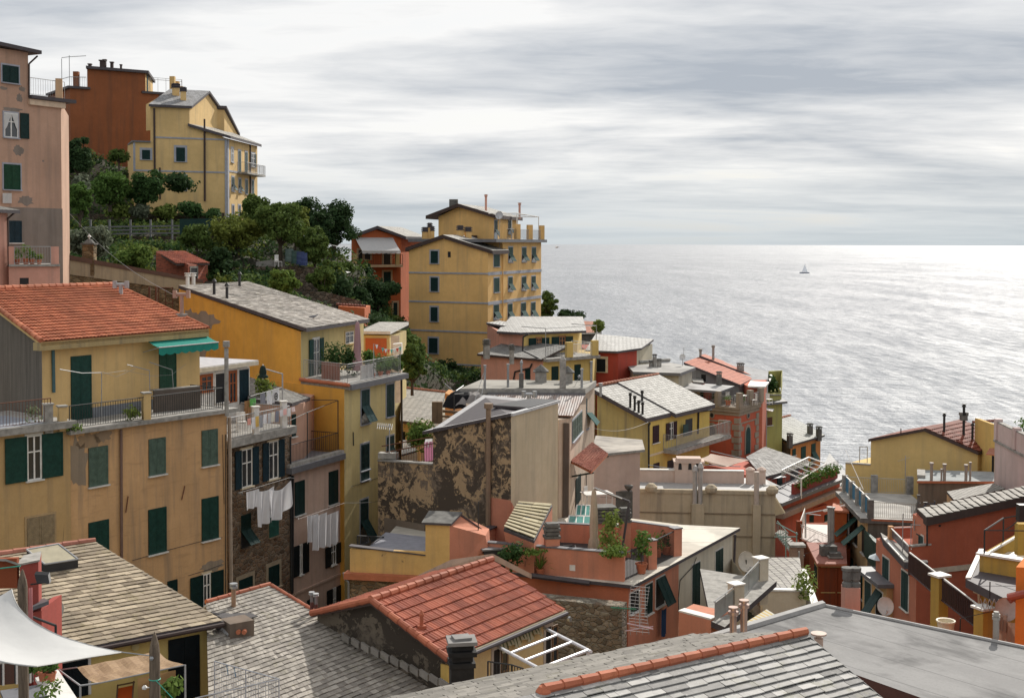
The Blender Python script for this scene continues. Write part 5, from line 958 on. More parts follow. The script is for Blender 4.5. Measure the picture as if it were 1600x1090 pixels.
def arch(par,W,q,mat,fr,round_=False,fw=.18):
 u0,u1,z0,z1=ubox(W,q,None);um,hw=(u0+u1)/2,(u1-u0)/2
 def out(s):
  if round_:return [W.pt(um+math.cos(k*.3927)*hw*s,(z0+z1)/2+math.sin(k*.3927)*(z1-z0)/2*s,0) for k in range(16)]
  r=hw+(s-1);hh=z1-hw*1.5;pts=[W.pt(um-r,z0),W.pt(um+r,z0)]
  for k in range(0,9):t=k/8;pts.append(W.pt(um+r*math.cos(t*math.pi),hh+(math.sin(t*math.pi)**.75)*(r*1.5),0))
  return pts
 mb=MB(fr);o=out(1+(fw if not round_ else.55));mb.prism([p for p in o],[p+W.n*.06 for p in o]);mb.use(mat);o=out(1);mb.prism([p+W.n*.05 for p in o],[p+W.n*.075 for p in o]);return mb.build('window',par)
arch(HV,Wl,zM(818,563,838,590),DARK,QST,True);arch(HV,Wr,zM(1040,568,1052,592),DARK,QST,True);arch(HV,Wl,zM(806,640,848,740),GLASS,QST);arch(HV,Wr,zM(1030,650,1056,812),louvre((.01,.05,.05)),QST)
hslab(HV,Wl,zM(748,606,950,616),.05,'string_course',QST);hslab(HV,Wr,zM(996,610,1106,618),.05,'string_course',QST);pipe(HV,Wl,[zM(770,540),zM(770,680)],.07,DARK);blob(HV,Wr,zM(1010,660),.9,.5,QST,seed=3)
zt=c.z+.31;tq=[ce+(p-ce)*1.06+UP*.31 for p in q]
for i,(a,b) in enumerate(((tq[0],tq[1]),(tq[1],tq[2]))):
 railing(HV,[a,b],.9,GALV,.16,.01)
 for t in ((0,.5,1) if i==0 else (.5,1)):mb=MB(QST);mb.cbox(a.lerp(b,t),.42,.42,1.25,.6);mb.build('pier',HV)
potted('red flowering pot at the left of the villa terrace',tq[0].lerp(tq[1],.38)-Wl.n*.6+UP*0,.4,.7,LF1,31,group='villa terrace plants');potted('wide pot of low plants at the middle of the villa terrace',tq[0].lerp(tq[1],.66)-Wl.n*.6,.5,.5,LF5,32,group='villa terrace plants');potted('leafy pot near the front corner of the villa terrace',tq[0].lerp(tq[1],.92)-Wl.n*.8,.45,.8,LF1,33,group='villa terrace plants');potted('green pot behind the right railing of the villa terrace',tq[1].lerp(tq[2],.35)-Wr.n*.6,.45,.8,LF2,34,group='villa terrace plants');potted('pot at the far right pier of the villa terrace',tq[1].lerp(tq[2],.8)-Wr.n*.6,.4,.6,LF3,35,group='villa terrace plants')
def chair(label,p,rz,mat,group,h=.85):
 t=thing('chair',label,'chair',p,group);ca,sa=math.cos(rz),math.sin(rz);f=lambda x,y,z:V(p)+V((x*ca-y*sa,x*sa+y*ca,z))
 mb=MB(mat);mb.box(f(-.22,-.22,.42),f(.44,0,0)-V(p),f(0,.44,0)-V(p),UP*.04);mb.build('seat',t);mb=MB(mat);mb.box(f(-.22,.19,.5),f(.44,0,0)-V(p),f(0,.03,0)-V(p),UP*(h-.5));mb.build('backrest',t)
 for x in (-.2,.2):
  for y in (-.2,.2):mb=MB(mat);mb.tube(f(x,y,0),f(x,y,.42 if y<0 else h-.02),.018,5);mb.build('leg',t)
 return t
def table(label,p,sx,sy,mat,rz=0,group=None,h=.74,top=None):
 t=thing('table',label,'table',p,group);mb=MB(top or mat);mb.cbox(V(p)+UP*(h-.04),sx,sy,.04,rz);mb.build('table_top',t);ca,sa=math.cos(rz),math.sin(rz)
 for x in (-1,1):
  for y in (-1,1):a,b=x*(sx/2-.06),y*(sy/2-.06);q=V(p)+V((a*ca-b*sa,a*sa+b*ca,0));mb=MB(mat);mb.tube(q,q+UP*(h-.04),.02,5);mb.build('leg',t)
 return t
p_=tq[0].lerp(tq[1],.45)-Wl.n*2.4;chair('white chair at the left of the white table on the villa terrace',p_,.5,WHITE,'white terrace furniture',.95);table('white table on the villa roof terrace',p_+Wl.u*1.3,1.2,.8,WHITE,.4);chair('white chair at the right of the white table on the villa terrace',p_+Wl.u*2.4,-1.4,WHITE,'white terrace furniture',.95);chair('white chair at the back of the villa terrace near the far pier',p_+Wl.u*3.2-Wl.n*1.3,2.2,WHITE,'white terrace furniture',.95)
# stair hut with green door behind the villa terrace
c=at(zM(780,470),112);W=Wall(at(zM(722,470),112.6),c);H=bld('little red stair hut with a green door behind the villa terrace',zed(c,c.z-1),'stair_hut','outbuilding');zt=zat(c.x,c.y,zM(0,385)[1]);l_=W.hit(zM(722,470));k=at(zM(830,440),115);walls(H,[zed(l_,zt),zed(c,zt),zed(k,zt-1.2),zed(l_,zt)+V((0,3,0))],c.z-2,VR);roofplate(H,[zed(l_,zt+.1)+W.n*.1-W.u*.1,zed(c,zt+.1)+W.n*.1,zed(c,zt+.1)+V((.3,3,0)),zed(l_,zt+.1)+V((0,3,0))],.12,CONC);window(H,W,zM(730,392,775,470),'door',DGREEN,None,lod=1)
# ================================================================== grey house with long red tiled roof
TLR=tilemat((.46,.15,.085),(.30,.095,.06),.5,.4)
e0,e1=at(zM(655,256),116),at(zM(1000,392),112);r1,r0=at(zM(1078,352),118),at(zM(752,222),121);H=house('grey house with two long overlapping red tiled roofs above the villa',e1,8)
mb=MB();mb.slab([e0,e1,r1,r0],.2,TLR,TRIM);mb.build('roof',H);r3,r2=at(zM(1170,348),124),at(zM(783,206),126);a0,a1=r0+UP*.25+(r0-e0)*.02,at(zM(1165,374),118.5);mb=MB();mb.slab([at(zM(750,226),120.5)+UP*.2,a1,r3,r2],.2,TLR,TRIM);mb.build('roof',H)
gw=plaster((.34,.34,.35),.4,60);f0,f1=at(zM(662,300),116.6),at(zM(990,400),112.8);z0=e1.z-.25;walls(H,[zed(f0,e0.z-.3),zed(f1,e1.z-.25),zed(a1,e1.z-.2),zed(r3,e1.z),zed(f0,e0.z-.3)+V((3,8,0))],e1.z-7,gw);Wf=Wall(f0,f1)
window(H,Wf,zM(730,352,752,372),'dark',GREEN,None,lod=1);window(H,Wf,zM(762,330,790,372),'dark',GREEN,None,lod=1);chimney(H,at(zM(870,375),112),.65,.36,DCONC,'slab')
roofplate(H,[at(zM(1045,398),111.5),at(zM(1150,402),112.5),at(zM(1175,375),115),at(zM(1060,370),114)],.15,WHITE);wl=plaster((.50,.15,.09),.2,61);a,b,d=at(zM(1040,400),112),at(zM(1135,405),112.8),at(zM(1160,385),117);walls(H,[a,zed(b,a.z),zed(d,a.z),zed(a,a.z)+V((0,5,0))],a.z-8,wl,'side_wall')
for x,y,s in ((757,215,.6),(835,212,.9),(1000,310,.7)):chimney(H,at(zM(x,y+12),120),s,.5,CONC,'slab') if x==1000 else flue(H,at(zM(x,y+12),121),s,.12,CONC,'pot')
roofplate(H,[at(zM(640,415),109),at(zM(880,432),109),at(zM(965,400),112),at(zM(700,378),113)],.2,LEAD,top=membrane((.38,.37,.36),(.28,.27,.26)))
roofplate(H,[at(zM(1165,345),123.5),at(zM(1180,372),120),at(zM(1195,335),124),at(zM(1185,328),125)],.06,WHITE,'gutter_plate')
# yellow green house behind the villa
YG=plaster((.40,.38,.13),.3,62);c=at(zM(1145,460),119);W=Wall(c,at(zM(1250,460),121));H=house('small yellow green house with a planted roof box behind the villa',c,8);k=W.hit(zM(1250,470));walls(H,[zed(c,c.z),zed(k,c.z),zed(k,c.z)+V((1,6,0)),zed(c,c.z)+V((1,6,0))],c.z-4,YG);lo_,lk=at(zM(1148,515),118.4),at(zM(1255,518),120);walls(H,[lo_,zed(lk,lo_.z),zed(lk,lo_.z)+V((1,6,0)),lo_+V((0,6,0))],lo_.z-8,YG,'lower_wall')
roofplate(H,[at(zM(1150,455),118.8)+UP*.1,at(zM(1250,457),120.7)+UP*.1,at(zM(1253,453),126),at(zM(1150,453),125)],.12,CONC,'ledge');mb=MB(YG);a,b,d=at(zM(1155,453),120),at(zM(1245,453),121),at(zM(1252,440),127)
for p_,q_ in ((at(zM(1158,418),126),at(zM(1250,418),127)),(b+UP*.0,d)):mb.prism([zed(p_,b.z),zed(q_,b.z),zed(q_,b.z)+V((.1,.3,0)),zed(p_,b.z)+V((.1,.3,0))],[zed(p_,b.z+1.7),zed(q_,b.z+1.7),zed(q_,b.z+1.7)+V((.1,.3,0)),zed(p_,b.z+1.7)+V((.1,.3,0))])
mb.build('parapet',H);bush('green bush inside the roof box of the yellow green house',at(zM(1178,450),122.5),2.0,2.0,LF2,71,500,.2,group='roof plants');window(H,Wall(lo_,lk),zM(1160,590,1192,640),'closed',louvre((.12,.05,.025)),None,lod=1);roofplate(H,[at(zM(1145,540),117.5),at(zM(1195,552),117.5),at(zM(1205,540),118.6),at(zM(1150,530),118.6)],.08,WHITE,'canopy')
roofplate(H,[lo_+UP*.2+V((0,-.4,0)),zed(lk,lo_.z+.2)+V((.4,-.4,0)),zed(lk,lo_.z+.2)+V((.4,3,0)),lo_+UP*.2+V((0,3,0))],.2,LEAD);wl_=plaster((.55,.22,.11),.2,63);a=at(zM(1108,545),113);b=at(zM(1135,540),116);walls(H,[a,zed(b,a.z),zed(b,a.z)+V((0,3,0)),a+V((0,3,0))],a.z-8,wl_,'side_wall')
# ================================================================== orange house near the water
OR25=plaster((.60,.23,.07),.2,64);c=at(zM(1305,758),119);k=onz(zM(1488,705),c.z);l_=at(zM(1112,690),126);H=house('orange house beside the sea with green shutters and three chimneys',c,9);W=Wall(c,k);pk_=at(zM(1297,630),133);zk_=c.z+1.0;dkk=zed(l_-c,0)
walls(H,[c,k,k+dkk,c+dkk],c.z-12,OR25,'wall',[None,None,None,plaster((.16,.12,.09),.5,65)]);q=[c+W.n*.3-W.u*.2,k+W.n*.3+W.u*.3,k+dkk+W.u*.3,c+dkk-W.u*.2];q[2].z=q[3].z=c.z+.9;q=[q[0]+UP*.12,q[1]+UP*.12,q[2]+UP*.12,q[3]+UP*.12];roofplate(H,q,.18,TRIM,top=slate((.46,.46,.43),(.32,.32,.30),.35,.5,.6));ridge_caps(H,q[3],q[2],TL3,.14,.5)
for bx,st in (((1315,782,1335,822),'closed'),((1368,768,1396,840),'closed'),((1430,750,1455,855),'flap')):window(H,W,zM(*bx),st,GREEN,None,lod=1)
for x,y in ((1300,752),(1423,690),(1477,708)):chimney(H,plane_hit(zM(x,y),*q[:3]),.75,.42,DCONC,'slab')
# ================================================================== house with peeling wall, tin roof and grey flat roof
PEEL=peel((.42,.30,.18),(.125,.098,.075),.50,.85);BEI=plaster((.56,.46,.32),.35,71)
c=at(zK(890,272),62);Lp=at(zK(415,350),65);Rp=at(zK(1176,190),67);zt=c.z
H12=bld('tall narrow house with badly peeling brown side wall and bare beige front wall',zed(c,c.z-12),group=GRP)
lz=zat(Lp.x,Lp.y,zK(0,352)[1]);rz_=zat(Rp.x,Rp.y,zK(0,190)[1]);Lq=Wall(c,Lp).hit(zK(80,540));Wp=Wall(c,Lp);dv=zed(Rp-c,0)
walls(H12,[zed(Lp,lz),zed(c,zt),zed(Rp,rz_),zed(Lp,rz_-.3)+dv],zt-14,PEEL,'wall',[None,BEI,BEI])
zp_=zat(Lq.x,Lq.y,zK(0,545)[1]);zp2=zat(Lp.x,Lp.y,zK(0,568)[1]);fw_=Wp.u*(-.6 if (Lp-c).dot(Wp.u)>0 else.6)
mb=MB(PEEL);n_=-Wp.n*.3;mb.prism([zed(Lq,zt-14),zed(Lp,zt-14),zed(Lp,zt-14)+n_,zed(Lq,zt-14)+n_],[zed(Lq,zp_),zed(Lp,zp2),zed(Lp,zp2)+n_,zed(Lq,zp_)+n_]);mb.use(CONC).prism([zed(Lq,zp_+.003)-n_*.2,zed(Lp,zp2+.003)-n_*.2,zed(Lp,zp2)+n_*1.2,zed(Lq,zp_)+n_*1.2],[zed(Lq,zp_+.08)-n_*.2,zed(Lp,zp2+.08)-n_*.2,zed(Lp,zp2+.08)+n_*1.2,zed(Lq,zp_+.08)+n_*1.2]);mb.build('parapet_wall',H12)
mb=MB(PEEL);mb.prism([zed(Lq,zt-14),zed(Lq,zt-14)+dv*1.2,zed(Lp,zt-14)+dv*1.2,zed(Lp,zt-14)-Wp.n*.4],[zed(Lq,zp_-1.1),zed(Lq,zp_-1.1)+dv*1.2,zed(Lp,zp_-1.1)+dv*1.2,zed(Lp,zp_-1.1)-Wp.n*.4]);mb.build('terrace',H12)
mb=MB(CONC);mb.cbox(zed(Lq,zp_)-Wp.n*.3+(c-Lq).normalized()*.5,1.0,.5,.3,-.2);mb.build('pier',H12)
a_,b_=zed(Lq,zp_+.3)-Wp.n*.3,zed(Lp,zp2+1.0)-Wp.n*.3;mb=MB(RUST)
for z_ in (.1,.45):mb.tube(a_+UP*z_,b_+UP*z_,.03,5)
for i in range(1,22):p_=a_.lerp(b_,i/22);mb.tube(zed(p_,zp_-.9),p_+UP*.1,.012,3)
mb.build('railing',H12)
# white sheet roofs
q=[zed(Lp,lz)-Wp.n*-.15+(Lp-c).normalized()*.6,zed(c,zt+.05)+Wp.n*.15,zed(c,zt)+dv*.38+UP*.05,zed(Lp,lz)+dv*.55+UP*.1];q[0].z-=.12
q0_=[zed(Lp,lz),zed(c,zt),zed(Rp,rz_),zed(Lp,rz_-.3)+dv];roofplate(H12,[p+UP*(.04 if i<3 else.34) for i,p in enumerate(q0_)],.08,TRIM,top=paint((.40,.39,.39),.7))
roofplate(H12,[p+UP*.1 for p in q],.16,TRIM,top=paint((.46,.44,.45),.5));mb=MB();mb.slab([zed(c,zt+.2)+dv*.36,zed(Rp,rz_+.16),zed(Rp,rz_+.1)+zed(Lp-c,0)*.35,zed(c,zt+.1)+dv*.4+zed(Lp-c,0)*.5],.12,DARK,TRIM);mb.build('roof_slab',H12)
mb=MB(paint((.5,.5,.5)));d_=Wall(c,Rp).n;mb.prism([zed(c,zt)+d_*.1,zed(Rp,rz_)+d_*.1,zed(Rp,rz_)-d_*.15,zed(c,zt)-d_*.15],[zed(c,zt+.14)+d_*.1,zed(Rp,rz_+.14)+d_*.1,zed(Rp,rz_+.14)-d_*.15,zed(c,zt+.14)-d_*.15]);mb.build('edge_flashing',H12)
fb=Wp.hit(zK(762,940))+Wp.n*.15;mb=MB(paint((.22,.15,.10)));ft=zed(fb,zat(fb.x,fb.y,zK(0,225)[1]));mb.tube(zed(fb,zt-9),ft,.13,8);mb.tube(ft,ft+UP*.25,.22,8);mb.build('flue_pipe',H12)
mb=MB(paint((.22,.15,.10)));mb.path([Wp.hit(zK(x,y))+Wp.n*.2 for x,y in ((748,420),(748,550),(775,560))],.03,5);mb.build('conduit',H12)
mb=MB(plaster((.19,.15,.115),.3,72));u0,u1=sorted((Wp.uz(zK(120,1000))[0],Wp.uz(zK(365,1000))[0]));z1=Wp.hit(zK(240,908)).z;mb.box(Wp.pt(u0,z1-4),Wp.u*(u1-u0),Wp.n*.03,UP*4);mb.build('render_patch',H12)
CORAL=plaster((.56,.225,.145),.22,73);mb=MB(CORAL);u0,u1=sorted((Wp.uz(zK(742,900))[0],Wp.uz(zK(889,900))[0]));z1=Wp.hit(zK(800,770)).z;mb.box(Wp.pt(u0,z1-5),Wp.u*(u1-u0),Wp.n*.04,UP*5)
Wb=Wall(c,Rp);u1=Wb.uz(zK(912,900))[0];mb.prism([zed(c,z1-5),Wb.pt(u1,z1-5),Wb.pt(u1,z1-5,.05),Wb.pt(0,z1-5,.05)],[zed(c,z1-.1),Wb.pt(u1,z1-.6),Wb.pt(u1,z1-.6,.05),Wb.pt(0,z1-.1,.05)]);mb.build('coral_wall',H12)
# rear part: narrow wall, right facade with windows
n0=at(zK(1180,262),68.5);n1=at(zK(1250,264),69);n2=at(zK(1392,120),80);W12=Wall(n1,n2);zt2=n1.z;PKY=plaster((.56,.44,.34),.4,74)
HT=bld('old plastered house with a corrugated tin roof and a grey chimney-studded flat roof',zed(n1,zt2-12),group=GRP)
g1=at(zQ(1300,345),73.5);g0=at(zQ(380,340),73.5);e1=at(zQ(1182,540),68.8);e0=onz(zQ(200,505),e1.z);zf=at(zQ(1300,290),74).z;f1=at(zQ(1300,292),74);f0=onz(zQ(112,292),zf);f2=onz(zQ(1402,218),zf);f3=onz(zQ(310,207),zf)
walls(HT,[zed(e0,e1.z-.2),zed(n0,zt2-.2),zed(n1,zt2-.2),zed(W12.hit(zQ(1300,600)),zf-.3),zed(f2,zf-.3)+V((-.1,0,0)),zed(f3,zf-.3),zed(f0,zf-.3)+V((.2,.3,0))],zt2-14,PKY)
mb=MB();mb.slab([e0,e1,g1,g0],.06,corr((.42,.40,.385),(.26,.15,.11),.14),RUST);mb.build('roof',HT)
ML=membrane((.27,.255,.225),(.19,.18,.16));roofplate(HT,[f0+UP*.05,f1+UP*.05,f2+UP*.05,f3+UP*.05],.32,CONC,top=ML);roofplate(HT,[g0+UP*.12,g1+UP*.12,f1+UP*-.28+V((0,.3,0)),f0.lerp(f1,.2)+UP*-.28+V((0,.3,0))],.12,LEAD,'lead_flashing')
u=W12.uz(zQ(1090,700))[0];mb=MB(plaster((.12,.09,.07),.5,75));w0,w1=at(zQ(1092,610),68.6),at(zQ(1146,612),68.9);mb.prism([zed(w0,zt2-12),zed(w1,zt2-12),zed(w1,zt2-12)+V((0,.3,0)),zed(w0,zt2-12)+V((0,.3,0))],[w0,w1,w1+V((0,.3,0)),w0+V((0,.3,0))]);mb.build('chimney_breast',HT)
window(HT,W12,zQ(1172,545,1264,738),'closed',SAGE,GREYF,leaves=4,fw=.08);window(HT,W12,zQ(1305,365,1334,650),'flap',louvre((.02,.09,.08)),GREYF,ang=40)
pipe(HT,W12,[zQ(1358,280),zQ(1358,785)],.07,TERRA);flue(HT,at(zQ(768,432),70.5),.55,.11,STEEL,'tee')
for x,yb,yt,r in ((348,288,78,.07),(567,270,65,.07),(1265,275,110,.07),(1355,220,40,.07)):b_=onz(zQ(x,yb),zf+.05);mb=MB(STEEL);t_=zed(b_,zat(b_.x,b_.y,zQ(0,yt)[1]));mb.tube(b_,t_,r,8);mb.tube(t_,t_+UP*.1,r*1.4,8);mb.build('flue_pipe',HT)
b_=onz(zQ(693,275),zf+.05);mb=MB(DCONC);mb.cbox(b_,.27,.25,.85);mb.use(STEEL).tube(b_+UP*.85,b_+UP*1.35,.06,8);mb.lathe(b_+UP*1.35,[(.08,0),(.1,.12),(.04,.25),(.01,.27)],8);mb.build('chimney',HT)
b_=onz(zQ(1085,278),zf+.05);mb=MB(CONC);mb.cbox(b_,.36,.3,1.6);mb.lathe(b_+UP*1.6,[(.17,0),(.2,.06),(.06,.22),(.01,.24)],8);mb.build('chimney',HT)
for x,y,s in ((878,222,.68),(1130,230,.6)):chimney(HT,onz(zQ(x,y),zf+.05),.62,s,CONC,'hip',0)
mb=MB(STEEL);p_=onz(zQ(1240,260),zf);mb.path([p_+V((-.25,0,0)),p_+UP*.55,p_+V((.22,0,0))],.012,4);mb.lathe(p_+UP*.5,[(.03,0),(.1,.05),(.06,.14),(.01,.18)],8);mb.build('roof_vent',HT)
mb=MB(GALV);
for (a,b) in (((350,100),(230,470)),((360,100),(300,460))):mb.tube(at(zQ(*a),74),at(zQ(*b),71),.02,3)
mb.build('guy_wire',HT)
# small canopy with red tiles
q=[at(zK(1250,545),69.5),at(zK(1378,610),66.0),at(zK(1479,500),69.5),at(zK(1383,430),74)];cn=thing('tiled_canopy','small red tiled canopy over a doorway on the right side of the old plastered house','canopy',q[0]);mb=MB();mb.slab(q,.1,TL3,TERRA);mb.use(chip((.46,.20,.15),(.30,.11,.08),.6,'clay_tiles'));pantiles(mb,[p+UP*.005 for p in (q[1],q[2],q[3],q[0])],.4,.16,.03,.03,3);mb.build('roof',cn);mb=MB(DGREEN);mb.tube(q[0]-UP*.9+V((.1,.3,0)),q[1].lerp(q[2],.1)-UP*.15,.05,5);mb.tube(q[3]-UP*.9,q[2]-UP*.15,.05,5);mb.build('bracket',cn)
# lower front of this facade: doorway
window(HT,W12,zK(1280,640,1310,800),'door',DGREEN,None);pipe(HT,W12,[zN(268,220),zN(268,330)],.03,IRON)
# black tank clutter on tin roof's left
hut=thing('orange_hut','small orange parapet hut with mesh railing left of the tin roof','outbuilding',at(zK(540,240),76));c_=at(zK(545,155),77);l_=at(zK(488,112),79);k_=at(zK(600,125),79);walls(hut,[zed(l_,c_.z),c_,zed(k_,c_.z),zed(k_,c_.z)+V((-1,2,0))],c_.z-5,plaster((.52,.26,.10),.2,76));mb=MB(STEEL);mb.path([l_+UP*.4,c_+UP*.3,k_+UP*.4],.03,4);mb.build('rail',hut)
for i,(x,y,w_,h_,lb) in enumerate(((590,215,2.2,.95,'bundle of black plastic sheeting left of the tin roof'),(650,195,1.8,.7,'grey tarpaulin heap beside the black sheeting'))):
 p_=at(zK(x,y),73);mb=MB(fabric((.012,.012,.014) if i==0 else (.25,.23,.22),.2,0));rr=random.Random(i);rows=[[p_+V((w_*(a/9-.5),(b/5-.5)*1.5,h_*math.sin(a/9*math.pi)**.5*math.sin(b/5*math.pi)**.5+rr.uniform(-.08,.08))) for a in range(10)] for b in range(6)];mb.grid(rows);mb.build('tarpaulin',None,label=lb,cat='tarpaulin')
dk_=thing('roof_deck','dark timber frame deck with beams left of the tin roof','deck',at(zK(560,270),71));mb=MB(WOOD)
mb.box(at(zK(415,245),71),at(zK(640,265),70.5)-at(zK(415,245),71),V((0,.1,0)),UP*.15);mb.box(at(zK(415,275),70.5),at(zK(600,290),70)-at(zK(415,275),70.5),V((0,.1,0)),UP*.12);mb.build('beam',dk_)
for x in (425,456):mb=MB(WOOD);p_=at(zK(x,315),70.5);mb.cbox(p_,.3,.3,1.2);mb.build('post',dk_)
mb=MB(IRON);mb.path([at(zK(543,300),71),at(zK(543,138),71),at(zK(600,135),72)],.04,5);mb.build('pole',dk_)
# stone roofs between the ochre house and the tin roof
SLR=slate((.34,.32,.285),(.23,.215,.19),.35,.5,.6,.25);c=at(zK(440,325),82);l_=at(zK(215,322),84);l_.z=c.z;q=[l_,c,at(zK(490,128),94),at(zK(222,120),97)];q[2].z=q[3].z=max(q[2].z,q[3].z)
H=house('pale stone-slab roofed house between the ochre house and the tin roof',c,6);mb=MB();mb.slab(q,.2,SLR,TRIM);mb.build('roof',H);ridge_caps(H,q[3],q[2],TL3,.12,.5);walls(H,[l_+UP*-.15+V((.2,.5,0)),c+UP*-.15+V((-.2,.5,0)),q[2]-UP*.25,q[3]-UP*.25],c.z-10,plaster((.50,.44,.33),.3,77));window(H,Wall(l_+V((.2,.5,0)),c+V((-.2,.5,0))),zK(222,365,246,425),'closed',DARKS,None,lod=1)
q=[at(zK(400,360),76),at(zK(560,345),73),at(zK(540,280),77),at(zK(335,295),81)];H=house('low house with a small corrugated cream roof below the pale stone roof',q[0],4);mb=MB();mb.slab(q,.1,corr((.58,.54,.46),(.40,.36,.30),.3),TERRA);mb.build('roof',H);walls(H,[p-UP*.12 for p in q],q[0].z-8,PKY)
q=[at(zK(222,505),74),at(zK(320,478),72),at(zK(260,418),79),at(zK(225,415),80)];H=house('low grey slate lean-to roof beside the pale yellow facade',q[0],4);mb=MB();mb.slab(q,.1,SL_G,TRIM);mb.build('roof',H);walls(H,[p-UP*.12 for p in q],q[0].z-8,PKY)
# ================================================================== beige wall terrace and pale pink walls
BG=plaster((.50,.42,.30),.55,81,None,0);c0=at(zN(538,322),87);z0=c0.z;c1=onz(zN(1352,337),z0);W=Wall(c0,c1);H32=bld('old beige house block with rounded parapet knobs and flue pipes',zed(c1,z0-10),group=GRP)
dp=-W.n*6;walls(H32,[c0,c1,c1+dp,c0+dp],z0-12,BG);mb=MB(paint((.33,.32,.31)));mb.prism([c0+dp*.04+UP*.003,c1+dp*.04+UP*.003,c1+dp,c0+dp],[p+UP*.03 for p in (c0+dp*.04,c1+dp*.04,c1+dp,c0+dp)]);mb.build('terrace_floor',H32)
mb=MB(BG);mb.prism([c0+W.n*.08,c1+W.n*.08,c1-W.n*.2,c0-W.n*.2],[k+UP*.25 for k in (c0+W.n*.08,c1+W.n*.08,c1-W.n*.2,c0-W.n*.2)]);mb.build('coping',H32)
for x in (645,985,1332):mb=MB(BG);p_=zed(W.hit(zN(x,320)),z0+.22);mb.lathe(p_-UP*.1,[(.38,0),(.42,.15),(.42,.3),(.2,.5),(.01,.52)],10);mb.build('finial',H32)
for y in (438,565):hslab(H32,W,zN(560,y,1352,y+7),.06,'string_course',paint((.24,.19,.13),.9))
for x,y0,y1,w_ in ((908,385,490,.66),(1242,390,800,.4)):
 mb=MB(BG);u=W.uz(zN(x,450))[0];z_1=W.hit(zN(x,y0)).z;mb.box(W.pt(u-w_/2*1.3,z_1-8),W.u*w_*1.3,W.n*.3,UP*8);mb.build('chimney_breast',H32)
for x,yt in ((892,205),(922,190)):u=W.uz(zN(x,380))[0];b_=W.pt(u,W.hit(zN(x,385)).z,.1);t_=zed(b_,zat(b_.x,b_.y,zN(0,yt)[1]));mb=MB(paint((.42,.4,.38),.5,.3));mb.tube(b_,t_,.16,9);mb.lathe(t_,[(.22,0),(.22,.1),(.1,.4),(.01,.45)],8);mb.build('flue_pipe',H32)
u=W.uz(zN(1242,300))[0];b_=W.pt(u,W.hit(zN(1242,390)).z,.1);mb=MB(paint((.5,.42,.36)));mb.tube(b_,zed(b_,zat(b_.x,b_.y,zN(0,205)[1])),.18,8);mb.build('flue_pipe',H32)
# pink parapet wall
PW=plaster((.60,.47,.40),.15,82);a=onz(zN(585,312),z0);b=onz(zN(1200,322),z0);Wq=Wall(a,b);pw=thing('pink_parapet','pale pink parapet wall with a little vented chimney house behind the beige house','parapet wall',a);ht_=zat(a.x,a.y,zN(0,195)[1])-z0
a=zed(Wq.hit(zN(585,280)),z0)+UP*0;a-=Wq.n*3;b-=Wq.n*3;Wq=Wall(a,b);ht_=zat(a.x,a.y,zN(0,197)[1])-z0
mb=MB(PW);mb.prism([zed(a,z0-5),zed(b,z0-5),zed(b,z0-5)-Wq.n*.3,zed(a,z0-5)-Wq.n*.3],[zed(a,z0+ht_),zed(b,z0+ht_),zed(b,z0+ht_)-Wq.n*.3,zed(a,z0+ht_)-Wq.n*.3]);mb.build('wall',pw);mb=MB(MARBLE);mb.prism([zed(a,z0+ht_+.002)+Wq.n*.06,zed(b,z0+ht_+.002)+Wq.n*.06,zed(b,z0+ht_)-Wq.n*.36,zed(a,z0+ht_)-Wq.n*.36],[zed(a,z0+ht_+.08)+Wq.n*.06,zed(b,z0+ht_+.08)+Wq.n*.06,zed(b,z0+ht_+.08)-Wq.n*.36,zed(a,z0+ht_+.08)-Wq.n*.36]);mb.build('coping',pw)
mb=MB(PW);u0,u1=Wq.uz(zN(778,200))[0],Wq.uz(zN(940,200))[0];zt3=Wq.hit(zN(850,155)).z;mb.box(Wq.pt(u0,z0-1,.15),Wq.u*(u1-u0),-Wq.n*1.2,UP*(zt3-z0+1));mb.box(Wq.pt(u0-.08,zt3,.23),Wq.u*(u1-u0+.16),-Wq.n*1.4,UP*.12);mb.box(Wq.pt(u0+.15,zt3+.12,.1),Wq.u*(u1-u0-.3),-Wq.n*1.1,UP*.2)
mb.use(DARK)
for x in (808,864,905):u=Wq.uz(zN(x,183))[0];z_=Wq.hit(zN(x,192)).z;mb.prism([Wq.pt(u-.13,z_,.155),Wq.pt(u+.13,z_,.155),Wq.pt(u+.1,z_+.4,.155),Wq.pt(u,z_+.52,.155),Wq.pt(u-.1,z_+.4,.155)],[Wq.pt(u-.13,z_,.165),Wq.pt(u+.13,z_,.165),Wq.pt(u+.1,z_+.4,.165),Wq.pt(u,z_+.52,.165),Wq.pt(u-.1,z_+.4,.165)])
mb.build('chimney',pw)
for x in (1205,1270):mb=MB(PW);p_=zed(Wq.hit(zN(x,300)),z0-1);mb.cbox(p_,.5,.5,ht_+1.1);mb.lathe(p_+UP*(ht_+1.1),[(.34,0),(.34,.1),(.1,.25),(.01,.26)],10);mb.build('pier',pw)
# tall pink wall block with grey lean roof
a,b=at(zM(92,1035),80),at(zM(388,1030),82);Wt=Wall(a,b);H=house('plain pale pink block with a small grey slab roof beside the tiled canopy',zed(a,a.z),4);za_=Wt.hit(zM(250,810)).z;walls(H,[zed(a,za_),zed(b,za_),zed(b,za_)-Wt.n*4,zed(a,za_)-Wt.n*4],a.z-6,plaster((.58,.43,.36),.15,83));q=[zed(Wt.hit(zM(195,805)),za_),zed(Wt.hit(zM(410,820)),za_),at(zM(403,735),86.5),at(zM(120,710),86.5)];q[0]+=Wt.n*.15;q[1]+=Wt.n*.15;q[0]-=Wt.u*1.5;roofplate(H,[p+UP*.1 for p in q],.15,CONC,top=membrane((.36,.33,.29),(.24,.22,.2)))
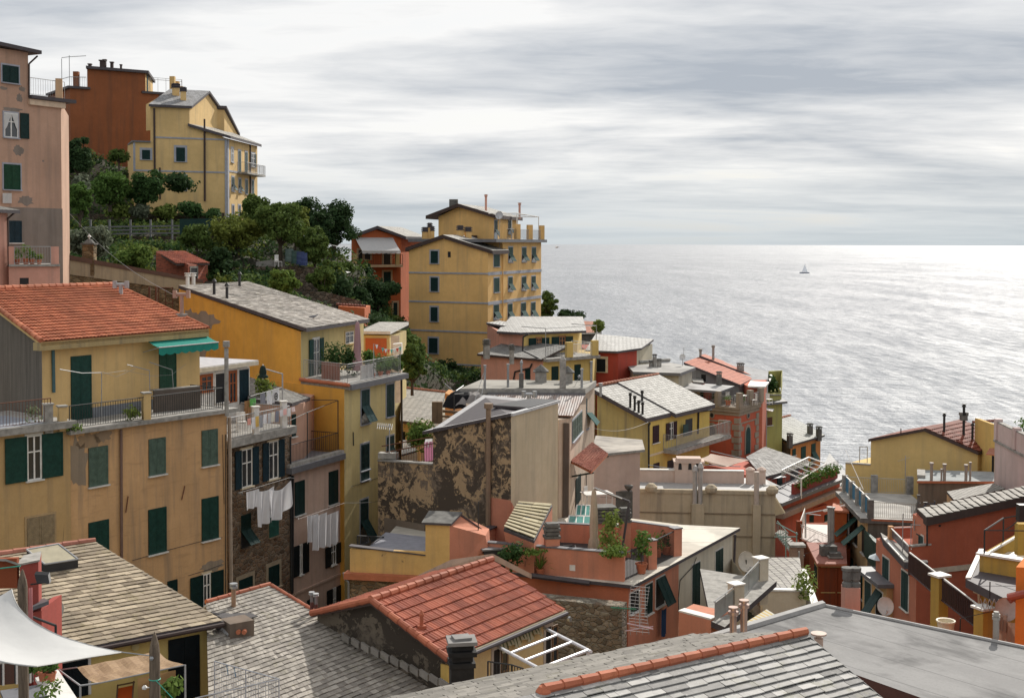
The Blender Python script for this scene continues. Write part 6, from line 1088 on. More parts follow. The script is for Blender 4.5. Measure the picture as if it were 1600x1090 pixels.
# ================================================================== pergola house and slate roofs towards the sea
S33=slate((.34,.33,.315),(.11,.105,.1),.35,.55,.55,.35);e0,e1=at(zM(1130,955),93),at(zM(1452,872),103);e1.z=e0.z;H33=house('red house with a rough slate roof, pergola terrace and planted railing',e0,8)
q=[at(zM(1035,830),100),at(zM(1135,955),93.5),at(zM(1455,872),103),at(zM(1150,768),113)];zz=q[1].z;mb=MB();mb.slab(q,.2,S33,TRIM);mb.build('roof',H33)
RD33=plaster((.48,.13,.09),.25,84);f0,f1=at(zM(1140,965),94),at(zM(1440,890),103);W33=Wall(f0,f1);walls(H33,[zed(f0,q[1].z-.15),zed(f1,q[2].z-.15),zed(f1,q[2].z-.15)-W33.n*5,zed(f0,q[0].z-.2)-W33.n*5],q[1].z-14,RD33)
for bx,st in (((1222,940,1252,1020),'closed'),((1303,920,1352,1015),'dark'),((1375,912,1420,1000),'dark')):window(H33,W33,zM(*bx),st,DGREEN,None,lod=1)
# terrace with planter rail
t0,t1=at(zS(80,340),90),at(zS(765,205),100);t1.z=t0.z;Wt=Wall(t0,t1);mb=MB(RD33);mb.prism([zed(t0,t0.z-9),zed(t1,t0.z-9),zed(t1,t0.z-9)-Wt.n*8,zed(t0,t0.z-9)-Wt.n*8],[t0,t1,t1-Wt.n*8,t0-Wt.n*8]);mb.build('lower_wall',H33)
mb=MB(LEAD);q=[t0+Wt.n*.5,t1+Wt.n*.5,t1-Wt.n*5,t0-Wt.n*5];mb.prism(q,[p+UP*.25 for p in q]);mb.build('terrace_slab',H33);mb=MB(plaster((.35,.25,.2),.4,85));u_=zat(t0.x,t0.y,zS(0,470)[1]);q=[zed(t0,u_)+Wt.n*.6,zed(t1,u_)+Wt.n*.6,zed(t1,u_)-Wt.n*.1,zed(t0,u_)-Wt.n*.1];mb.prism(q,[p+UP*.35 for p in q]);mb.build('ledge',H33)
mb=MB(paint((.25,.04,.03)));a,b=t0.lerp(t1,.28)+UP*.25,t1+UP*.25-Wt.u*.5;mb.prism([a,b,b-Wt.n*.3,a-Wt.n*.3],[p+UP*.75 for p in (a,b,b-Wt.n*.3,a-Wt.n*.3)]);mb.build('parapet',H33);railing(H33,[a+UP*.75,b+UP*.75],.6,GALV,.3,.015)
mb=MB(LF1);rr=random.Random(8)
for i in range(26):p_=a.lerp(b,.03+.9*i/25)+UP*rr.uniform(.6,1.1)+Wt.n*.2;leaves(mb,p_,.45,.35,.4,26,.14,rr,hollow=0)
mb.build('balcony_plants',None,label='row of trailing green plants along the pergola terrace parapet',cat='plants')
mb=MB(WHITE);pg=[at(zM(1250,915),96),at(zM(1370,965),92.5),at(zM(1520,930),99),at(zM(1415,880),102)]
for p_ in pg:p_.z=pg[1].z
mb.path(pg+[pg[0]],.06,5)
for i in range(1,5):mb.tube(pg[0].lerp(pg[3],i/5),pg[1].lerp(pg[2],i/5),.05,5)
for p_ in (pg[1],pg[2]):mb.tube(p_,zed(p_,t0.z),.06,5)
mb.build('pergola_frame',H33);mb=MB(fabric((.6,.58,.5)));u0,u1=W33.uz(zM(1255,920))[0],W33.uz(zM(1455,880))[0];mb.box(W33.pt(u0,q[0].z,.0)*1,W33.u*.01,W33.n*.01,UP*.01);z_=pg[0].z
for i in range(16):a_=pg[0].lerp(pg[3],i/16);b_=pg[0].lerp(pg[3],(i+.7)/16);mb.face([a_,b_,b_-UP*.45,a_-UP*.45])
mb.build('awning_valance',H33)
p_=t0.lerp(t1,.2)-Wt.n*2.5+UP*.25;table('grey table under the pergola of the red slate roofed house',p_+Wt.u*3,1.6,.9,STEEL,.6);potted('palm-like pot plant under the right end of the pergola',t0.lerp(t1,.78)-Wt.n*1.6+UP*.25,.6,1.5,LF5,41,'spike',group='pergola terrace plants');potted('small leafy pot at the left of the pergola terrace',t0.lerp(t1,.12)-Wt.n*1+UP*.25,.5,.7,LF2,42,group='pergola terrace plants')
def sail(label,pts,mat,sag=.4,edge=.25,n=14,name='shade_sail',th=None):
 """triangular or four-cornered tensioned cloth with hollow edges"""
 mb=MB(mat);c=sum(pts,V())/len(pts);q=pts if len(pts)==4 else [pts[0],pts[1],pts[2],pts[2]];rows=[]
 for i in range(n+1):
  ro=[]
  for j in range(n+1):
   s,t=i/n,j/n;p=bil(q,s,t) if len(pts)==4 else pts[0]*(1-t)+(pts[1]*(1-s)+pts[2]*s)*t
   e=max(abs(s-.5),abs(t-.5) if len(pts)==4 else abs(t-.6))*2;k=(math.sin(s*math.pi) if e==abs(t-.5)*2 else math.sin(t*math.pi))
   p=p.lerp(c,edge*k*e*.35);p=p-UP*sag*math.sin(s*math.pi)*math.sin(t*math.pi);ro.append(p+UP*.02*mnoise.noise(p*2))
  rows.append(ro)
 mb.grid(rows);return mb.build(name,None,smooth=True,label=label,cat='shade sail')
sail('sandy pink shade sail stretched beside the slate roof of the pergola house',[at(zM(740,845),95),at(zM(820,812),99),at(zM(1060,850),97),at(zM(920,890),92)],fabric((.56,.45,.38)),.5)
sail('small white shade sail at the left end of the pergola terrace',[at(zM(1140,1000),89),at(zM(1140,960),92),at(zM(1245,1010),90)],fabric((.62,.62,.6)),.2)
mb=MB(STEEL)
for (a,b,d) in (((440,880),(600,905),93),((820,795),(1060,850),97),((600,870),(1000,890),93)):mb.tube(at(zM(*a),d),at(zM(*b),d),.03,4)
mb.build('awning_rails',None,label='thin steel rails carrying the sandy pink shade sail',cat='rails')
# low rose coloured roof slab at waterline
q=[at(zO(365,548),150),at(zO(470,600),140),at(zO(520,570),150),at(zO(420,510),165)];H=house('pale flat roof by the shore road right of the pergola terrace',q[1],4);
for p_ in q:p_.z=q[1].z
roofplate(H,q,.3,CONC,top=SL_W);walls(H,[p-UP*.35 for p in q],q[0].z-5,PKY)
# ================================================================== yellow house by the water, right
Y22=plaster((.66,.49,.21),.15,91);BR=BROWN
c=at(zO(1262,500),86);l_=at(zO(655,450),89);W=Wall(l_,c);H22=house('big plain yellow gable wall house by the sea with a dark red tiled roof',c,12)
ap=W.hit(zO(960,300));za,zl2,zr2=(zat(p.x,p.y,zO(0,y)[1]) for p,y in ((ap,250),(l_,308),(c,383)));kx=onz(zO(1160,206),za);bk=zed(kx-ap,0)
walls(H22,[zed(l_,zl2),zed(ap,za),zed(c,zr2),zed(c,zr2)+bk,zed(ap,za)+bk,zed(l_,zl2)+bk],zr2-16,Y22)
k=at(zO(1350,400),89.5);o=W.n*.3
roofplate(H22,[zed(W.hit(zO(646,302)),zl2)+o,zed(ap,za+.02)+o,zed(ap,za+.02)+bk,zed(l_,zl2)+bk-W.u*.3],.2,BR,top=TL2);q=[zed(ap,za+.06)+o,zed(W.hit(zO(1268,380)),zr2+.05)+o,zed(c,zr2+.05)+bk+W.u*.8,zed(ap,za+.06)+bk];mb=MB();mb.slab(q,.22,TL2,BR);mb.build('roof',H22)
mb=MB(chip((.27,.075,.045),(.14,.045,.03),.6,'clay_tiles'));pantiles(mb,[q[1]+UP*.0,q[2],q[3],q[0]],.4,.3,.05,.05,5,per=1,samp=3);mb.build('roof_tiles',H22)
mb=MB(Y22);a=zed(c,zr2-.3);b=zed(k,zr2-.3);mb.prism([zed(a,zr2-12),zed(b,zr2-12),zed(b,zr2-12)+V((-2,4,0)),zed(a,zr2-12)+V((-2,4,0))],[a,b,b+V((-2,4,0)),a+V((-2,4,0))]);mb.build('side_wall',H22);window(H22,Wall(c,k),zO(1282,398,1310,500),'door',DGREEN,None,lod=1)
ll=W.hit(zO(512,480));zz=zat(ll.x,ll.y,zO(0,450)[1]);mb=MB(Y22);q=[zed(ll,zz-12),zed(l_,zz-12),zed(l_,zz-12)+bk,zed(ll,zz-12)+bk];mb.prism(q,[p+UP*12 for p in q]);mb.use(CONC);q=[zed(ll,zz)+W.n*.05,zed(l_,zz)+W.n*.05,zed(l_,zz)-W.n*.3,zed(ll,zz)-W.n*.3];mb.prism([p+UP*.003 for p in q],[p+UP*.09 for p in q]);mb.build('lower_wall',H22)
mb=MB(STEEL);a,b=zed(ll,zz)-W.n*1+W.u*.8,zed(l_,zz)-W.n*1-W.u*.4
for p_ in (a,b):mb.tube(p_,p_+UP*1.15,.03,5)
mb.tube(a+UP*1.1,b+UP*1.15,.025,4);mb.tube(a+UP*.6,b+UP*.6,.012,3);mb.build('railing',H22);mb=MB(BR);p_=W.hit(zO(828,290));mb.tube(p_+W.n*.08,p_+W.n*.08+UP*.5,.04,5);mb.build('bracket',H22)
flue(H22,at(zO(1183,285),88),1.9,.09,IRON,'pot');mb=MB(DCONC);p_=at(zO(1183,205),88);mb.cbox(p_,.45,.35,.35);mb.cbox(p_+UP*.35+V((-.2,0,0)),.18,.3,.2);mb.cbox(p_+UP*.35+V((.2,0,0)),.18,.3,.2);mb.build('chimney',H22)
flue(H22,at(zO(1072,280),87.5),1.2,.08,IRON,'pot');flue(H22,at(zO(1233,305),87.5),.8,.08,IRON,'cone')
H=house('pale flat roofed annex behind the dark red tiled roof',at(zO(1300,330),94),6);q=[at(zO(1235,225),97),at(zO(1352,290),91),at(zO(1390,280),92),at(zO(1400,212),98)]
for p_ in q:p_.z=q[1].z
roofplate(H,q,.2,WHITE,top=SL_W);walls(H,[p-UP*.2 for p in q],q[0].z-8,Y22);ridge_caps(H,q[0]+UP*.1,q[3]+UP*.1,TL2,.1,.4)
# ================================================================== pale mauve wall, right edge
MV=plaster((.56,.44,.42),.3,92);a=at(zO(1360,310),80);z0=a.z;b=onz(zO(1526,397),z0);Wm=Wall(a,b);b=Wm.pt((b-a).length*3.2 if (b-a).dot(Wm.u)>0 else-(b-a).length*3.2,z0);b=a+(b-a)*1.0;Hm=house('pale mauve house with a pier-topped parapet at the right edge',a,8)
rt=V((8,1,0));walls(Hm,[a,b,b+rt,a+rt],z0-12,MV);zt=zat(a.x,a.y,zO(0,215)[1]);mb=MB(MV);q=[a,b,b+V((.3,0,0)),a+V((.3,0,0))];mb.prism(q,[zed(p,zt) for p in q]);mb.use(CONC);mb.prism([zed(p,zt+.003) for p in q],[zed(p,zt+.09) for p in q]);mb.build('parapet',Hm)
mb=MB(CONC);q=[a+V((-.1,0,-.15)),b+V((-.1,0,-.15)),b+V((.2,0,-.15)),a+V((.2,0,-.15))];mb.prism(q,[p+UP*.12 for p in q]);mb.build('string_course',Hm)
for t in (.02,.22,.42,.62):p_=a.lerp(b,t);mb=MB(MV);mb.cbox(p_+V((.1,0,0)),.4,.4,zt-z0+.25);mb.build('pier',Hm)
potted('small shrub in a pot on the mauve parapet at the right edge',zed(a.lerp(b,.3),zt+.1)+V((1.4,0,0)),.5,.7,LF1,51,group='roof plants');bush('low green hedge behind the mauve parapet',zed(a.lerp(b,.1),zt-.6)+V((2,0,0)),3,1.3,LF1,52,500,.12,group='roof plants')
wy=house('narrow yellow wall strip between the tiled roof and the mauve house',at(zO(1345,400),84),6);a,b=at(zO(1340,260),84.5),at(zO(1375,260),84);walls(wy,[zed(a,a.z+.4),zed(b,a.z+.4),zed(b,a.z+.4)+V((0,3,0)),zed(a,a.z+.4)+V((0,3,0))],a.z-12,plaster((.62,.42,.14),.2,93));window(wy,Wall(a,b),zO(1343,405,1356,500),'dark',GREEN,None,lod=1)
roofplate(wy,[at(zO(1310,395),82.5),at(zO(1360,400),82),at(zO(1358,362),84),at(zO(1330,362),84)],.06,TERRA,'canopy',top=TL3)
# ================================================================== low grey roofed house with pipes
c=at(zO(918,552),81);k=onz(zO(1358,556),c.z);q=[c,k,onz(zO(1356,500),c.z),onz(zO(965,490),c.z)];H24=house('low brown walled house with a grey flat roof and five pipes',c,7);BW=plaster((.17,.13,.10),.6,94)
roofplate(H24,[p+UP*.05 for p in q],.15,TERRA,top=membrane((.27,.285,.285),(.2,.215,.215)));walls(H24,[p-UP*.1 for p in (c.lerp(k,.03)+V((0,.2,0)),k,q[2],q[3])],c.z-9,BW);mb=MB(CONC);mb.cbox(c.lerp(q[3],.5)-UP*.0,.5,2.2,.25,-.3);mb.build('parapet',H24)
for x,yt,yb,r in ((1000,455,545,.1),(1057,490,545,.06),(1074,462,545,.1),(1196,466,545,.1),(1220,452,545,.07)):b_=onz(zO(x,yb),c.z+.05);t_=zed(b_,zat(b_.x,b_.y,zO(0,yt)[1]));mb=MB(paint((.30,.25,.21)));mb.tube(b_,t_,r,8);mb.tube(t_,t_+UP*.12,r*1.35,8);mb.build('flue_pipe',H24)
q=[at(zO(1130,657),74),at(zO(1420,592),75),at(zO(1356,560),79),at(zO(1088,608),78)];H=house('small slate lean-to roof against the brown walled house',q[0],4);roofplate(H,q,.15,BR,top=slate((.32,.30,.27),(.2,.19,.17),.35,.5,.6));walls(H,[p-UP*.16 for p in q],q[0].z-6,plaster((.5,.3,.15),.3,95))
# ================================================================== terrace house with blue panels
PE21=plaster((.56,.38,.20),.35,96);CW=board((.17,.16,.13),.4);c=at(zS(1062,518),78);f=onz(zS(788,228),c.z);r=onz(zS(1600,545),c.z);r=c+(r-c)*1.5;W21=Wall(c,f);W21f=Wall(c,r);z0=c.z
H21=house('narrow terrace house with blue railing panels and outward-propped green shutters',c,8);fr=f+(r-c);walls(H21,[c,r,fr,f],z0-14,PE21,'wall',[CW])
q=[c+W21.n*.45+W21f.n*.1,r+W21f.n*.1,fr,f+W21.n*.45];mb=MB(DCONC);mb.prism([p+UP*.0 for p in q],[p+UP*.28 for p in q]);mb.use(membrane((.38,.36,.33),(.28,.265,.245),.5));mb.face([p+UP*.285 for p in q]);mb.build('terrace_slab',H21);zt=z0+.28
g=lambda p:W21.uz(p)[0];dfc=(f-c).length;PR=CONC;BLUE=paint((.03,.17,.30),.5);us=[0,.22,.46,.72,1.0];S2=W21.u*(1 if (f-c).dot(W21.u)>0 else-1)
for i,t in enumerate(us):
 p_=zed(c,zt)+S2*dfc*t*.97-W21.n*.15;mb=MB(DCONC if i==0 else CONC);mb.cbox(p_,.34,.34,1.15);mb.build('pier',H21)
 if i<4:n_=zed(c,zt)+S2*dfc*us[i+1]*.97-W21.n*.15;mb=MB(BLUE);mb.box(p_+S2*.2+UP*.1,(n_-p_)-S2*.4,-W21.n*.03,UP*.95);mb.use(WHITE).box(p_+UP*1.06,n_-p_,-W21.n*.06,UP*.05);mb.build('railing_panel',H21)
rf_=W21f.u*(1 if (r-c).dot(W21f.u)>0 else-1);Lr=(r-c).length;RAILW=paint((.42,.42,.36),.6)
railing(H21,[zed(c,zt)+rf_*.3,zed(c,zt)+rf_*2.9],1.0,RAILW,.11,.012);railing(H21,[zed(f,zt),zed(f,zt)+rf_*Lr],1.0,RAILW,.11,.012)
for t in (2.1,4.4):mb=MB(CONC);mb.cbox(zed(f,zt)+rf_*t,.42,.3,1.2);mb.build('pier',H21)
mb=MB(DCONC);p_=zed(c,zt)+rf_*2.95;mb.cbox(p_,.22,.22,1.1);mb.tube(p_+UP*1.1,p_+UP*1.5,.08,7);mb.tube(p_+UP*1.5,p_+UP*1.58,.12,7);mb.build('pier',H21)
mb=MB(TERRA);mb.prism([zed(c,zt-.12)+W21f.n*.1,zed(r,zt-.12)+W21f.n*.1,zed(r,zt-.12)+W21f.n*.16,zed(c,zt-.12)+W21f.n*.16],[zed(c,zt-.02)+W21f.n*.1,zed(r,zt-.02)+W21f.n*.1,zed(r,zt-.02)+W21f.n*.16,zed(c,zt-.02)+W21f.n*.16]);mb.build('coping_tiles',H21)
sgn=1 if (f-c).dot(W21.u)>0 else-1
def wu(par,W,org,t,w_,zt_,h,st,**k):
 u=(org-W.a).dot(W.u)+t;return window(par,W,('u',u-w_/2,u+w_/2,zt_-h,zt_),st,**k)
for t in (1.2,3.6,6.0):wu(H21,W21,c,t*sgn,1.0,z0-.5,1.7,'wide',sh=GREEN,fr=None,ang=48,lod=1)
for t in (1.2,3.0,4.8,6.6):wu(H21,W21,c,t*sgn,.95,z0-3.4,1.7,'closed',sh=GREEN,fr=None,lod=1)
for t in (1.2,3.0,4.8,6.6):wu(H21,W21,c,t*sgn,.95,z0-6.4,1.7,'closed',sh=GREEN,fr=None,lod=1)
tl=thing('telescope_bicycle','bicycle parked on the terrace with the blue railing panels','bicycle',zed(c,zt)+rf_*3.3+S2*.9);tl.name='bicycle';p_=zed(c,zt)+rf_*3.3+S2*1.0
def wheel(par,c_,r,ax):
 x=ax.cross(UP).normalized();pts=[c_+(x*math.cos(k*.3927)+UP*math.sin(k*.3927))*r for k in range(17)];mb=MB(IRON);mb.path(pts,.025,4);[mb.tube(c_,pts[k],.004,3) for k in range(0,16,2)];mb.build('wheel',par)
ax=-S2;wheel(tl,p_+UP*.33,.33,ax);wheel(tl,p_+UP*.33+rf_*1.0,.33,ax);mb=MB(paint((.03,.05,.09)));a_,b_=p_+UP*.33,p_+UP*.33+rf_*1.0;s_,h_,k_=p_+UP*.85+rf_*.3,p_+UP*.9+rf_*.85,p_+UP*.3+rf_*.42;mb.path([a_,s_,h_,b_],.025,5);mb.path([a_,k_,s_],.02,5);mb.tube(k_,h_,.02,5);mb.tube(h_+UP*.15+S2*.25,h_+UP*.15-S2*.25,.015,4);mb.tube(h_,h_+UP*.15,.02,4);mb.build('frame',tl);mb=MB(DARK);mb.cbox(s_+UP*.06,.25,.1,.05);mb.build('saddle',tl)
mb=MB(GALV);p_=zed(f,zt)+rf_*4.1;mb.tube(p_,p_+UP*2.6,.025,4);mb.tube(p_+UP*2.2-rf_*.5,p_+UP*2.5+rf_*.3,.012,3);mb.build('antenna',H21);mb=MB(WHITE);mb.tube(zed(f,zt)+rf_*.2+UP*2.8,zed(c,zt)+rf_*.3+S2*3+UP*1.2,.02,4);mb.build('rope',H21)
# lower peach wing with green awning balcony
c2=at(zP(772,440),69);f2=onz(zP(632,332),c2.z);W=Wall(c2,f2);H=house('lower peach wing with a slate ledge beside the red house',c2,7);walls(H,[c2,f2,f2+V((6,0,0)),c2+V((3,1,0))],c2.z-10,plaster((.58,.36,.17),.25,97));roofplate(H,[c2+UP*.15+W.n*.5,f2+UP*.15+W.n*.5,f2+UP*.15+V((4,0,0)),c2+UP*.15+V((2,0,0))],.2,LEAD);L_=(f2-c2).length;sg=1 if (f2-c2).dot(W.u)>0 else-1
wu(H,W,c2,sg*L_*.28,1.0,c2.z-.5,1.9,'wide',sh=DGREEN,fr=MARBLE,lod=1);wu(H,W,c2,sg*L_*.75,1.0,c2.z-.5,1.9,'closed',sh=DGREEN,fr=MARBLE,lod=1)
bx=thing('green_balcony','dark green boarded balcony in the gap beside the red house','balcony',at(zP(700,420),73));mb=MB(paint((.012,.04,.03)));a,b=at(zP(688,400),75),at(zP(775,400),72);a.z=b.z;mb.prism([a,b,b+V((.3,3,0)),a+V((.3,3,0))],[p+UP*1.6 for p in (a,b,b+V((.3,3,0)),a+V((.3,3,0)))]);mb.build('boarding',bx)
def parasol_open(label,p,r,mat,h=2.2):
 t=thing('parasol',label,'parasol',p);mb=MB(mat);mb.lathe(V(p)+UP*(h-r*.35),[(r,0),(r*.5,r*.24),(.02,r*.36)],8);mb.build('canopy',t);mb=MB(STEEL);mb.tube(p,V(p)+UP*h,.025,6);mb.build('pole',t)
parasol_open('pale blue and white parasol over the dark green balcony',at(zP(752,268),72)-UP*1.7,.85,fabric((.55,.62,.66)),2.0)
# ================================================================== dark orange house with roof terrace
RU=plaster((.33,.075,.02),.5,98,(.42,.13,.03),.06);RU2=plaster((.24,.055,.02),.4,99)
a,b=at(zP(258,152),85),at(zP(535,205),84);W=Wall(a,b);H34=house('dark rust-orange house with a railed roof terrace and twin flue pipes',a,8);z0=zat(a.x,a.y,zP(0,155)[1]);fr_=at(zP(430,190),80);walls(H34,[zed(a,z0),zed(at(zP(435,190),81.5),z0),zed(at(zP(560,190),82),z0),zed(at(zP(560,100),90),z0),zed(at(zP(290,100),90),z0)],z0-12,RU2)
mb=MB(paint((.5,.42,.38)));mb.face([zed(p,z0+.01) for p in (a+V((.2,.2,0)),at(zP(430,190),82),at(zP(540,190),82.2),at(zP(540,100),89),at(zP(290,100),89.5))]);mb.build('terrace_floor',H34)
p0,p1,p2=zed(a,z0),zed(at(zP(435,190),81.5),z0),zed(at(zP(290,100),90),z0);railing(H34,[p2,p0,p1],1.0,WHITE,.16,.014,mid=True);mb=MB(RU2);mb.cbox(p0,.35,.35,1.2);mb.build('pier',H34)
t0,t1=at(zS(690,500),82.5),at(zS(838,500),82);zt=zat(t0.x,t0.y,zS(0,402)[1]);walls(H34,[zed(t0,zt),zed(t1,zt),zed(t1,zt)+V((.6,2,0)),zed(t0,zt)+V((.6,2,0))],z0-12,RU,'upper_wall');roofplate(H34,[zed(t0,zt+.15)+V((-.1,-.15,0)),zed(t1,zt+.15)+V((.1,-.15,0)),zed(t1,zt+.15)+V((.7,2,0)),zed(t0,zt+.15)+V((.5,2,0))],.12,TERRA)
e0,e1=at(zP(378,312),78),at(zP(535,300),78);e2,e3=at(zP(532,242),82),at(zP(318,236),82);zb=e0.z;walls(H34,[e0,zed(e1,zb),zed(e2,zb),zed(e3,zb)],zb-9,RU2,'lower_wall');roofplate(H34,[e0+UP*.15+V((-.2,-.2,0)),zed(e1,zb+.15)+V((0,-.2,0)),zed(e2,zb+.5),zed(e3,zb+.5)+V((-.2,0,0))],.15,TERRA,top=paint((.30,.12,.09),.8))
Wf=Wall(e0,zed(e1,zb));hslab(H34,Wf,zP(385,318,530,323),.03,'painted_line',OCHF);hslab(H34,Wf,zP(385,468,530,473),.03,'painted_line',OCHF);pipe(H34,Wf,[zP(474,325),zP(474,560)],.06,RU2);window(H34,Wall(zed(e3,zb),e0),zP(350,310,366,430),'door',DGREEN,OCHF,lod=1)
for x,yt,yb in ((655,365,790),(683,370,830)):mb=MB(paint((.28,.26,.24),.6));p_=at(zS(x,yb),80.5);t_=at(zS(x+(2 if x<670 else 0),yt),80.5);mb.tube(p_,t_,.14,8);mb.tube(t_,t_+UP*.1,.2,8);x<670 and mb.tube(p_,at(zS(610,820),80),.14,8);mb.build('flue_pipe',H34)
mb=MB(DCONC);p_=at(zS(640,860),79.5);mb.cbox(p_,1.0,.6,.6);mb.cbox(at(zS(710,925),79),.7,.5,.55);mb.use(CONC).cbox(at(zS(710,885),79),.9,.6,.08);mb.build('chimney',H34)
mb=MB(GALV);pts=[at(zS(*p),d) for p,d in (((400,680),84.5),((400,420),84.5),((590,385),87),((835,335),84))];mb.path(pts,.05,5);mb.tube(at(zS(400,420),84.5),at(zS(560,440),88),.03,4);mb.build('pergola_frame',H34);mb=MB(WHITE);mb.tube(at(zS(600,390),86),at(zS(830,335),83),.1,6);mb.tube(at(zS(760,345),84),at(zS(760,390),84),.1,6);mb.build('rolled_awning',H34)
# red rear house with shutters
RR_=plaster((.46,.11,.07),.25,100);a,b=at(zS(90,560),92),at(zS(640,400),97);z0=t0.z;W=Wall(a,b);zt=zat(a.x,a.y,zS(0,470)[1]);H=house('red house with two green shuttered windows behind the railed terrace',a,8);walls(H,[zed(a,zt),zed(b,zt),zed(b,zt)-W.n*2,zed(a,zt)-W.n*2],zt-12,RR_)
for bx in ((422,440,482,540),(600,430,645,500),(210,515,268,740),(135,530,180,740)):window(H,W,zS(*bx),'closed',DGREEN,None,lod=1)
# stair flight with green rails
st=thing('outdoor_stair','metal stair with green handrails climbing beside the beige wall','stair',at(zS(200,900),82));mb=MB(CONC);a,b=at(zS(90,620),86),at(zS(315,900),82)
for i in range(14):p_=a.lerp(b,i/14);mb.box(p_+V((-.1,0,-.2)),V((.35,-.3,0)),V((.5,1.0,0)),UP*.14)
mb.build('steps',st);mb=MB(paint((.25,.38,.33)))
for (x0,y0,x1,y1) in ((90,630,318,900),(90,520,318,640),(100,500,215,630),(70,670,300,668)):mb.tube(at(zS(x0,y0),83),at(zS(x1,y1),81.5),.04,4)
for i in range(12):p_=at(zS(95+i*18,660+i*19),83-i*.1);mb.tube(p_,zed(p_,p_.z+(0.9 if i<6 else.5)),.02,3)
for x in (190,305):mb.tube(at(zS(x,620),82),at(zS(x,900),82),.04,4)
mb.build('handrail',st);mb=MB(paint((.02,.018,.015)))
for i in range(12):p_=at(zS(88+i*15,910),81.5);mb.box(p_-UP*2.2,V((.1,0,0)),V((0,.05,0)),UP*2.2)
mb.build('slatted_gate',None,label='dark slatted gate under the landing of the metal stair',cat='gate')
pp=thing('brick_pier','old plastered pier with a stone cap and a white pole beside the dark slatted gate','pier',at(zP(245,460),74));mb=MB(plaster((.3,.2,.15),.5,101));mb.cbox(at(zP(240,460),76),.75,.6,6.4*.42);mb.build('shaft',pp);mb=MB(CONC);mb.cbox(at(zP(240,460),76)+UP*2.7,.95,.8,.14);mb.build('cap',pp);mb=MB(GALV);mb.tube(at(zP(258,440),75),at(zP(258,230),75),.04,5);mb.build('pole',pp)
wp=thing('yard_wall','cream yard wall with pale coping below the paved court','garden wall',at(zP(150,600),60));a,b=at(zP(45,462),60),at(zP(298,468),61);W=Wall(a,b);mb=MB(plaster((.60,.52,.40),.2,102));n_=-W.n*.3;mb.prism([a-UP*6,b-UP*6,b-UP*6+n_,a-UP*6+n_],[a,b,b+n_,a+n_]);mb.build('wall',wp);mb=MB(MARBLE);o=W.n*.05;mb.prism([a+o+UP*.003,b+o+UP*.003,b+n_-o,a+n_-o],[a+o+UP*.09,b+o+UP*.09,b+n_-o+UP*.09,a+n_-o+UP*.09]);mb.build('coping',wp)
q=[at(zP(45,462),60.2),at(zP(298,468),61.2),at(zP(260,395),70),at(zP(40,395),70)];pv_=MB(slate((.36,.34,.3),(.26,.24,.22),.4,.5,.7));
for p_ in q:p_.z=q[0].z-.4
pv_.prism([p-UP*.5 for p in q],q);pv_.build('court_paving',None,label=None,kind='structure')
rw=thing('ramp_wall','white plastered ramp wall slanting down beside the dark orange house','ramp wall',at(zP(330,560),60));a,b=at(zP(262,330),72),at(zP(338,560),60);mb=MB(MARBLE);mb.prism([a-UP*3,b-UP*3,b-UP*3+V((.35,0,0)),a-UP*3+V((.35,0,0))],[a,b,b+V((.35,0,0)),a+V((.35,0,0))]);mb.build('wall',rw)
bush('yellow green weeds beside the white ramp wall',at(zP(300,560),61),1.6,2.2,LF3,77,300,.12,group='roof plants')
mb=MB(fabric((.55,.47,.33)));q=[at(zN(1350,350),84),at(zN(1405,440),83),at(zN(1350,455),84),at(zN(1345,380),84.5)];mb.face(q);mb.face([p+V((.05,.1,0)) for p in q]);mb.build('side_awning',None,label='beige canvas side awning on the right end of the beige wall',cat='awning')
# ================================================================== large red house, right
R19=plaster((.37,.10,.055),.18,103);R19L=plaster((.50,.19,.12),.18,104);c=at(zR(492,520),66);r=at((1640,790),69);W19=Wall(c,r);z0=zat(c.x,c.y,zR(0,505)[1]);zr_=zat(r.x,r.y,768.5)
H19=house('large dark red house with a cream string course and slate roof',c,8);cl=W19.hit(zR(465,600));ll=W19.hit(zR(302,900));lb=W19.hit(zR(355,1000));bk=V((-.35,6.5,0))
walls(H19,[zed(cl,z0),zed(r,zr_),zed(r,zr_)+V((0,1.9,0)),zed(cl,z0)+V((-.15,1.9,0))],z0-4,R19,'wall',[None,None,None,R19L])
zp=zat(ll.x,ll.y,zR(0,778)[1]);zs_=zat(lb.x,lb.y,zR(0,985)[1]);mb=MB(R19);q=[ll,W19.hit(zR(505,900)),W19.hit(zR(505,900))-W19.n*.25,ll-W19.n*.25];mb.prism([zed(p,zs_-.5)+W19.n*.02 for p in q],[zed(p,zp)+W19.n*.02 for p in q]);mb.use(CONC);mb.prism([zed(p,zp+.003)+W19.n*.05 for p in q],[zed(p,zp+.08)+W19.n*.05 for p in q]);mb.build('parapet',H19)
walls(H19,[zed(lb,zs_),zed(r,zs_),zed(r,zs_)+V((0,9,0)),zed(lb,zs_)+V((-.3,6.3,0))],zs_-12,R19,'lower_wall',[None,None,None,R19L])
